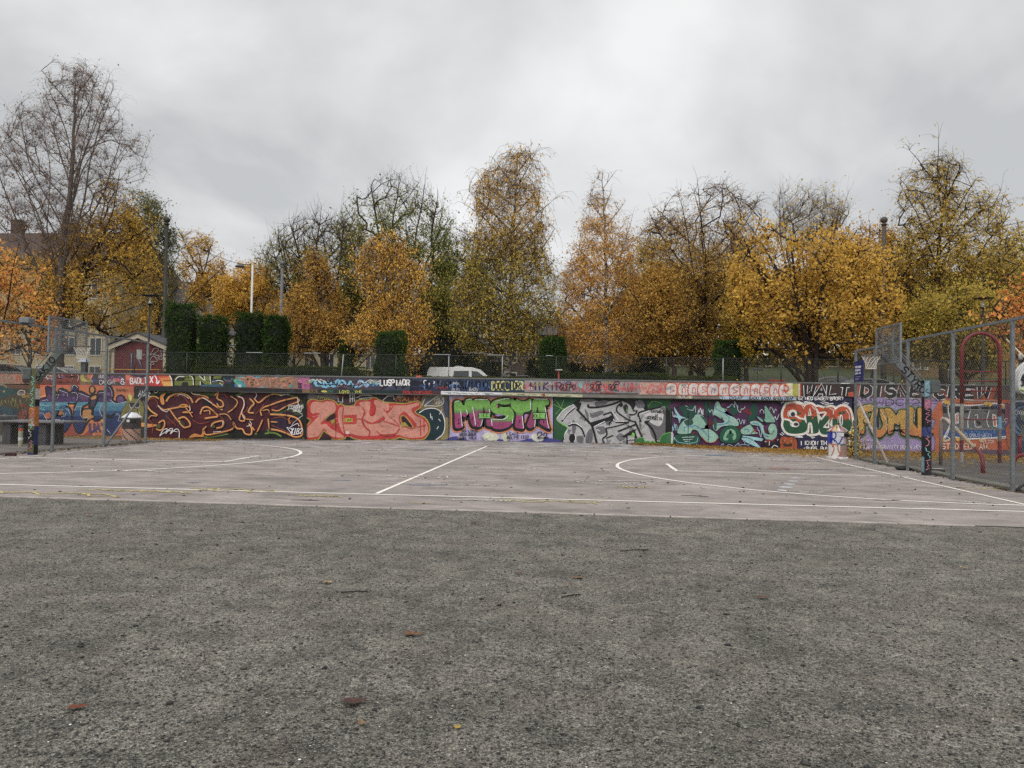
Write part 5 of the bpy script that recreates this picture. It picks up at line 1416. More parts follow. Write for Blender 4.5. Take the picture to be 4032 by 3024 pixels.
# ------------------------------------------------------------------ litter bins
def bin_(loc, label, upper, lower, lidcols, plinth, sc=1.0, marks=True):
    r = empty('litter_bin', loc, label, 'litter bin', 'painted litter bins')
    mb = MB(); n = 32; R_ = .30 * sc
    def wall(z0, z1, colf, r0, r1):
        for k in range(n):
            a, b = 2 * math.pi * k / n, 2 * math.pi * (k + 1) / n
            mb.add([(r0 * math.cos(a), r0 * math.sin(a), z0), (r0 * math.cos(b), r0 * math.sin(b), z0), (r1 * math.cos(b), r1 * math.sin(b), z1), (r1 * math.cos(a), r1 * math.sin(a), z1)], [(0, 1, 2, 3)], lin(colf(k, z0)))
    for i in range(8): wall(.07 + .055 * i, .07 + .055 * (i + 1), lower, R_, R_)
    for i in range(8): wall(.51 + .05 * i, .51 + .05 * (i + 1), upper, R_ * 1.02, R_ * 1.02)
    mb.build('body', COAT, r)
    mb = MB()
    mb.box((.06 * sc, -R_ * .93, .80), (.11 * sc, .10, .10), lin((216, 214, 206)), bev=.01); mb.box((.19 * sc, -R_ * .82, .80), (.17 * sc, .12, .12), lin((10, 10, 11)), bev=.01)
    mb.build('opening', COAT, r)
    if marks:
        mb = MB()
        def on(u, z): return (R_ * 1.035 * math.sin(u), -R_ * 1.035 * math.cos(u), z)
        for w_, col, q in ((.03, (34, 44, 140), [(-1.05, .55), (-1.0, .8), (-.75, .9), (-.45, .85), (-.5, .7), (-.85, .66)]), (.028, (34, 44, 140), [(-.85, .66), (-.5, .62), (-.2, .50), (.05, .62), (.25, .74)]), (.024, (34, 44, 140), [(-1.05, .55), (-.8, .7), (-.55, .58)]),
                           (.024, (190, 92, 50), [(-1.2, .50), (-.8, .48), (-.62, .36), (-.75, .22), (-.9, .12)]), (.026, (190, 92, 50), [(-.5, .5), (-.25, .44), (-.2, .3), (-.02, .2), (-.15, .09)]), (.022, (190, 92, 50), [(-.5, .5), (-.7, .49), (-.8, .4)])):
            C_ = catmull(q, False, 5)
            mb.tube([on(a, z) for a, z in C_], w_ * .6, 5, lin(col))
        mb.build('painted_tag', COAT, r)
        mb = MB(); mb.box((.26 * sc, -.14, .62), (.10, .05, .22), lin((120, 96, 96)), bev=.015, rz=.9); mb.build('bracket', COAT, r)
    mb = MB()
    for k in range(24):
        a, b = 2 * math.pi * k / 24, 2 * math.pi * (k + 1) / 24
        prof = [(.33 * sc, .905), (.335 * sc, .94), (.24 * sc, 1.02), (.13 * sc, 1.09), (.04 * sc, 1.12)]
        for (r0, z0), (r1, z1) in zip(prof[:-1], prof[1:]):
            mb.add([(r0 * math.cos(a), r0 * math.sin(a), z0), (r0 * math.cos(b), r0 * math.sin(b), z0), (r1 * math.cos(b), r1 * math.sin(b), z1), (r1 * math.cos(a), r1 * math.sin(a), z1)], [(0, 1, 2, 3)], lin(random.choice(lidcols)))
    lid = mb.build('lid', COAT, r)
    mb = MB()
    for i in range(9):
        a = random.random() * 6.28; rr = random.uniform(0, .2) * sc
        mb.box((rr * math.cos(a), rr * math.sin(a), 1.12 - rr * .6 + .01 * i % .03), (random.uniform(.06, .14), random.uniform(.04, .1), .025), lin(random.choice([(206, 196, 186), (180, 140, 110), (196, 170, 110), (150, 110, 120)])), rz=random.random() * 3, bev=.008)
    mb.build('litter', COAT, lid)
    mb = MB(); mb.lathe([(.34 * sc, -.12), (.345 * sc, .03), (.33 * sc, .075)], n=20, col=lin(plinth)); mb.build('plinth', SPOST, r)
    return r


def up1(k, z): return (58, 70, 150) if 14 < k < 20 else ((196, 196, 204) if 18 <= k < 26 else (176, 160, 158) if k < 28 else (150, 122, 120))
def lo1(k, z): return (208, 206, 200) if 16 < k < 24 else ((82, 110, 86) if z > .4 and k < 27 else (156, 126, 118))
bin_((8.42, 26.35, 0), 'litter bin painted with blue and orange letters, beside the right fence', up1, lo1, [(196, 186, 180), (160, 110, 120), (190, 160, 110), (80, 70, 66), (206, 200, 196), (120, 80, 70)], (200, 196, 192))
bin_((-16.85, 27.1, -.02), 'dark litter bin with a white cone lid, behind the left fence', lambda k, z: (58, 50, 50), lambda k, z: (176, 140, 122) if (k + int(z * 18)) % 5 else (50, 44, 44), [(216, 218, 220), (226, 228, 232), (206, 206, 208)], (92, 88, 84), 1.05, False)

# ------------------------------------------------------------------ table behind the left fence
tb = empty('concrete_table', (-19.3, 24.5, 0), 'long grey concrete table on slab legs behind the left fence', 'table')
tx = W(265, 1670, 24.1)[0] + 19.3
mb = MB(); mb.box(((tx - 3.6) / 2, 0, .78), (tx + 3.6, 1.2, .07), bev=.012); mb.build('table_top', plain('table_concrete', (112, 110, 112), .8, 0, .3, 3.0, bumpy=.4), tb)
mb = MB(); mb.box((-1.5, .0, .89), (2.2, .9, .13), bev=.02); mb.build('bench_board', plain('board_grey', (92, 92, 94), .8, 0, .3), tb)
for x in (W(20, 1700, 24.0)[0] + 19.3, W(185, 1700, 24.3)[0] + 19.3, -2.6):
    mb = MB(); mb.box((x, 0, .36), (.30, .9, .78), bev=.015); mb.build('leg', plain('table_leg_concrete', (66, 64, 66), .85, 0, .3, 3.0), tb)

pst = empty('bollard', G(80, 1758), 'short sprayed post beside the concrete table', 'post')
mb = MB()
for i in range(7): mb.lathe([(.07, .1 * i), (.07, .1 * (i + 1))], n=10, col=lin(random.choice([(206, 206, 206), (40, 40, 44), (170, 84, 54), (150, 150, 130)])), capb=False, capt=i == 6)
mb.build('shaft', COAT, pst)

# ------------------------------------------------------------------ playground frames, right of the court
RED = attrmat('red_tube_paint', .45, .2, 3.0, 30.0, .1, grime=.2)
REDC, GRC = lin((120, 30, 40), .7), lin((118, 112, 108))
ax0, ax1, ay = W(3787, 1600, 26.0)[0], W(3936, 1600, 26.0)[0], 26.0
ca = empty('climbing_arch', ((ax0 + ax1) / 2, ay, 0), 'tall dark red arched climbing ladder behind the right fence', 'climbing frame')
hw = (ax1 - ax0) / 2
ztop = W(3861, 1306, ay)[2] - .05
mb = MB()
zc = ztop - hw
P = [(-hw, 0, 1.9), (-hw, 0, zc)] + [(-hw * math.cos(a), 0, zc + hw * math.sin(a)) for a in np.linspace(0.15, math.pi - .15, 18)] + [(hw, 0, zc), (hw, 0, 1.9)]
mb.tube(P, .058, 10, REDC)
mb.build('arch', RED, ca)
for s_ in (-1, 1):
    mb = MB()
    cs = [(150, 140, 136), (96, 40, 46), (120, 110, 104), (140, 132, 124), (150, 148, 140)] if s_ < 0 else [(70, 30, 40), (110, 36, 46), (110, 104, 100), (110, 150, 176), (80, 34, 44)]
    for i in range(5): mb.lathe([(.057, .39 * i - .06), (.057, .39 * (i + 1) - .06)], c=(s_ * hw, 0, 0), n=10, col=lin(cs[i]), capb=False, capt=False)
    mb.build('leg', RED, ca)
for i, yy in enumerate((1463, 1501, 1540, 1579, 1615, 1652, 1691)):
    mb = MB(); z = W(3861, yy, ay)[2]
    mb.tube([(-hw + .04, 0, z), (hw - .04, 0, z)], .022, 8, REDC if i in (0, 1, 2, 5) else GRC); mb.build('rung', RED, ca)

bb = empty('slanted_bar', tuple(G(3704, 1832)), 'worn red and white slanted climbing bar behind the right hoop', 'climbing bar')
o0 = np.array(G(3704, 1832)); yb = o0[1]
def rel(px, py, Y): return np.array(W(px, py, Y)) - o0
mb = MB(); mb.tube([(0, 0, -.05), rel(3705, 1660, yb)], .05, 8, lin((112, 98, 90))); mb.build('leg', RED, bb)
mb = MB()
q = [rel(3705, 1660, yb), rel(3712, 1647, yb), rel(3727, 1652, yb - .2), rel(3765, 1690, yb - .8), rel(3800, 1725, yb - 1.4), rel(3840, 1765, yb - 2.1), rel(3860, 1784, yb - 2.5), rel(3868, 1805, yb - 2.7), (rel(3871, 1868, yb - 2.8))]
for a, b, c in ((0, 4, (190, 170, 160)), (3, 6, (170, 150, 120)), (5, 9, (110, 34, 42))): mb.tube(q[a:b], .052, 8, lin(c))
mb.build('bar', RED, bb)
rb = empty('low_bar', tuple(G(3988, 1886)), 'low bent red tube bar at the right edge', 'play bar')
o0 = np.array(G(3988, 1886))
mb = MB(); mb.tube([(0, 0, -.05), rel(3990, 1830, o0[1]), rel(3996, 1806, o0[1]), rel(4010, 1794, o0[1] - .02), rel(4050, 1788, o0[1] - .1), rel(4150, 1780, o0[1] - .3), rel(4165, 1795, o0[1] - .3), tuple(np.array(G(4165, 1900)) - o0)], .05, 10, REDC); mb.build('bar', RED, rb)
rp = empty('red_post', tuple(G(4015, 1800)), 'dark red post standing by the wall at the right edge', 'post')
mb = MB(); mb.tube([(0, 0, -.05), (0, 0, .75)], .06, 8, REDC); mb.tube([(0, 0, .75), (0, 0, .80)], .075, 8, REDC); mb.build('shaft', RED, rp)
# white play panel hanging at the right edge
pp = empty('play_panel', tuple(G(4150, 1880)), 'rounded white play panel with black graffiti at the right edge', 'play panel')
o0 = np.array(G(4150, 1880)); Yp = o0[1]
mb = MB()
P = [rel(a, b, Yp) for a, b in ((4003, 1535), (3999, 1500), (4004, 1465), (4016, 1445), (4040, 1425), (4080, 1412), (4150, 1412), (4200, 1440), (4210, 1500), (4190, 1545), (4060, 1552), (4020, 1550))]
C3 = catmull([(a[0], a[2]) for a in P], True, 4)
mb.prism([tuple(c) for c in C3], 'y', -.12, .12, lin((206, 206, 204))); pan = mb.build('panel', COAT, pp, recalc=True)
mb = MB()
for k, s_ in enumerate(("4012,1500 4020,1478 4034,1474 4050,1480", "4014,1508 4030,1500 4050,1512", "4020,1485 4024,1510 4032,1520", "4036,1480 4036,1512", "4010,1520 4030,1512 4060,1522")):
    mb.tube([tuple(rel(a, b, Yp) + np.array([0, -.125, 0])) for a, b in catmull(pts(s_), False, 4)], .03, 5, lin((24, 22, 30)))
mb.tube([tuple(rel(a, b, Yp) + np.array([0, -.125, 0])) for a, b in ((4008, 1532), (4026, 1538), (4060, 1536))], .05, 5, lin((196, 206, 150)))
mb.build('painted_tag', COAT, pan)
mb = MB(); mb.tube([rel(4035, 1540, Yp) + np.array([.5, .2, 0]), (0.1, .2, 0)], .05, 8, REDC); mb.build('leg', RED, pp)
mb = MB(); mb.tube([rel(3963, 1336, Yp + 1.2), rel(4012, 1385, Yp + .6), rel(4040, 1412, Yp)], .022, 6, lin((196, 186, 160))); mb.tube([rel(4018, 1392, Yp + .4), rel(4019, 1416, Yp + .4)], .05, 6, lin((190, 186, 176))); mb.build('rope', COAT, pp)

# small things on the ground by the right hoop
bg_ = empty('shoe_bag', tuple(G(3558, 1852)), 'crumpled black bag lying beside the right fence', 'bag')
mb = MB(); mb.lathe([(.05, 0), (.15, .02), (.17, .06), (.11, .11), (.03, .13)], n=12, col=lin((30, 30, 32))); o = mb.build('body', COAT, bg_); o.scale = (1.3, .8, 1)
bk = empty('concrete_block', tuple(G(3688, 1862)), 'dark block with a pale top lying behind the right hoop post', 'block')
mb = MB(); mb.box((0, 0, .05), (.36, .2, .10), lin((40, 40, 42)), bev=.012); mb.box((0.02, 0, .112), (.30, .16, .02), lin((170, 168, 164)), bev=.006); mb.build('body', COAT, bk)
bk = empty('brick', tuple(G(42, 1796)), 'dark brown brick lying by the left hoop post', 'brick')
mb = MB(); mb.box((0, 0, .045), (.26, .11, .09), lin((66, 42, 40)), bev=.01, rz=.2); mb.build('body', COAT, bk)

# ------------------------------------------------------------------ single leaves and sticks on the grit
LEAF = attrmat('dry_leaf', .7, .25, 30.0, 90.0, .3)
def drop_leaf(px, py, L, col, label, rz, curl=.25):
    c = G(px, py)
    mb = MB(); n = 12
    top = []
    for k in range(n):
        a = 2 * math.pi * k / n
        r_ = L * (.5 + .12 * math.cos(3 * a) + .06 * random.uniform(-1, 1))
        x, y = r_ * math.cos(a), .62 * r_ * math.sin(a)
        top.append((x, y, .006 + curl * (abs(y) + .3 * abs(x)) + random.uniform(0, .006)))
    for k in range(n): mb.add([(0, 0, .012), top[k], top[(k + 1) % n]], [(0, 1, 2)], lin([min(255, v * random.uniform(.85, 1.15)) for v in col], .5))
    mb.tube([(L * .45, 0, .012), (L * .8, .01, .006)], .0016, 4, lin((70, 44, 30)))
    o = mb.build('dead_leaf', LEAF, None, tuple(c)); o.rotation_euler = (0, 0, rz)
    tag(o, label, 'leaf', 'fallen leaves on the grit')
drop_leaf(1620, 2503, .13, (136, 92, 66), 'large curled rust brown leaf in the middle of the grit', .2)
drop_leaf(1392, 2773, .13, (92, 66, 54), 'dark brown torn leaf low left of centre on the grit', .5, .35)
drop_leaf(1287, 2298, .10, (196, 152, 110), 'pale tan curled leaf on the grit', 2.8, .4)
drop_leaf(1802, 2868, .055, (206, 172, 84), 'small yellow leaf near the bottom of the grit', 1.2, .2)
drop_leaf(2041, 2260, .07, (120, 74, 58), 'small reddish leaf right of the middle of the grit', 2.4)
drop_leaf(2277, 2277, .11, (136, 108, 70), 'narrow ochre leaf on the right half of the grit', 3.0, .1)
drop_leaf(3002, 2357, .10, (112, 64, 46), 'brown leaf on the right side of the grit', .4)
drop_leaf(300, 2793, .09, (132, 72, 46), 'brown leaf near the bottom left of the grit', .7)
drop_leaf(1868, 2062, .12, (92, 48, 40), 'dark red leaf close to the court edge, right of the centre line', .1)
drop_leaf(350, 2032, .11, (180, 140, 104), 'pale leaf close to the court edge at the left', 2.9)
drop_leaf(1424, 2853, .06, (150, 130, 100), 'tiny buff leaf beside the dark torn leaf', 2.2)
drop_leaf(3800, 2240, .06, (196, 146, 60), 'small orange leaf at the right side of the grit', 1.0)
def stick(px, py, L, label, rz):
    mb = MB(); mb.tube([(-L / 2, 0, .008), (-L * .1, L * .04, .012), (L * .2, -L * .02, .014), (L / 2, L * .05, .008)], .006, 5, lin((40, 32, 28))); mb.tube([(L * .1, 0, .012), (L * .22, L * .12, .02)], .004, 4, lin((44, 34, 28)))
    o = mb.build('twig', LEAF, None, tuple(G(px, py))); o.rotation_euler = (0, 0, rz)
    tag(o, label, 'twig', 'twigs on the ground')
stick(1200, 1972, .45, 'dark twig lying on the court near its front edge', .1)
stick(2736, 1955, .5, 'dark forked twig on the court right of the middle', -.2)
stick(3500, 1972, .55, 'long twig across the front side line', .1)
stick(2500, 2170, .35, 'short twig on the grit right of centre', .4)
stick(1395, 2335, .22, 'short dark twig beside the pale tan leaf', .3)
stick(2250, 2350, .2, 'small dark twig in the middle of the grit', .6)


# ------------------------------------------------------------------ things behind the wall
# red hut
hx0, hx1, hy = W(447, 1420, 40)[0], W(650, 1420, 40)[0], 40.0
hg = ter(-24, 40)
hut = empty('red_hut', ((hx0 + hx1) / 2, hy, hg), 'small red wooden hut with cream trim and grey scribbles behind the wall', 'hut')
hw = (hx1 - hx0) / 2
ze, zr = W(655, 1362, 40)[2] - hg, W(560, 1318, 40)[2] - hg
mb = MB()
mb.prism([(-hw, -.2), (hw, -.2), (hw, ze), (0.0, zr), (-hw, ze)], 'y', 0, 3.0, lin((112, 34, 38)))
hutw = plain('hut_red_boards', (92, 28, 32), .7, 0, .18, 4.0)
wl = mb.build('wall', hutw, hut, recalc=True)
CR = plain('cream_trim', (180, 168, 148), .6, 0, .12)
for s_ in (-1, 1):
    mb = MB(); mb.box((s_ * hw, -.02, ze / 2 - .1), (.16, .12, ze), bev=.01); mb.build('corner_board', CR, hut)
mb = MB()
for s_ in (-1, 1): mb.prism([(0, zr + .06), (s_ * (hw + .25), ze - .04), (s_ * (hw + .25), ze - .30), (0, zr - .20)], 'y', -.22, -.14)
mb.build('barge_board', CR, hut, recalc=True)
mb = MB()
for s_ in (-1, 1): mb.prism([(0, zr + .14), (s_ * (hw + .3), ze + .04), (s_ * (hw + .3), ze - .03), (0, zr + .065)], 'y', -.3, 3.2)
mb.build('roof', plain('hut_roof', (72, 72, 76), .8, 0, .3), hut, recalc=True)
mb = MB()
for q in ("592,1398 610,1372 625,1375 618,1388 598,1396 590,1402", "600,1392 612,1398 640,1400 645,1386 632,1380 640,1398", "622,1408 640,1396 646,1405 636,1416 625,1410 632,1404 638,1408", "590,1420 605,1402 622,1422 590,1422", "590,1438 600,1425 608,1434 596,1438 595,1455", "560,1400 572,1396"):
    mb.tube([tuple(np.array(W(a, b, hy)) - np.array(hut.location) + np.array([0, -.02, 0])) for a, b in catmull(pts(q), False, 4)], .03, 4, lin((150, 142, 138)))
mb.build('scribble', COAT, wl)
mb = MB()
for a, b, c, d in ((518, 1390, 518, 1468), (545, 1415, 560, 1452)): mb.tube([tuple(np.array(W(a, b, hy - .06)) - np.array(hut.location)), tuple(np.array(W(c, d, hy - .06)) - np.array(hut.location))], .035, 6, lin((110, 122, 150)))
mb.build('pipe', COAT, hut)
rl = empty('yellow_rail', (hx0, hy - .8, hg), 'thin yellow rail in front of the red hut', 'rail')
mb = MB(); z = W(500, 1456, hy - .8)[2] - hg
mb.tube([(-.3, 0, z), (3.2, 0, z + .02)], .03, 6, lin((186, 140, 60)))
for x in (-.2, 1.5, 3.1): mb.tube([(x, 0, -.1), (x, 0, z)], .03, 6, lin((80, 76, 70)))
mb.build('bar', COAT, rl)

# lamp posts with a flat round hood
def park_lamp(px, zb, label):
    Y = 36.0
    x = W(px, 1300, Y)[0]
    r = empty('park_lamp', (x, Y, ter(x, Y)), label, 'street lamp', 'park lamps with flat hoods')
    H = 6.28 - ter(x, Y)
    mb = MB(); mb.lathe([(.11, -.1), (.10, .1), (.075, .12), (.07, 2.2), (.045, 2.25), (.042, H)], n=12); mb.build('pole', DARKM, r)
    mb = MB(); mb.lathe([(.05, H), (.15, H + .03), (.15, H + .06)], n=16); mb.build('collar', DARKM, r)
    mb = MB(); mb.lathe([(.10, H + .06), (.035, H + .22), (.03, H + .42)], n=12); mb.build('reflector', plain('lamp_reflector', (214, 214, 210), .4), r)
    g, t, b = newmat('lamp_glass') if 'lamp_glass' not in MATS else (MATS['lamp_glass'], None, None)
    if t:
        b.inputs['Base Color'].default_value = (.9, .9, .9, 1); b.inputs['Transmission Weight'].default_value = 1.0; b.inputs['Roughness'].default_value = .05; b.inputs['IOR'].default_value = 1.02
    mb = MB(); mb.lathe([(.135, H + .06), (.135, H + .44)], n=16, capb=False, capt=False); mb.build('glass', g, r)
    mb = MB(); mb.lathe([(.14, H + .44), (.40, H + .45), (.41, H + .47), (.12, H + .52), (.04, H + .54)], n=24); mb.build('hood', DARKM, r)
    return r
park_lamp(587, 0, 'dark park lamp with a flat hood in front of the red hut')
park_lamp(3870, 0, 'dark park lamp above the arched climbing ladder')

# white street light and poles
x, Y = W(992, 1150, 50)[0], 50.0
sl = empty('street_light', (x, Y, ter(x, Y)), 'tall white street light pole with an arm to the left', 'street lamp')
zt = W(992, 1042, Y)[2] - ter(x, Y)
mb = MB(); mb.tube([(0, 0, -.1), (0, 0, zt)], [.095, .07], 10); mb.build('pole', plain('white_pole', (206, 202, 194), .5, 0, .1), sl)
ax = W(945, 1040, Y)[0] - x
mb = MB(); mb.tube([(.05, 0, zt - .02), (ax * .5, 0, zt + .02), (ax + .1, 0, zt)], .03, 6); mb.build('arm', DARKM, sl)
mb = MB(); mb.lathe([(.34, zt - .16), (.30, zt - .08), (.10, zt + .02), (.06, zt + .10)], c=(ax, 0, 0), n=14); mb.build('lamp_head', plain('lamp_head_grey', (92, 94, 98), .5), sl)

def pole(px, ptop, Y, r0, col, label, ball=True, rings=True):
    x = W(px, 1200, Y)[0]
    r = empty('tram_pole', (x, Y, ter(x, Y)), label, 'pole', 'overhead wire poles')
    zt = W(px, ptop, Y)[2] - ter(x, Y)
    m = plain('pole_' + str(px), col, .6, .1, .15)
    mb = MB(); mb.tube([(0, 0, -.1), (0, 0, zt * .35), (0, 0, zt * .352), (0, 0, zt)], [r0, r0, r0 * .8, r0 * .66], 12); mb.build('shaft', m, r)
    mb = MB(); mb.lathe([(r0 * .9, zt - .02), (r0 * 1.1, zt + .05), (r0 * .5, zt + .1)] + [(max(.01, r0 * 1.25 * math.sin(a)), zt + .1 + r0 * 1.2 - r0 * 1.25 * math.cos(a)) for a in np.linspace(.4, 3.1, 7)], n=12); mb.build('finial', m, r)
    return r, zt
pole(648, 884, 42, .14, (46, 44, 38), 'dark pole with a ball top left of the clipped columns')
pole(1108, 1052, 52, .15, (104, 104, 106), 'grey pole with a ball top beside the white street light', )
pole(3480, 886, 46, .16, (78, 70, 60), 'brown pole with a ball top among the yellow trees on the right')
def wire(a, b, sag, label):
    a, b = np.array(a), np.array(b)
    mb = MB(); mb.tube([a + (b - a) * t + np.array([0, 0, -sag * 4 * t * (1 - t)]) - a for t in np.linspace(0, 1, 14)], .016, 4)
    o = mb.build('overhead_wire', DARKM, None, tuple(a)); tag(o, label, 'wire', 'overhead wires')
wire(W(648, 890, 42), W(950, 1040, 50), .3, 'thin overhead wire from the left pole down to the street light')
wire(W(3480, 905, 46), W(3100, 900, 60), .3, 'thin overhead wire left of the brown pole')
wire(W(3480, 905, 46), W(4100, 852, 40), .5, 'thin overhead wire from the brown pole to the right edge')

# ------------------------------------------------------------------ vehicles on the street
GLASS = plain('car_glass', (40, 46, 50), .12, 0, .1, 3.0, spec=.6)
TYRE = plain('tyre_rubber', (26, 26, 27), .8, 0, .1)
RIMM = plain('wheel_rim', (120, 122, 124), .4, .4, .1)
def loft(mb, prof, hw_, inset, col=(1, 1, 1)):
    """side outline extruded across, with the upper points pulled in (tumblehome)"""
    zm = max(z for x, z in prof)
    n = len(prof); vs = []
    for s_ in (-1, 1):
        for x, z in prof:
            t = max(0.0, (z - .95) / (zm - .95)) if zm > .95 else 0
            vs.append((x, s_ * (hw_ - inset * t), z))
    fs = [tuple(range(n)), tuple(range(2 * n - 1, n - 1, -1))]
    for i in range(n): fs.append((i, (i + 1) % n, n + (i + 1) % n, n + i))
    mb.add(vs, fs, col)
def car(name, loc, rz, prof, hw_, inset, body, wins, wheels, label, cat, rw=.32):
    r = empty(name, loc, label, cat, None, rz)
    mb = MB(); loft(mb, prof, hw_, inset)
    o = mb.build('body', body, r, recalc=True)
    bv = o.modifiers.new('bevel', 'BEVEL'); bv.width = .05; bv.segments = 2; bv.limit_method = 'ANGLE'; bv.angle_limit = math.radians(25)
    zm = max(z for x, z in prof)
    for w_ in wins:
        for s_ in (-1, 1):
            mb = MB()
            def yy(z): return s_ * (hw_ + .006 - inset * max(0, (z - .95) / (zm - .95)))
            vs = [(x, yy(z), z) for x, z in w_] + [(x, yy(z) - s_ * .03, z) for x, z in w_]
            n = len(w_)
            mb.add(vs, [tuple(range(n)), tuple(range(2 * n - 1, n - 1, -1))] + [(i, (i + 1) % n, n + (i + 1) % n, n + i) for i in range(n)])
            mb.build('window', GLASS, r, recalc=True)
    for x in wheels:
        for s_ in (-1, 1):
            mb = MB(); N = 18
            pr = [(.12, -.10), (rw * .95, -.10), (rw, -.06), (rw, .06), (rw * .95, .10), (.12, .10)]
            vs = []
            for rr, yv in pr:
                for k in range(N): vs.append((x + rr * math.cos(2 * math.pi * k / N), s_ * (hw_ - .10) + yv, rw + rr * math.sin(2 * math.pi * k / N)))
            fs = [(i * N + k, i * N + (k + 1) % N, (i + 1) * N + (k + 1) % N, (i + 1) * N + k) for i in range(5) for k in range(N)]
            mb.add(vs, fs); wh = mb.build('wheel', TYRE, r)
            mb = MB(); mb.add([(x + rw * .62 * math.cos(2 * math.pi * k / N), s_ * (hw_ + .008), rw + rw * .62 * math.sin(2 * math.pi * k / N)) for k in range(N)], [tuple(range(N))]); mb.build('rim', RIMM, wh)
    return r
vx0 = W(1675, 1460, 47)[0]
vg = ter(-8, 47)
vprof = [(0, .45), (.02, 1.2), (.12, 1.80), (.25, 1.93), (2.9, 1.95), (3.45, 1.80), (4.15, 1.22), (4.75, 1.08), (4.9, .8), (4.92, .4), (4.2, .28), (.4, .28)]
van = car('white_van', (vx0, 48, vg), 0, vprof, .95, .14, plain('van_white', (222, 222, 218), .35, 0, .05), [[(1.75, 1.18), (1.78, 1.70), (2.72, 1.72), (2.75, 1.18)], [(2.92, 1.16), (2.90, 1.72), (3.28, 1.68), (3.95, 1.20)]], (.95, 3.95), 'white panel van parked on the street above the wall', 'van')
mb = MB(); mb.add([(3.48, -.72, 1.80), (4.12, -.80, 1.27), (4.12, .80, 1.27), (3.48, .72, 1.80)], [(0, 1, 2, 3)]); o = mb.build('windscreen', GLASS, van, (.02, 0, .02))
mb = MB(); mb.lathe([(.32, 1.94), (.30, 2.02), (.2, 2.05)], c=(1.95, 0, 0), n=12); mb.build('roof_vent', plain('vent_white', (210, 210, 206), .5), van)
mb = MB(); mb.box((3.05, -1.02, 1.28), (.10, .16, .22), bev=.03); mb.box((3.05, 1.02, 1.28), (.10, .16, .22), bev=.03); mb.build('mirror', plain('mirror_dark', (40, 40, 42), .4), van)
mb = MB()
for z in (.9, 1.2, 1.5, 1.75): mb.box((-.06, 0, z), (.03, .7, .03))
for y in (-.35, .35): mb.box((-.06, y, 1.3), (.035, .03, 1.0))
mb.build('ladder', DARKM, van)
cprof = [(0, .45), (.03, .85), (.35, .98), (1.0, 1.38), (1.5, 1.47), (2.4, 1.45), (2.9, 1.30), (3.5, .98), (4.15, .86), (4.3, .6), (4.3, .35), (3.9, .22), (.4, .22)]
cwin = [[(.75, 1.02), (1.15, 1.33), (1.85, 1.39), (1.85, 1.0)], [(1.93, 1.0), (1.93, 1.39), (2.4, 1.38), (2.78, 1.26), (3.25, 1.0)]]
def pcar(px_front, Y, body, label):
    x = W(px_front, 1460, Y)[0]
    r = car('parked_car', (x - 4.0, Y, ter(x, Y) - .02), 0, cprof, .88, .2, body, cwin, (.8, 3.4), label, 'car')
    r['group'] = 'cars parked behind the wall'
    mb = MB(); mb.add([(2.93, -.62, 1.285), (3.47, -.74, 1.0), (3.47, .74, 1.0), (2.93, .62, 1.285)], [(0, 1, 2, 3)]); mb.build('windscreen', GLASS, r, (.03, 0, .025))
    return r
SILV = plain('car_silver', (176, 178, 180), .3, .4, .05)
pcar(160, 39.9, plain('car_dark_grey', (60, 62, 66), .3, .3, .05), 'dark grey car at the far left above the wall')
pcar(352, 42.6, SILV, 'silver car behind the bare birch trunk')
c3 = pcar(2190, 50, plain('car_blue_black', (34, 38, 46), .3, .3, .05), 'dark estate car with roof bars in front of the brick building')
mb = MB(); mb.box((1.8, 0, 1.54), (.8, 1.2, .05), bev=.01); mb.build('roof_bar', plain('roof_bar_white', (206, 206, 206), .5), c3)
c4 = pcar(3570, 44.5, plain('car_pale', (150, 156, 160), .3, .3, .05), 'pale silver car seen through the right fence')
pcar(3430, 46.5, plain('car_grey', (120, 118, 116), .3, .3, .05), 'grey car seen behind the right notice sign')

# red post with a white cap, signs and bench seen over the wall
def signpost(px, Y, py_top, r0, col, label, name='post_marker'):
    x = W(px, 1460, Y)[0]
    r = empty(name, (x, Y, ter(x, Y)), label, 'sign')
    zt = W(px, py_top, Y)[2] - ter(x, Y)
    mb = MB(); mb.tube([(0, 0, -.1), (0, 0, zt)], r0, 8, lin(col)); mb.build('post', COAT, r)
    return r, zt
r, zt = signpost(2200, 35.5, 1457, .05, (132, 46, 44), 'red post with a white cap behind the wall fence')
mb = MB(); mb.box((0, 0, zt), (.34, .2, .04), lin((214, 212, 206)), bev=.01); mb.build('cap', COAT, r)
r, zt = signpost(2983, 43, 1448, .02, (90, 90, 90), 'white rectangular sign on a thin post on the grass bank', 'small_sign')
mb = MB(); mb.box((0, -.04, zt - .12), (.60, .02, .18), lin((150, 152, 146)), bev=.004); mb.box((0, -.054, zt - .12), (.52, .006, .10), lin((104, 110, 100))); mb.build('board', COAT, r)
r, zt = signpost(892, 38.5, 1335, .03, (120, 120, 120), 'white arrow sign reading Minigolf between the clipped columns', 'arrow_sign')
mb = MB(); mb.prism([(0, zt - .42), (.36, zt - .42), (.44, zt - .34), (.36, zt - .24), (0, zt - .24)], 'y', -.05, -.03, lin((200, 200, 196)))
brd = mb.build('board', COAT, r, recalc=True)
mb = MB(); s0 = .03
for ch in "MINIGOLF":
    for st in GL[ch].split('|'):
        q = [(s0 + int(a[0]) / 6 * .026, -.053, zt - .365 + int(a[1]) / 8 * .075) for a in st.split()]
        mb.tube(q, .005, 3, lin((30, 34, 40)))
    s0 += .041
mb.build('lettering', COAT, brd)
x = W(3062, 1500, 37)[0]
bn = empty('park_bench', (x, 37, ter(x, 37)), 'red park bench back just showing above the wall', 'bench')
mb = MB()
zb = W(3062, 1497, 37)[2] - ter(x, 37)
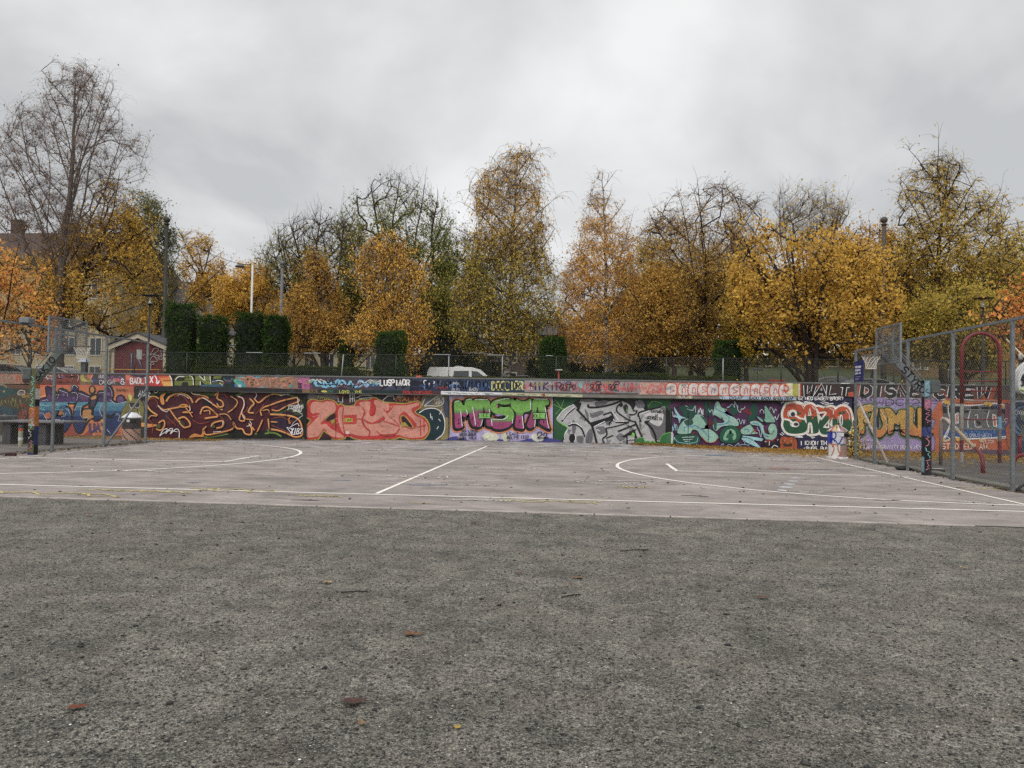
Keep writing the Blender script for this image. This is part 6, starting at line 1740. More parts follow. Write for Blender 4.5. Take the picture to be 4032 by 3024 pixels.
for z in (zb - .02, zb - .16, zb - .30): mb.box((0, .2, z), (.75, .03, .1), lin((140, 46, 42)), bev=.01)
mb.build('backrest', COAT, bn)
mb = MB(); mb.box((0, -.05, zb - .48), (.75, .42, .05), lin((140, 46, 42)), bev=.01); mb.build('seat', COAT, bn)
for s_ in (-1, 1):
    mb = MB(); mb.box((s_ * .33, .2, zb / 2 - .1), (.05, .05, zb + .1), lin((50, 50, 52))); mb.box((s_ * .33, -.2, zb / 2 - .3), (.05, .05, zb - .4), lin((50, 50, 52))); mb.build('leg', COAT, bn)
ob = empty('orange_block', tuple(W(1650, 1488, 33.5)), 'small orange block on the wall coping left of the van', 'block')
mb = MB(); mb.prism([(-.16, -.02), (.16, -.02), (.10, .10), (-.10, .10)], 'y', -.1, .1, lin((196, 86, 70))); mb.build('body', COAT, ob, recalc=True)

# ------------------------------------------------------------------ buildings behind the trees
PLAS = plain('cream_render', (164, 152, 126), .85, 0, .10, 1.5)
SLATE = plain('slate_roof', (66, 64, 68), .7, 0, .25, 2.0)
BRK = plain('brown_roof', (70, 54, 48), .8, 0, .25, 2.0)
BRICK = plain('dark_brick', (86, 74, 66), .9, 0, .25, 3.0)
PANE = plain('window_pane', (46, 50, 56), .15, 0, .2)
FRAME = plain('window_frame', (186, 182, 170), .6, 0, .1)
def building(name, x0, x1, y0, dep, zg, ze, zr, wallm, roofm, cols, rows, label, cat='building', chim=()):
    r = empty(name, (x0, y0, zg), label, cat)
    Wd = x1 - x0
    mb = MB(); mb.box((Wd / 2, dep / 2, (ze - zg) / 2 - .3), (Wd, dep, ze - zg + .6)); mb.build('wall', wallm, r)
    e, t = ze - zg, zr - zg
    mb = MB()
    mb.add([(-.4, -.4, e), (Wd + .4, -.4, e), (Wd + .4, dep + .4, e), (-.4, dep + .4, e), (1.5, dep * .35, t), (Wd - 1.5, dep * .35, t), (Wd - 1.5, dep * .65, t), (1.5, dep * .65, t)], [(3, 2, 1, 0), (0, 1, 5, 4), (1, 2, 6, 5), (2, 3, 7, 6), (3, 0, 4, 7), (4, 5, 6, 7)])
    rf_ = mb.build('roof', roofm, r)
    for cxx, hh in chim:
        mb = MB(); mb.box((cxx, dep * .45, t + hh / 2 - .3), (1.0, .9, hh + .6)); mb.box((cxx, dep * .45, t + hh + .06), (1.15, 1.05, .12)); mb.build('chimney', BRK, rf_)
    for i in range(cols):
        for j in range(rows):
            wx, wz = Wd * (i + .5) / cols, 1.1 + (e - 1.2) * j / rows
            wh, ww = min(1.7, (e - 1.2) / rows * .6), 1.15
            f = MB()
            f.box((wx, -.03, wz + wh / 2), (ww + .16, .08, wh + .16)); fo = f.build('window', FRAME, r)
            g = MB()
            for sx_ in (-1, 1):
                g.box((wx + sx_ * ww * .26, -.075, wz + wh / 2), (ww * .45, .02, wh - .06))
            g.build('pane', PANE, fo)
    return r
zg = 1.9
def XW(px, Y): return W(px, 1400, Y)[0]
building('apartment_building', XW(-500, 72), XW(430, 72), 72, 14, zg, 14.5, 19.3, PLAS, BRK, 9, 4, 'tall cream apartment building with a dark brown roof at the far left', chim=((10.5, 1.6), (17, 1.2)))
building('apartment_building', XW(470, 80), XW(1010, 80), 80, 12, zg, 8.6, 15.2, PLAS, SLATE, 6, 2, 'cream building with a dark slate mansard roof behind the clipped columns', chim=((6.5, 1.2), (9.0, .7)))
building('apartment_building', XW(1020, 95), XW(1500, 95), 95, 12, zg, 9.0, 16.0, PLAS, BRK, 6, 2, 'cream building with a brown chimney behind the vase shaped tree', chim=((2.7, 2.4),))
building('brick_building', XW(1960, 70), XW(2260, 70), 70, 10, ter(-5, 70), 8.0, 10.0, BRICK, SLATE, 3, 2, 'dark brick building behind the yellow and olive birch')
building('brown_house', XW(3560, 70), XW(4200, 70), 70, 10, 4.2, 7.5, 10.5, plain('ochre_wall', (120, 96, 66), .85), BRK, 5, 1, 'low ochre house behind the right fence')
# skylight on the slate roof
sk = empty('post_box_kiosk', tuple(W(800, 1470, 41)), '', None)
bpy.data.objects.remove(sk)
kx = W(332, 1470, 38)[0]
kk = empty('grey_kiosk', (kx, 38, ter(kx, 38)), 'small grey roofed box on a post behind the left fence', 'kiosk')
zk = W(332, 1426, 38)[2] - ter(kx, 38)
mb = MB(); mb.box((0, 0, zk / 2), (.26, .26, zk), lin((74, 78, 80)), bev=.01); mb.build('body', COAT, kk)
mb = MB(); mb.add([(-.26, -.26, zk), (.26, -.26, zk), (.26, .26, zk), (-.26, .26, zk), (-.13, -.12, zk + .2), (.13, -.12, zk + .2), (.13, .12, zk + .2), (-.13, .12, zk + .2)], [(3, 2, 1, 0), (0, 1, 5, 4), (1, 2, 6, 5), (2, 3, 7, 6), (3, 0, 4, 7), (4, 5, 6, 7)], lin((170, 178, 186))); mb.build('roof', COAT, kk)
# ------------------------------------------------------------------ trees
def mat_leaf():
    m = bpy.data.materials.new('leaf')
    m.use_nodes = True
    t = m.node_tree
    t.nodes.clear()
    o = nd(t, 'ShaderNodeOutputMaterial'); a = nd(t, 'ShaderNodeAttribute', attribute_name='paint')
    d = nd(t, 'ShaderNodeBsdfDiffuse'); tr = nd(t, 'ShaderNodeBsdfTranslucent'); mxs = nd(t, 'ShaderNodeMixShader')
    mxs.inputs[0].default_value = 0.42
    t.links.new(a.outputs['Color'], d.inputs[0]); t.links.new(a.outputs['Color'], tr.inputs[0])
    t.links.new(d.outputs[0], mxs.inputs[1]); t.links.new(tr.outputs[0], mxs.inputs[2]); t.links.new(mxs.outputs[0], o.inputs[0])
    return m
LEAFM = mat_leaf()
def mat_bark(name, c0, c1, birch=False):
    m, t, b = newmat(name)
    if birch:
        f = ramp(t, noise(t, 2.2, 5, .7, sx=(1.5, 1.5, 3.5)), [(.46, 0.0), (.56, 1.0)])
        col = mixc(t, f, lin(c0), lin(c1))
    else:
        col = mixc(t, noise(t, 5.0, 6, .7, sx=(3, 3, .6)), lin(c0), lin(c1))
    t.links.new(col, b.inputs['Base Color']); b.inputs['Roughness'].default_value = .9; b.inputs['Specular IOR Level'].default_value = .2
    return m
BARK_D = mat_bark('bark_dark', (40, 33, 30), (74, 62, 56))
BARK_B = mat_bark('bark_birch', (168, 160, 152), (46, 40, 38), True)
BARK_G = mat_bark('bark_grey', (80, 72, 66), (112, 102, 96))
TWIG_D = mat_bark('twig_dark', (52, 40, 36), (82, 66, 60))
TWIG_G = mat_bark('twig_grey', (104, 90, 86), (136, 122, 118))
TWIG_P = mat_bark('twig_purple', (66, 52, 52), (100, 82, 82))


def inside(poly, x, y):
    n = len(poly); r = np.zeros(len(x), bool); j = n - 1
    for i in range(n):
        xi, yi = poly[i]; xj, yj = poly[j]
        c = ((yi > y) != (yj > y)) & (x < (xj - xi) * (y - yi) / (yj - yi + 1e-9) + xi)
        r ^= c; j = i
    return r


_FX = np.array([_F, _R, _U])
def Wv(px, py, Y):
    d = _F[None] + _R[None] * ((px - CX) / FPX)[:, None] - _U[None] * ((py - CY) / FPX)[:, None]
    return _C[None] + d * (Y / d[:, 1])[:, None]


def sample_crown(poly, Y, n, depth, rg, rim=0.0):
    P = np.array(poly, float)
    x0, y0 = P.min(0); x1, y1 = P.max(0)
    xs_, ys_ = [], []
    while sum(map(len, xs_)) < n:
        x = x0 + (x1 - x0) * rg.random(4 * n); y = y0 + (y1 - y0) * rg.random(4 * n)
        m = inside(poly, x, y); xs_.append(x[m]); ys_.append(y[m])
    x, y = np.concatenate(xs_)[:n], np.concatenate(ys_)[:n]
    # half width of the outline at this height gives the depth of the crown there
    lo, hi = np.full(n, 1e9), np.full(n, -1e9)
    m_ = len(poly)
    for i in range(m_):
        a, b = P[i], P[(i + 1) % m_]
        c = ((a[1] > y) != (b[1] > y))
        xx = a[0] + (b[0] - a[0]) * (y - a[1]) / (b[1] - a[1] + 1e-9)
        lo = np.where(c, np.minimum(lo, xx), lo); hi = np.where(c, np.maximum(hi, xx), hi)
    hw = np.maximum((hi - lo) / 2, 1); u = (x - (lo + hi) / 2) / hw
    dm = np.sqrt(np.maximum(0.05, 1 - u * u)) * hw * Y / FPX * depth
    W_ = Wv(x, y, np.full(n, float(Y)))
    W_[:, 1] += dm * (rg.random(n) * 2 - 1)
    return W_, x, y


def clump(P, s, seed):
    r = np.random.default_rng(seed); v = np.zeros(len(P))
    for k in range(5):
        d = r.normal(0, 1, 3) * s * (1 + .6 * k); v += np.sin(P @ d + r.random() * 6.28) / (1 + .5 * k)
    return v / 2.2


def leaf_mesh(name, Cn, size, cols, parent, rg, loc, droop=0.3, asp=0.62):
    n = len(Cn)
    a = rg.normal(0, 1, (n, 3)); a[:, 2] -= droop * 2; a /= np.linalg.norm(a, axis=1, keepdims=True)
    b = rg.normal(0, 1, (n, 3)); b -= a * (a * b).sum(1, keepdims=True); b /= np.linalg.norm(b, axis=1, keepdims=True)
    s = (size * (.65 + .7 * rg.random(n)))[:, None]
    nn = np.cross(a, b)
    V = np.stack([Cn - a * s * .5, Cn + b * s * asp * .5 + nn * s * .08, Cn + a * s * .5, Cn - b * s * asp * .5 + nn * s * .08], 1).reshape(-1, 3)
    Q = np.arange(4 * n).reshape(-1, 4)
    return np_mesh(name, V, Q, LEAFM, parent, loc, cols=cols)


def pal(P, pys, pals, rg, seed, k):
    """pals: list of (weight(py) or constant, colour); colour picked per clump, jittered per leaf"""
    n = len(P)
    cl = clump(P, .9, seed) * .5 + rg.normal(0, .32, n)
    cols = np.array([lin(c, k) for c in pals])
    t = np.clip((cl + 1) / 2, 0, .999) * (len(pals) - 1)
    i = t.astype(int); f = (t - i)[:, None]
    C_ = cols[i] * (1 - f) + cols[np.minimum(i + 1, len(pals) - 1)] * f
    lum = (C_ * np.array([[.3, .6, .1]])).sum(1, keepdims=True)
    C_ = C_ + (lum - C_) * .12; C_[:, 1] *= 1.06; C_[:, 0] *= .97
    return np.clip(C_ * (.84 + .32 * rg.random((n, 1))), 0, .85)


def tree(name, label, Y, trunk, crown, cat='tree', base_r=.22, targets=260, depth=.9, twigs=3, twl=.9, up=.4, droop=0.0, leaves=13680, lsize=.13, pals=((170, 120, 40),), bare=None, bark=None, twig=None, stems=1, k=1.38, seed=1, group='autumn trees behind the wall', lspread=.16, rim=0.0, fill=0.35, tw_=1.0, br=1.0, hi=None, gap=1.0, limbs=12, fork=(.25, .92), fan=(28, 58)):
    rg = np.random.default_rng(seed)
    T = np.array([W(a, b, Y) for a, b in trunk])
    gz = ter(T[0][0], Y) if Y > 33.5 else hgt(T[0][0], Y)
    base = np.array([T[0][0], Y, gz])
    T[0] = base
    root = empty(name, tuple(base), label, cat, group)
    # skeleton
    pos, par, tr = [base - np.array([0, 0, .2])], [-1], [True]
    ends = []
    for s in range(stems):
        prev = 0
        off = rg.normal(0, .5, 3) * (0 if s == 0 else 1); off[2] = 0
        PP = [T[0] + off * .3] + [q + off * (i + 1) * .7 + np.array([off[0] * i * .5, off[1] * i, 0]) for i, q in enumerate(T[1:])]
        for a, b in zip(PP[:-1], PP[1:]):
            L = np.linalg.norm(b - a); n = max(1, int(L / .5))
            for j in range(1, n + 1):
                q = a + (b - a) * j / n + rg.normal(0, .03, 3)
                pos.append(q); par.append(prev); tr.append(True); prev = len(pos) - 1
    n0 = next((i for i in range(1, len(par)) if par[i] == 0 and i > 1), len(par))     # nodes of the first stem
    for q in range(limbs):                                                            # straight main limbs, rising to the edge of the crown
        i0 = int((fork[0] + (fork[1] - fork[0]) * (q + rg.random() * .8) / limbs) * (n0 - 1)); i0 = max(1, min(i0, n0 - 1))
        az = (0 if q % 2 else math.pi) + rg.normal(0, .6); th = math.radians(rg.uniform(*fan))
        d = np.array([math.cos(az) * math.sin(th), math.sin(az) * math.sin(th) * depth, math.cos(th)])
        p_, prev, was, over, lim = pos[i0].copy(), i0, False, 0, rg.integers(0, 3)
        for st in range(44):
            d = d + rg.normal(0, .05, 3) + np.array([0, 0, .012 * up]); d /= np.linalg.norm(d)
            p_ = p_ + d * .5
            v_ = p_ - _C; z_ = v_ @ _F
            ins = inside(crown, np.array([CX + FPX * (v_ @ _R) / z_]), np.array([CY - FPX * (v_ @ _U) / z_]))[0]
            if was and not ins:
                over += 1
                if over > lim: break
            if not was and not ins and st > 14: break
            was = was or ins
            pos.append(p_.copy()); par.append(prev); tr.append(False); prev = len(pos) - 1
    ntr = len(pos)
    TG, tx, ty = sample_crown(crown, Y, targets * 3, depth, rg)
    keep = np.argsort(-(gap * clump(TG, 1.7, seed + 9) + rg.normal(0, .35, len(TG))))[:targets]      # boughs gather in clumps with gaps between
    TG = TG[keep]
    TP = np.array(pos)
    dmin = np.min(np.linalg.norm(TG[:, None] - TP[None], axis=2), axis=1)
    order = np.argsort(dmin + rg.random(len(TG)) * .8)
    A = np.zeros((targets * 14 + ntr + 10, 3)); A[:ntr] = TP; cnt = ntr
    zc0 = np.percentile(TG[:, 2], 3)
    for i in order:
        t = TG[i]; d = t[None] - A[:cnt]; L = np.linalg.norm(d, axis=1)
        rise = d[:, 2] / (L + 1e-6)
        cost = L * (1 + .9 * np.clip(.34 * (1 + up) - rise, 0, 2)) + (A[:cnt, 2] < zc0 - 1.2) * 1.5
        j = int(np.argmin(cost)); L = L[j]
        n = min(8, max(1, int(L / .55))); a = A[j]; prev = j
        for s in range(1, n + 1):
            u = s / n
            q = a + (t - a) * u + np.array([0, 0, (.04 + up * .05) * L * math.sin(math.pi * u) * .5]) + (rg.normal(0, .04, 3) * (u < 1))
            A[cnt] = q; par.append(prev); tr.append(False); prev = cnt; cnt += 1
    A = A[:cnt]; par = np.array(par); tr = np.array(tr)
    nd_ = np.zeros(cnt)
    ch = np.zeros(cnt, int)
    for i in range(cnt - 1, 0, -1):
        nd_[i] += 1; nd_[par[i]] += nd_[i]; ch[par[i]] += 1
    r = .012 * br * np.maximum(nd_, 1) ** .44
    rt = r[tr].max()
    sc = base_r / max(rt, 1e-3)
    hf = np.clip((A[:, 2] - base[2]) / (T[-1][2] - base[2] + 1e-6), 0, 1)
    r = np.where(tr, np.minimum(np.maximum(r * sc, .02), base_r * (1.05 - .93 * hf ** .8)), np.minimum(r * max(1.0, min(sc, 1.2)), base_r * .42))
    r = np.minimum(r, np.where(tr, 9.0, base_r * (1.0 - .8 * hf)))
    idx = np.arange(1, cnt)
    P, Qn = A[par[idx]], A[idx]
    rp = np.where(tr[par[idx]] & ~tr[idx], r[idx] * 1.1, r[par[idx]]); rp = np.minimum(rp, r[idx] * 1.6)
    ext = (Qn - P); Qe = Qn + ext * .03
    V1, Q1 = prism_arrays(P, Qe, rp, r[idx], 5)
    # twigs
    cand = np.where(~tr & (nd_ < 14))[0]
    cand = np.concatenate([cand, cand[ch[cand] == 0], cand[ch[cand] == 0]])
    src = np.repeat(cand, twigs)
    m = len(src)
    outw = A[src] - A[par[src]]; outw /= np.linalg.norm(outw, axis=1, keepdims=True) + 1e-6
    d = outw * .7 + rg.normal(0, .55, (m, 3)) + np.array([0, 0, up * .9 - droop * .25]); d /= np.linalg.norm(d, axis=1, keepdims=True)
    L = twl * (.45 + .8 * rg.random(m)); g = np.array([0, 0, -droop])
    p0 = A[src]
    p1 = p0 + d * (L * .4)[:, None]
    d2 = d + g * .7 + rg.normal(0, .15, (m, 3)); d2 /= np.linalg.norm(d2, axis=1, keepdims=True)
    p2 = p1 + d2 * (L * .35)[:, None]
    d3 = d2 + g * 1.1 + rg.normal(0, .15, (m, 3)); d3 /= np.linalg.norm(d3, axis=1, keepdims=True)
    p3 = p2 + d3 * (L * .4)[:, None]
    dd = p3 - _C[None]; zf = dd @ _F
    ok = inside(crown, CX + FPX * (dd @ _R) / zf + rg.normal(0, 30, m), CY - FPX * (dd @ _U) / zf + rg.normal(0, 34, m)) | (rg.random(m) < .10)
    p0, p1, p2, p3 = p0[ok], p1[ok], p2[ok], p3[ok]; m = len(p0)
    V2, Q2 = prism_arrays(np.concatenate([p0, p1, p2]), np.concatenate([p1, p2, p3]), np.concatenate([np.full(m, .0095 * tw_), np.full(m, .0075 * tw_), np.full(m, .006 * tw_)]), np.concatenate([np.full(m, .0075 * tw_), np.full(m, .006 * tw_), np.full(m, .004 * tw_)]), 3)
    # split trunk and limbs from the twig spray
    np_mesh('trunk', V1, Q1, [bark or BARK_D], root, tuple(base))
    np_mesh('twigs', V2, Q2, [twig or TWIG_D], root, tuple(base))
    # leaves along the twigs
    w_ = np.ones(m)
    if bare is not None:
        # bare = (z of full foliage, z of bare crown, share of leaves left at the top)
        z0, z1, left = W(CX, bare[0], Y)[2], W(CX, bare[1], Y)[2], bare[2]
        f = np.clip((p2[:, 2] - z0) / (z1 - z0), 0, 1); w_ = 1 - f * (1 - left)
    w_ /= w_.sum()
    nl = int(leaves * (1 - fill))
    pick = rg.choice(m, nl, p=w_); u = rg.random(nl)[:, None]
    Cn = np.where(u < .4, p0[pick] + (p1[pick] - p0[pick]) * (u / .4), np.where(u < .7, p1[pick] + (p2[pick] - p1[pick]) * ((u - .4) / .3), p2[pick] + (p3[pick] - p2[pick]) * ((u - .7) / .3)))
    Cn = Cn + rg.normal(0, lspread, (nl, 3)) * np.array([1, 1, .8])
    nf = leaves - nl
    if nf:
        pick2 = rg.choice(m, nf, p=w_); C2 = p1[pick2] + rg.normal(0, lspread * 1.7, (nf, 3)); Cn = np.concatenate([Cn, C2])
    cols = pal(Cn, None, pals, rg, seed + 5, k)
    if hi:                                            # upper crown turned earlier: another leaf colour above a height
        ch_ = pal(Cn, None, hi[2], rg, seed + 6, k); z0, z1 = W(CX, hi[0], Y)[2], W(CX, hi[1], Y)[2]
        t_ = np.clip((Cn[:, 2] - z0) / (z1 - z0) + rg.normal(0, .2, len(Cn)), 0, 1)[:, None]; cols = cols * (1 - t_) + ch_ * t_
    leaf_mesh('crown', Cn, lsize * (.7 + .7 * rg.random(len(Cn)) ** 2), cols, root, rg, tuple(base), droop=droop + .15)
    return root


def O(s): return [tuple(float(v) for v in p.split(',')) for p in s.split()]

GOLD = [(158, 112, 36), (186, 136, 46), (208, 158, 58), (170, 124, 40)]
BROWNG = [(136, 96, 42), (164, 118, 46), (186, 138, 54), (146, 110, 50)]
OLIVE = [(78, 82, 34), (112, 108, 42), (150, 132, 50), (98, 96, 38)]
YEL = [(172, 136, 38), (200, 160, 50), (214, 178, 64), (156, 126, 40)]
ORNG = [(160, 84, 26), (184, 104, 32), (196, 120, 40), (150, 78, 28)]
RED_O = [(190, 98, 42), (212, 128, 54), (208, 152, 66), (180, 88, 44)]
DKGR = [(26, 40, 20), (46, 64, 28), (74, 92, 40), (36, 54, 26)]
YOL = [(136, 122, 40), (166, 140, 48), (188, 152, 54), (120, 108, 38)]
GRNO = [(60, 66, 36), (84, 88, 44), (110, 104, 48), (72, 76, 38)]

tree('birch_tree', 'tall nearly bare birch with drooping twigs at the far left', 43,
     [(228, 1470), (240, 1150), (252, 905), (272, 800), (288, 600), (293, 420), (298, 300)],
     O("208,238 260,245 345,250 380,320 440,370 468,430 462,500 540,520 585,545 560,650 520,760 470,860 420,950 330,1000 200,1020 60,1000 -60,900 -80,640 -20,560 45,440 110,420 170,440 190,330 178,300"), base_r=.34, targets=620, depth=.8, twigs=7, twl=.95, up=.9, droop=.85, tw_=.66, br=.62, leaves=5680, lsize=.10, pals=[(110, 84, 50), (140, 100, 50), (90, 70, 52), (150, 108, 44)], bare=(980, 820, .22), bark=BARK_G, twig=TWIG_G, limbs=24, fork=(.2, .97), fan=(24, 50), seed=11)
tree('birch_tree', 'golden brown leafy tree right of the bare birch', 44.5,
     [(238, 1470), (236, 1250), (300, 1100), (380, 950), (430, 800)],
     O("380,740 440,700 520,780 590,860 620,1000 645,1130 620,1240 590,1340 520,1350 400,1340 280,1300 190,1250 140,1200 150,1080 240,1000 300,860"), base_r=.3, targets=429, twigs=4, twl=.9, up=.1, droop=.35, leaves=20247, lsize=.135, pals=[(132, 98, 42), (170, 126, 44), (192, 146, 48), (150, 122, 46)], bare=(1000, 700, .35), seed=12)
tree('leafy_tree', 'sparse olive green tree beside the dark ball topped pole', 52,
     [(625, 1480), (622, 1250), (600, 1000), (580, 800)],
     O("500,740 580,755 640,830 690,940 705,1060 690,1200 650,1290 560,1300 520,1100 500,900"), base_r=.26, targets=286, twigs=5, twl=.9, up=.1, droop=.5, leaves=13680, lsize=.12, pals=GRNO, twig=TWIG_G, seed=13)
tree('cherry_tree', 'bright orange cherry tree at the left edge behind the hoop', 37,
     [(-60, 1480), (-50, 1330), (-70, 1150)],
     O("-250,1000 -100,960 0,1000 60,1010 100,1050 185,1055 150,1130 190,1180 215,1230 190,1300 225,1350 170,1400 120,1440 40,1430 -80,1440 -250,1400"), base_r=.16, targets=286, twigs=3, twl=.7, up=.1, droop=.2, leaves=11118, lsize=.16, pals=RED_O, seed=14, k=1.3)
tree('birch_tree', 'small golden birch rising right of the pole, sky around its top', 60,
     [(865, 1470), (860, 1250), (800, 1080), (770, 950)],
     O("725,905 800,895 860,990 885,1070 905,1120 890,1260 760,1270 730,1120 700,960"), base_r=.2, targets=195, twigs=4, twl=1.0, up=.2, droop=.4, leaves=7100, lsize=.15, pals=GOLD, bare=(1050, 900, .4), seed=15)
tree('birch_tree', 'low golden tree between the clipped columns and the street light', 58,
     [(960, 1480), (958, 1300), (950, 1120)],
     O("850,1110 900,1060 960,1040 1040,1050 1090,1130 1110,1200 1100,1280 980,1300 860,1290"), base_r=.2, targets=221, twigs=4, twl=.9, up=.2, droop=.3, leaves=15200, lsize=.16, pals=GOLD, seed=16)
tree('elm_tree', 'sparse vase shaped tree with bare twig tips behind the street light', 56,
     [(1285, 1480), (1275, 1380), (1230, 1200), (1215, 1100)],
     O("1010,1045 1050,960 1100,920 1170,875 1230,850 1262,830 1330,860 1390,880 1420,960 1420,1080 1380,1180 1250,1250 1120,1200 1060,1110"), base_r=.34, targets=429, twigs=5, twl=1.1, up=.8, droop=0.0, leaves=8193, lsize=.13, pals=OLIVE + [(150, 122, 50)], bare=(1000, 860, .05), limbs=18, fork=(.12, .5), fan=(6, 60), seed=17, br=1.15)
tree('birch_tree', 'golden brown birch with a dark forked trunk left of the middle', 48,
     [(1275, 1470), (1270, 1380), (1255, 1200), (1245, 1010)],
     O("1240,970 1290,1060 1330,1140 1362,1220 1365,1310 1330,1370 1250,1400 1150,1390 1122,1280 1140,1180 1185,1080 1215,1010"), base_r=.30, targets=338, twigs=4, twl=.8, up=.1, droop=.35, leaves=20109, lsize=.125, pals=BROWNG + [(176, 112, 36)], bare=(1150, 960, .35), seed=18)
tree('elm_tree', 'broad olive green elm with bare twig tips left of the middle', 62,
     [(1590, 1480), (1585, 1300), (1575, 1100), (1570, 950)],
     O("1340,830 1400,780 1450,740 1470,715 1540,690 1600,690 1650,715 1690,770 1750,820 1785,860 1775,1000 1800,1150 1740,1330 1600,1400 1420,1300 1345,1080 1325,930"), base_r=.42, targets=598, twigs=4, twl=1.3, up=.7, droop=0.0, leaves=28917, lsize=.16, pals=[(72, 80, 34), (104, 106, 44), (136, 126, 52), (86, 92, 38)], bare=(940, 740, .10), limbs=18, fork=(.12, .5), fan=(6, 60), seed=19, br=1.25)
tree('birch_tree', 'weeping golden birch in front of the olive elm', 46,
     [(1540, 1480), (1535, 1350), (1525, 1150), (1530, 950)],
     O("1530,905 1590,960 1605,1030 1670,1060 1690,1110 1640,1160 1690,1240 1700,1330 1650,1380 1655,1450 1600,1430 1540,1390 1470,1390 1380,1370 1370,1320 1430,1290 1445,1180 1385,1070 1395,1010 1465,940"), base_r=.24, targets=416, twigs=5, twl=1.5, up=.1, droop=.9, lspread=.10, leaves=25310, lsize=.115, pals=[(172, 118, 36), (198, 142, 46), (212, 158, 56), (182, 130, 42)], bark=BARK_B, limbs=18, fork=(.15, .97), fan=(26, 56), bare=(1150, 900, .45), seed=20)
tree('leafy_tree', 'dark olive tree with bare top between the elm and the tall birch', 66,
     [(1800, 1480), (1800, 1250), (1795, 1050)],
     O("1720,1000 1760,910 1830,880 1880,930 1900,1050 1900,1250 1850,1420 1720,1420 1690,1250"), base_r=.26, targets=299, twigs=5, twl=1.2, up=.5, droop=0, leaves=15200, lsize=.17, pals=[(64, 70, 32), (96, 96, 40), (130, 118, 48)], bare=(1020, 900, .06), seed=21)
tree('birch_tree', 'tallest yellow and olive birch just left of the middle', 48,
     [(1995, 1480), (2000, 1350), (2010, 1150), (2025, 850), (2035, 610)],
     O("2030,595 2090,592 2105,640 2132,690 2145,800 2150,930 2165,1010 2195,1090 2205,1250 2175,1340 2110,1410 1980,1420 1880,1420 1800,1390 1775,1220 1800,1110 1825,1060 1855,990 1862,800 1880,700 1945,675 2000,605"), base_r=.28, targets=624, depth=.85, twigs=5, twl=1.7, up=.15, droop=1.0, lspread=.10, leaves=35925, lsize=.115, pals=[(116, 112, 40), (150, 132, 46), (190, 150, 56), (132, 120, 42)], bare=(1000, 620, .34), bark=BARK_B, limbs=18, fork=(.15, .97), fan=(26, 56), seed=22, hi=(1050, 850, [(180, 132, 50), (204, 154, 66), (168, 124, 52)]), gap=.3)
tree('birch_tree', 'conical orange birch with a thin pale top right of the middle', 50,
     [(2390, 1480), (2388, 1350), (2385, 1000), (2372, 680)],
     O("2345,668 2415,690 2412,770 2440,790 2452,860 2482,890 2505,1000 2525,1150 2540,1300 2500,1440 2400,1460 2300,1450 2200,1400 2165,1310 2215,1210 2215,1080 2275,1000 2290,890 2312,800 2328,725"), base_r=.22, targets=546, depth=.9, twigs=5, twl=.8, up=.2, droop=.5, leaves=32669, lsize=.115, pals=[(170, 112, 44), (192, 134, 50), (202, 150, 60), (178, 124, 48)], bare=(1060, 760, .06), bark=BARK_B, twig=TWIG_G, tw_=.8, br=.8, limbs=18, fork=(.15, .97), fan=(26, 56), seed=23)
tree('birch_tree', 'big brown gold birch with dark bare upper twigs right of the middle', 50,
     [(2760, 1480), (2765, 1350), (2780, 1100), (2800, 900)],
     O("2690,770 2790,725 2860,725 2940,770 2990,800 3005,900 2960,1000 2920,1100 2900,1300 2840,1430 2740,1460 2620,1450 2530,1400 2490,1250 2510,1100 2480,1000 2530,900 2600,850 2600,790"), base_r=.32, targets=676, twigs=5, twl=.95, up=.25, droop=.35, leaves=34700, lsize=.12, pals=[(136, 100, 44), (162, 122, 48), (180, 138, 54), (140, 110, 48)], bare=(1080, 820, .08), bark=BARK_D, twig=TWIG_P, br=.85, seed=24)
tree('leafy_tree', 'slim dark trunk tree left of the brown gold birch', 47,
     [(2655, 1480), (2650, 1380), (2600, 1250), (2580, 1100)],
     O("2500,1100 2600,1040 2680,1120 2690,1300 2640,1420 2530,1410 2470,1300"), base_r=.2, targets=195, twigs=4, twl=.8, up=.3, droop=.2, leaves=14440, lsize=.125, pals=BROWNG, seed=25)
tree('leafy_tree', 'slim dark trunk tree touching the brown gold birch', 53,
     [(2722, 1480), (2720, 1350), (2700, 1150)],
     O("2600,1100 2700,1040 2800,1100 2820,1300 2740,1420 2620,1400"), base_r=.22, targets=195, twigs=4, twl=.8, up=.3, droop=.2, leaves=13680, lsize=.13, pals=BROWNG, seed=26)
tree('maple_tree', 'broad yellow maple with many dark stems right of the middle', 41,
     [(3195, 1500), (3190, 1400), (3150, 1200), (3120, 1020)],
     O("2910,960 2960,890 3040,870 3100,930 3150,960 3200,890 3270,870 3330,930 3380,990 3440,980 3500,1040 3540,1150 3545,1300 3490,1400 3360,1420 3220,1440 3080,1420 2960,1360 2890,1270 2875,1130"), base_r=.32, targets=559, depth=.8, twigs=3, twl=.75, up=.55, droop=.05, leaves=27760, lsize=.165, pals=[(156, 116, 38), (192, 142, 46), (208, 160, 58), (172, 128, 42)], stems=7, limbs=16, fork=(.1, .7), fan=(10, 62), bare=(1050, 880, .45), seed=27, k=1.22, br=1.5)
tree('elm_tree', 'bare topped vase tree rising behind the yellow maple', 60,
     [(3180, 1480), (3185, 1250), (3190, 1000)],
     O("3050,790 3090,745 3180,735 3260,770 3330,770 3345,830 3310,920 3200,1000 3060,960"), base_r=.28, targets=260, twigs=6, twl=1.3, up=.8, leaves=1966, lsize=.15, pals=YOL, bare=(950, 800, .5), twig=TWIG_G, tw_=.7, br=.8, limbs=18, fork=(.12, .5), fan=(6, 60), seed=28)
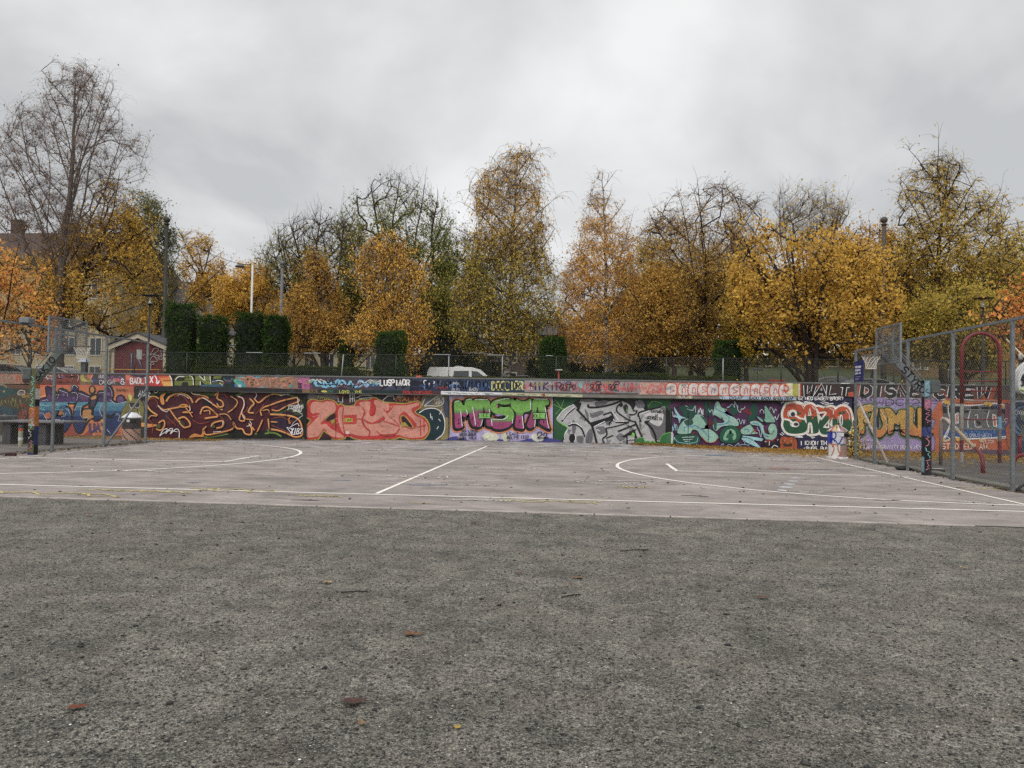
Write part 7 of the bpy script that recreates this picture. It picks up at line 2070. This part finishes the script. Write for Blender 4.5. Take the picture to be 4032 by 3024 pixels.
tree('leafy_tree', 'dark trunk tree between the green column and the yellow maple', 49,
     [(2940, 1490), (2938, 1380), (2930, 1200)],
     O("2850,1130 2930,1060 3010,1130 3030,1300 2960,1410 2860,1400 2830,1270"), base_r=.2, targets=195, twigs=4, twl=.8, up=.3, leaves=15200, lsize=.13, pals=YEL, seed=29)
tree('maple_tree', 'thin orange topped maple around the brown pole', 50,
     [(3440, 1500), (3440, 1300), (3430, 1100)],
     O("3330,930 3400,890 3480,910 3560,950 3590,1100 3580,1300 3480,1400 3360,1350 3320,1150"), base_r=.2, targets=299, twigs=4, twl=.9, up=.5, leaves=15960, lsize=.14, pals=[(176, 112, 34), (186, 134, 40), (196, 150, 50)], bare=(1050, 900, .35), seed=30)
tree('birch_tree', 'tall golden birch with a thin top at the right', 46,
     [(3720, 1500), (3715, 1300), (3690, 1050), (3710, 850), (3735, 650)],
     O("3745,600 3760,640 3825,680 3832,770 3880,770 3935,780 3975,870 3990,950 4010,1060 3990,1180 3960,1300 3860,1390 3700,1400 3600,1390 3530,1280 3520,1060 3530,930 3550,870 3535,780 3560,715 3620,640 3680,620"), base_r=.28, targets=676, twigs=5, twl=.95, up=.2, droop=.5, leaves=29937, lsize=.12, pals=[(146, 118, 40), (170, 136, 46), (188, 148, 54), (128, 110, 42)], bare=(1000, 680, .28), limbs=18, fork=(.15, .97), fan=(26, 56), seed=31, br=.85)
tree('leafy_tree', 'low yellow olive tree behind the arched climbing ladder', 40,
     [(3800, 1510), (3795, 1400), (3770, 1250)],
     O("3560,1250 3680,1160 3800,1130 3920,1180 3990,1280 3980,1400 3900,1470 3740,1450 3600,1430 3540,1350"), base_r=.2, targets=338, twigs=4, twl=.8, up=.2, droop=.15, leaves=25704, lsize=.135, pals=[(116, 106, 38), (150, 130, 44), (172, 138, 50), (98, 94, 36)], seed=32)
tree('leafy_tree', 'olive tree at the right edge behind the cherry', 52,
     [(4100, 1500), (4090, 1300), (4060, 1050)],
     O("3930,1000 4000,900 4100,880 4200,950 4220,1300 4100,1400 3960,1350"), base_r=.25, targets=260, twigs=4, twl=.9, up=.3, leaves=15200, lsize=.15, pals=YOL, bare=(1000, 880, .4), seed=33)
tree('cherry_tree', 'orange red cherry tree at the right edge above the fence', 32,
     [(4180, 1760), (4170, 1500), (4120, 1250)],
     O("3850,1215 3880,1180 3960,1150 3980,1060 4040,1030 4180,1040 4250,1200 4240,1450 4100,1490 4010,1440 3990,1360 3920,1330 3900,1270"), base_r=.15, targets=221, twigs=3, twl=.7, up=.1, droop=.2, leaves=3408, lsize=.16, pals=RED_O, seed=34, k=1.25)
tree('young_tree', 'small shrubby sapling with yellow leaves at the foot of the right fence', 27.6,
     [(3375, 1800), (3372, 1740), (3368, 1690)],
     O("3358,1660 3390,1640 3400,1700 3420,1760 3390,1800 3352,1800 3350,1720"), base_r=.02, targets=52, twigs=3, twl=.25, up=.5, leaves=457, lsize=.075, pals=YEL, seed=35, group='', cat='sapling', lspread=.05)

for i, (px, Y, o_, n, ps, lab) in enumerate((
        (1390, 60, "1300,1150 1380,1100 1460,1140 1480,1300 1420,1420 1330,1420 1290,1300", 11000, OLIVE, 'dark olive tree between the two golden birches left of the middle'),
        (1740, 60, "1640,1150 1740,1080 1830,1120 1860,1300 1800,1420 1680,1430 1630,1300", 12000, OLIVE, 'dark olive tree between the weeping birch and the tallest birch'),
        (2330, 62, "2230,1290 2300,1200 2420,1190 2500,1260 2520,1400 2380,1450 2250,1420", 10000, GOLD, 'golden tree behind the conical orange birch'),
        (2560, 64, "2470,1010 2560,940 2640,960 2680,1100 2660,1300 2560,1380 2470,1300 2440,1150", 11000, YOL, 'yellow olive tree behind the brown gold birch'),
        (2900, 62, "2800,1000 2900,900 3000,960 3030,1150 2990,1350 2880,1400 2790,1300", 13000, BROWNG, 'brown gold tree between the two biggest crowns on the right'),
        (3560, 60, "3440,1050 3540,980 3640,1040 3680,1250 3620,1400 3500,1400 3420,1250", 13000, YOL, 'yellow olive tree behind the brown pole'),
        (1160, 66, "1040,1230 1120,1140 1220,1150 1260,1260 1230,1400 1100,1420", 8000, GOLD, 'golden tree behind the grey ball topped pole'),
        (120, 56, "-40,1050 60,980 180,1000 260,1080 260,1250 180,1380 20,1360 -60,1240", 9000, BROWNG, 'brown gold tree in front of the tall cream building'))):
    tree('leafy_tree', lab, Y, [(px, 1480), (px - 3, 1340), (px + 5, 1180)], O(o_), base_r=.2, targets=260, twigs=4, twl=.9, up=.3, droop=.2, leaves=n, lsize=.15, pals=ps, seed=100 + i)

# far wood beyond the park, one mass
rg = np.random.default_rng(77)
fo = O("-300,1000 300,1150 620,1230 900,1290 1150,1180 1400,1120 1700,1120 1900,1130 2060,1230 2180,1310 2265,1290 2400,1180 2700,1090 3000,1080 3300,1060 3560,1090 3800,1080 4300,1000 4300,1500 -300,1500")
Cn, _, _ = sample_crown(fo, 88, 48000, .02, rg)
Cn[:, 1] += rg.normal(0, 3.0, len(Cn))
Cn = Cn[(Cn[:, 0] > -14) | (Cn[:, 1] > 96)]
wood = leaf_mesh('far_wood', Cn, np.full(len(Cn), .55), pal(Cn, None, [(46, 48, 24), (74, 68, 30), (112, 86, 34), (60, 58, 28)], rg, 78, 1.0), None, rg, (0, 0, 0), .1, .8)
tag(wood, 'far olive and brown wood closing the view between the trees', kind='stuff')


# ------------------------------------------------------------------ clipped evergreen columns, hedges, shrubs
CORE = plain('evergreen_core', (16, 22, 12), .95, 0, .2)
def block_foliage(name, label, cat, group, x0, x1, Y, d, zb, zt, n, lsize, pals, rough=.10, seed=1, rounded=.2, k=1.0):
    rg = np.random.default_rng(seed)
    cx_, hw = (x0 + x1) / 2, (x1 - x0) / 2
    root = empty(name, (cx_, Y, zb), label, cat, group)
    mb = MB()
    N, M = 20, 8
    prof = []
    for i in range(M + 1):
        z = (zt - zb) * i / M
        e = max(0.0, (z - (zt - zb) + rounded * hw * 1.5) / (rounded * hw * 1.5 + 1e-6))
        prof.append((z - (.05 if i == M else 0), max(.05, 1 - .5 * e * e) * .86))
    vs = []
    for z, s_ in prof:
        for j in range(N):
            a = 2 * math.pi * j / N
            c, s2 = math.cos(a), math.sin(a)
            p_ = 4.0; rr = (abs(c) ** p_ + abs(s2) ** p_) ** (-1 / p_)
            vs.append((hw * s_ * rr * c, d / 2 * s_ * rr * s2, z))
    fs = [(i * N + j, i * N + (j + 1) % N, (i + 1) * N + (j + 1) % N, (i + 1) * N + j) for i in range(M) for j in range(N)] + [tuple(M * N + j for j in range(N))]
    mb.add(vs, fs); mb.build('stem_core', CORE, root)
    u = rg.random(n); z = (zt - zb) * rg.random(n) ** .95
    a = rg.random(n) * 6.283
    c, s2 = np.cos(a), np.sin(a)
    rr = (np.abs(c) ** 4 + np.abs(s2) ** 4) ** -.25
    e = np.clip((z - (zt - zb) + rounded * hw * 1.5) / (rounded * hw * 1.5 + 1e-6), 0, 1)
    sh = (1 - .5 * e * e) * (.84 + .16 * rg.random(n))
    top = rg.random(n) < min(.3, hw / (zt - zb + hw) * .5)
    sh = np.where(top, sh * np.sqrt(rg.random(n)), sh); z = np.where(top, (zt - zb) - .02 * rg.random(n), z)
    P = np.stack([cx_ + hw * sh * rr * c, Y + d / 2 * sh * rr * s2, zb + z], 1)
    nz = clump(P, 2.2, seed) * rough
    P += np.stack([nz * c, nz * s2, nz * .9], 1) + rg.normal(0, rough * .35, (n, 3))
    leaf_mesh('foliage', P, lsize * (.7 + 1.0 * rg.random(n) ** 3), pal(P, None, pals, rg, seed + 3, k), root, rg, (cx_, Y, zb), -.35, .5)
    return root
YC = 36.6
def px_block(name, label, cat, group, pxl, pxr, pyt, Y, d, n, lsize, pals, **kw):
    xl, xr = W(pxl, 1400, Y)[0], W(pxr, 1400, Y)[0]
    block_foliage(name, label, cat, group, xl, xr, Y, d, ter(xl, Y) - .1, W((pxl + pxr) / 2, pyt, Y)[2], n, lsize, pals, **kw)
GC = 'clipped evergreen columns behind the wall'
for i, (a, b, t, lab) in enumerate(((660, 768, 1200, 'tallest clipped dark green column, right beside the red hut'), (788, 888, 1258, 'clipped dark green column second from the red hut'), (930, 1046, 1245, 'wide clipped dark green column below the white street light'), (1046, 1128, 1252, 'narrow clipped dark green column touching the wide one'),
                                     (1480, 1586, 1312, 'clipped dark green column in front of the weeping golden birch'), (2140, 2222, 1338, 'clipped dark green column between the brick building and the orange birch'))):
    px_block('clipped_column', lab, 'evergreen column', GC, a, b, t, YC + .1 * (i % 3), 1.2, 9000, .10, DKGR, seed=40 + i, rough=.16, rounded=.45)
px_block('yew_shrub', 'bushy dark green column in front of the dark trunks right of the middle', 'evergreen column', GC, 2815, 2912, 1350, 42, 1.4, 9000, .11, DKGR, seed=50, rough=.16, rounded=.8)
px_block('yew_shrub', 'small dark column far behind the left hedge', 'evergreen column', GC, 1340, 1395, 1345, 47, 1.0, 4000, .12, DKGR, seed=51, rough=.1, rounded=.5)
HG = 'low clipped hedges behind the wall'
HP = [(36, 44, 20), (54, 62, 28), (78, 82, 34), (46, 54, 24)]
px_block('low_hedge', 'low clipped hedge under the left evergreen columns', 'hedge', HG, 765, 1470, 1445, 35.9, 1.0, 22000, .07, HP, seed=60, rough=.05, rounded=.03)
px_block('low_hedge', 'low clipped hedge below the orange birch', 'hedge', HG, 2228, 2640, 1471, 35.9, 1.0, 13000, .07, HP, seed=61, rough=.05, rounded=.03)
px_block('low_hedge', 'lower dark hedge ending at the bushy green column', 'hedge', HG, 2645, 2900, 1484, 35.9, 1.0, 8000, .07, HP, seed=62, rough=.05, rounded=.03)
px_block('low_hedge', 'thin strip of growth in front of the white van', 'hedge', HG, 1600, 2140, 1486, 35.0, .5, 9000, .07, [(60, 64, 28), (92, 90, 40), (70, 70, 32)], seed=63, rough=.06, rounded=.03)
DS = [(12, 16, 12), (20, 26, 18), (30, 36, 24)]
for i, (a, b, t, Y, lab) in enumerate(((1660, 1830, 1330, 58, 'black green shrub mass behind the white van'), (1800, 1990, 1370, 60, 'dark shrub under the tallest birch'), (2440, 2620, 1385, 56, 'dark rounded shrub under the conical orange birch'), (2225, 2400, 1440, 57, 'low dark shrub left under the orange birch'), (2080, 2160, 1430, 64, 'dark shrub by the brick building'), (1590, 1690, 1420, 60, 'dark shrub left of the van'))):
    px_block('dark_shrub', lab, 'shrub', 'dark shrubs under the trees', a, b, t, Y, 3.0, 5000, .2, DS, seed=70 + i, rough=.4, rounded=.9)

# ------------------------------------------------------------------ fallen leaves
def litter(name, n, f, label, size, pals, seed):
    rg = np.random.default_rng(seed)
    P = f(rg, n); n = len(P)
    a = rg.random(n) * 6.28
    d = np.stack([np.cos(a), np.sin(a), rg.normal(0, .25, n)], 1); e = np.stack([-np.sin(a), np.cos(a), rg.normal(0, .25, n)], 1)
    s = (size * (.6 + .8 * rg.random(n)))[:, None]
    V = np.stack([P - d * s * .5, P + e * s * .32, P + d * s * .5, P - e * s * .32], 1)
    V[:, :, 2] = np.maximum(V[:, :, 2], P[:, None, 2] - .004)
    o = np_mesh(name, V.reshape(-1, 3), np.arange(4 * n).reshape(-1, 4), LEAFM, None, (0, 0, 0), cols=pal(P, None, pals, rg, seed + 1, 1.0))
    tag(o, label, kind='stuff')
def zed(x, y, rg, h=.03): return np.array([hgt(a, b) for a, b in zip(x, y)]) + .012 + h * rg.random(len(x))
def f1(rg, n):
    x = 2.0 + 14 * rg.random(n) ** .8; y = 33.25 - np.abs(rg.normal(0, 1.1, n)) * (.5 + 1.9 * np.clip((x - 3) / 4, 0, 1.2))
    return np.stack([x, y, zed(x, y, rg, .05)], 1)[(y > 25.5)]
def f2(rg, n):
    x = -24 + 8.2 * rg.random(n); y = 33.2 - np.abs(rg.normal(0, 1.2, n)); return np.stack([x, y, zed(x, y, rg)], 1)
def f3(rg, n):
    x = -15.85 + rg.normal(0, .16, n); y = 17 + 10 * rg.random(n); return np.stack([x, y, zed(x, y, rg)], 1)
def f4(rg, n):
    x = 8.75 + np.abs(rg.normal(0, .16, n)); y = 15 + 11 * rg.random(n); return np.stack([x, y, zed(x, y, rg, .015)], 1)
def f5(rg, n):
    x = -15 + 24 * rg.random(n); y = 12 + 20 * rg.random(n); return np.stack([x, y, zed(x, y, rg, .004)], 1)
def f6(rg, n):
    x = 9.5 + 9 * rg.random(n); y = 20 + 13 * rg.random(n) ** .7; return np.stack([x, y, zed(x, y, rg, .01)], 1)
def f7(rg, n):
    x = -16 + 20 * rg.random(n); y = 33.28 - np.abs(rg.normal(0, .12, n)); return np.stack([x, y, zed(x, y, rg, .02)], 1)
LP = [(96, 62, 30), (150, 108, 44), (186, 138, 58), (130, 90, 40)]
litter('fallen_leaves', 15000, f1, 'drift of yellow leaves along the foot of the wall on the right', .10, LP, 90)
litter('fallen_leaves', 1800, f2, 'yellow leaves along the wall behind the left fence', .10, LP, 91)
litter('fallen_leaves', 500, f3, 'brown leaves caught under the left fence', .09, [(60, 40, 30), (92, 62, 40), (120, 84, 46)], 92)
litter('fallen_leaves', 260, f4, 'brown leaves caught under the right fence', .08, [(50, 36, 28), (80, 58, 40), (110, 80, 46)], 93)
litter('fallen_leaves', 420, f5, 'stray dark leaves and crumbs scattered over the court', .07, [(50, 36, 32), (80, 58, 46), (36, 30, 30)], 94)
litter('fallen_leaves', 1300, f6, 'yellow leaves scattered over the play yard', .09, LP, 95)
litter('fallen_leaves', 500, f7, 'dark leaves along the foot of the murals', .07, [(60, 46, 34), (96, 72, 46)], 96)
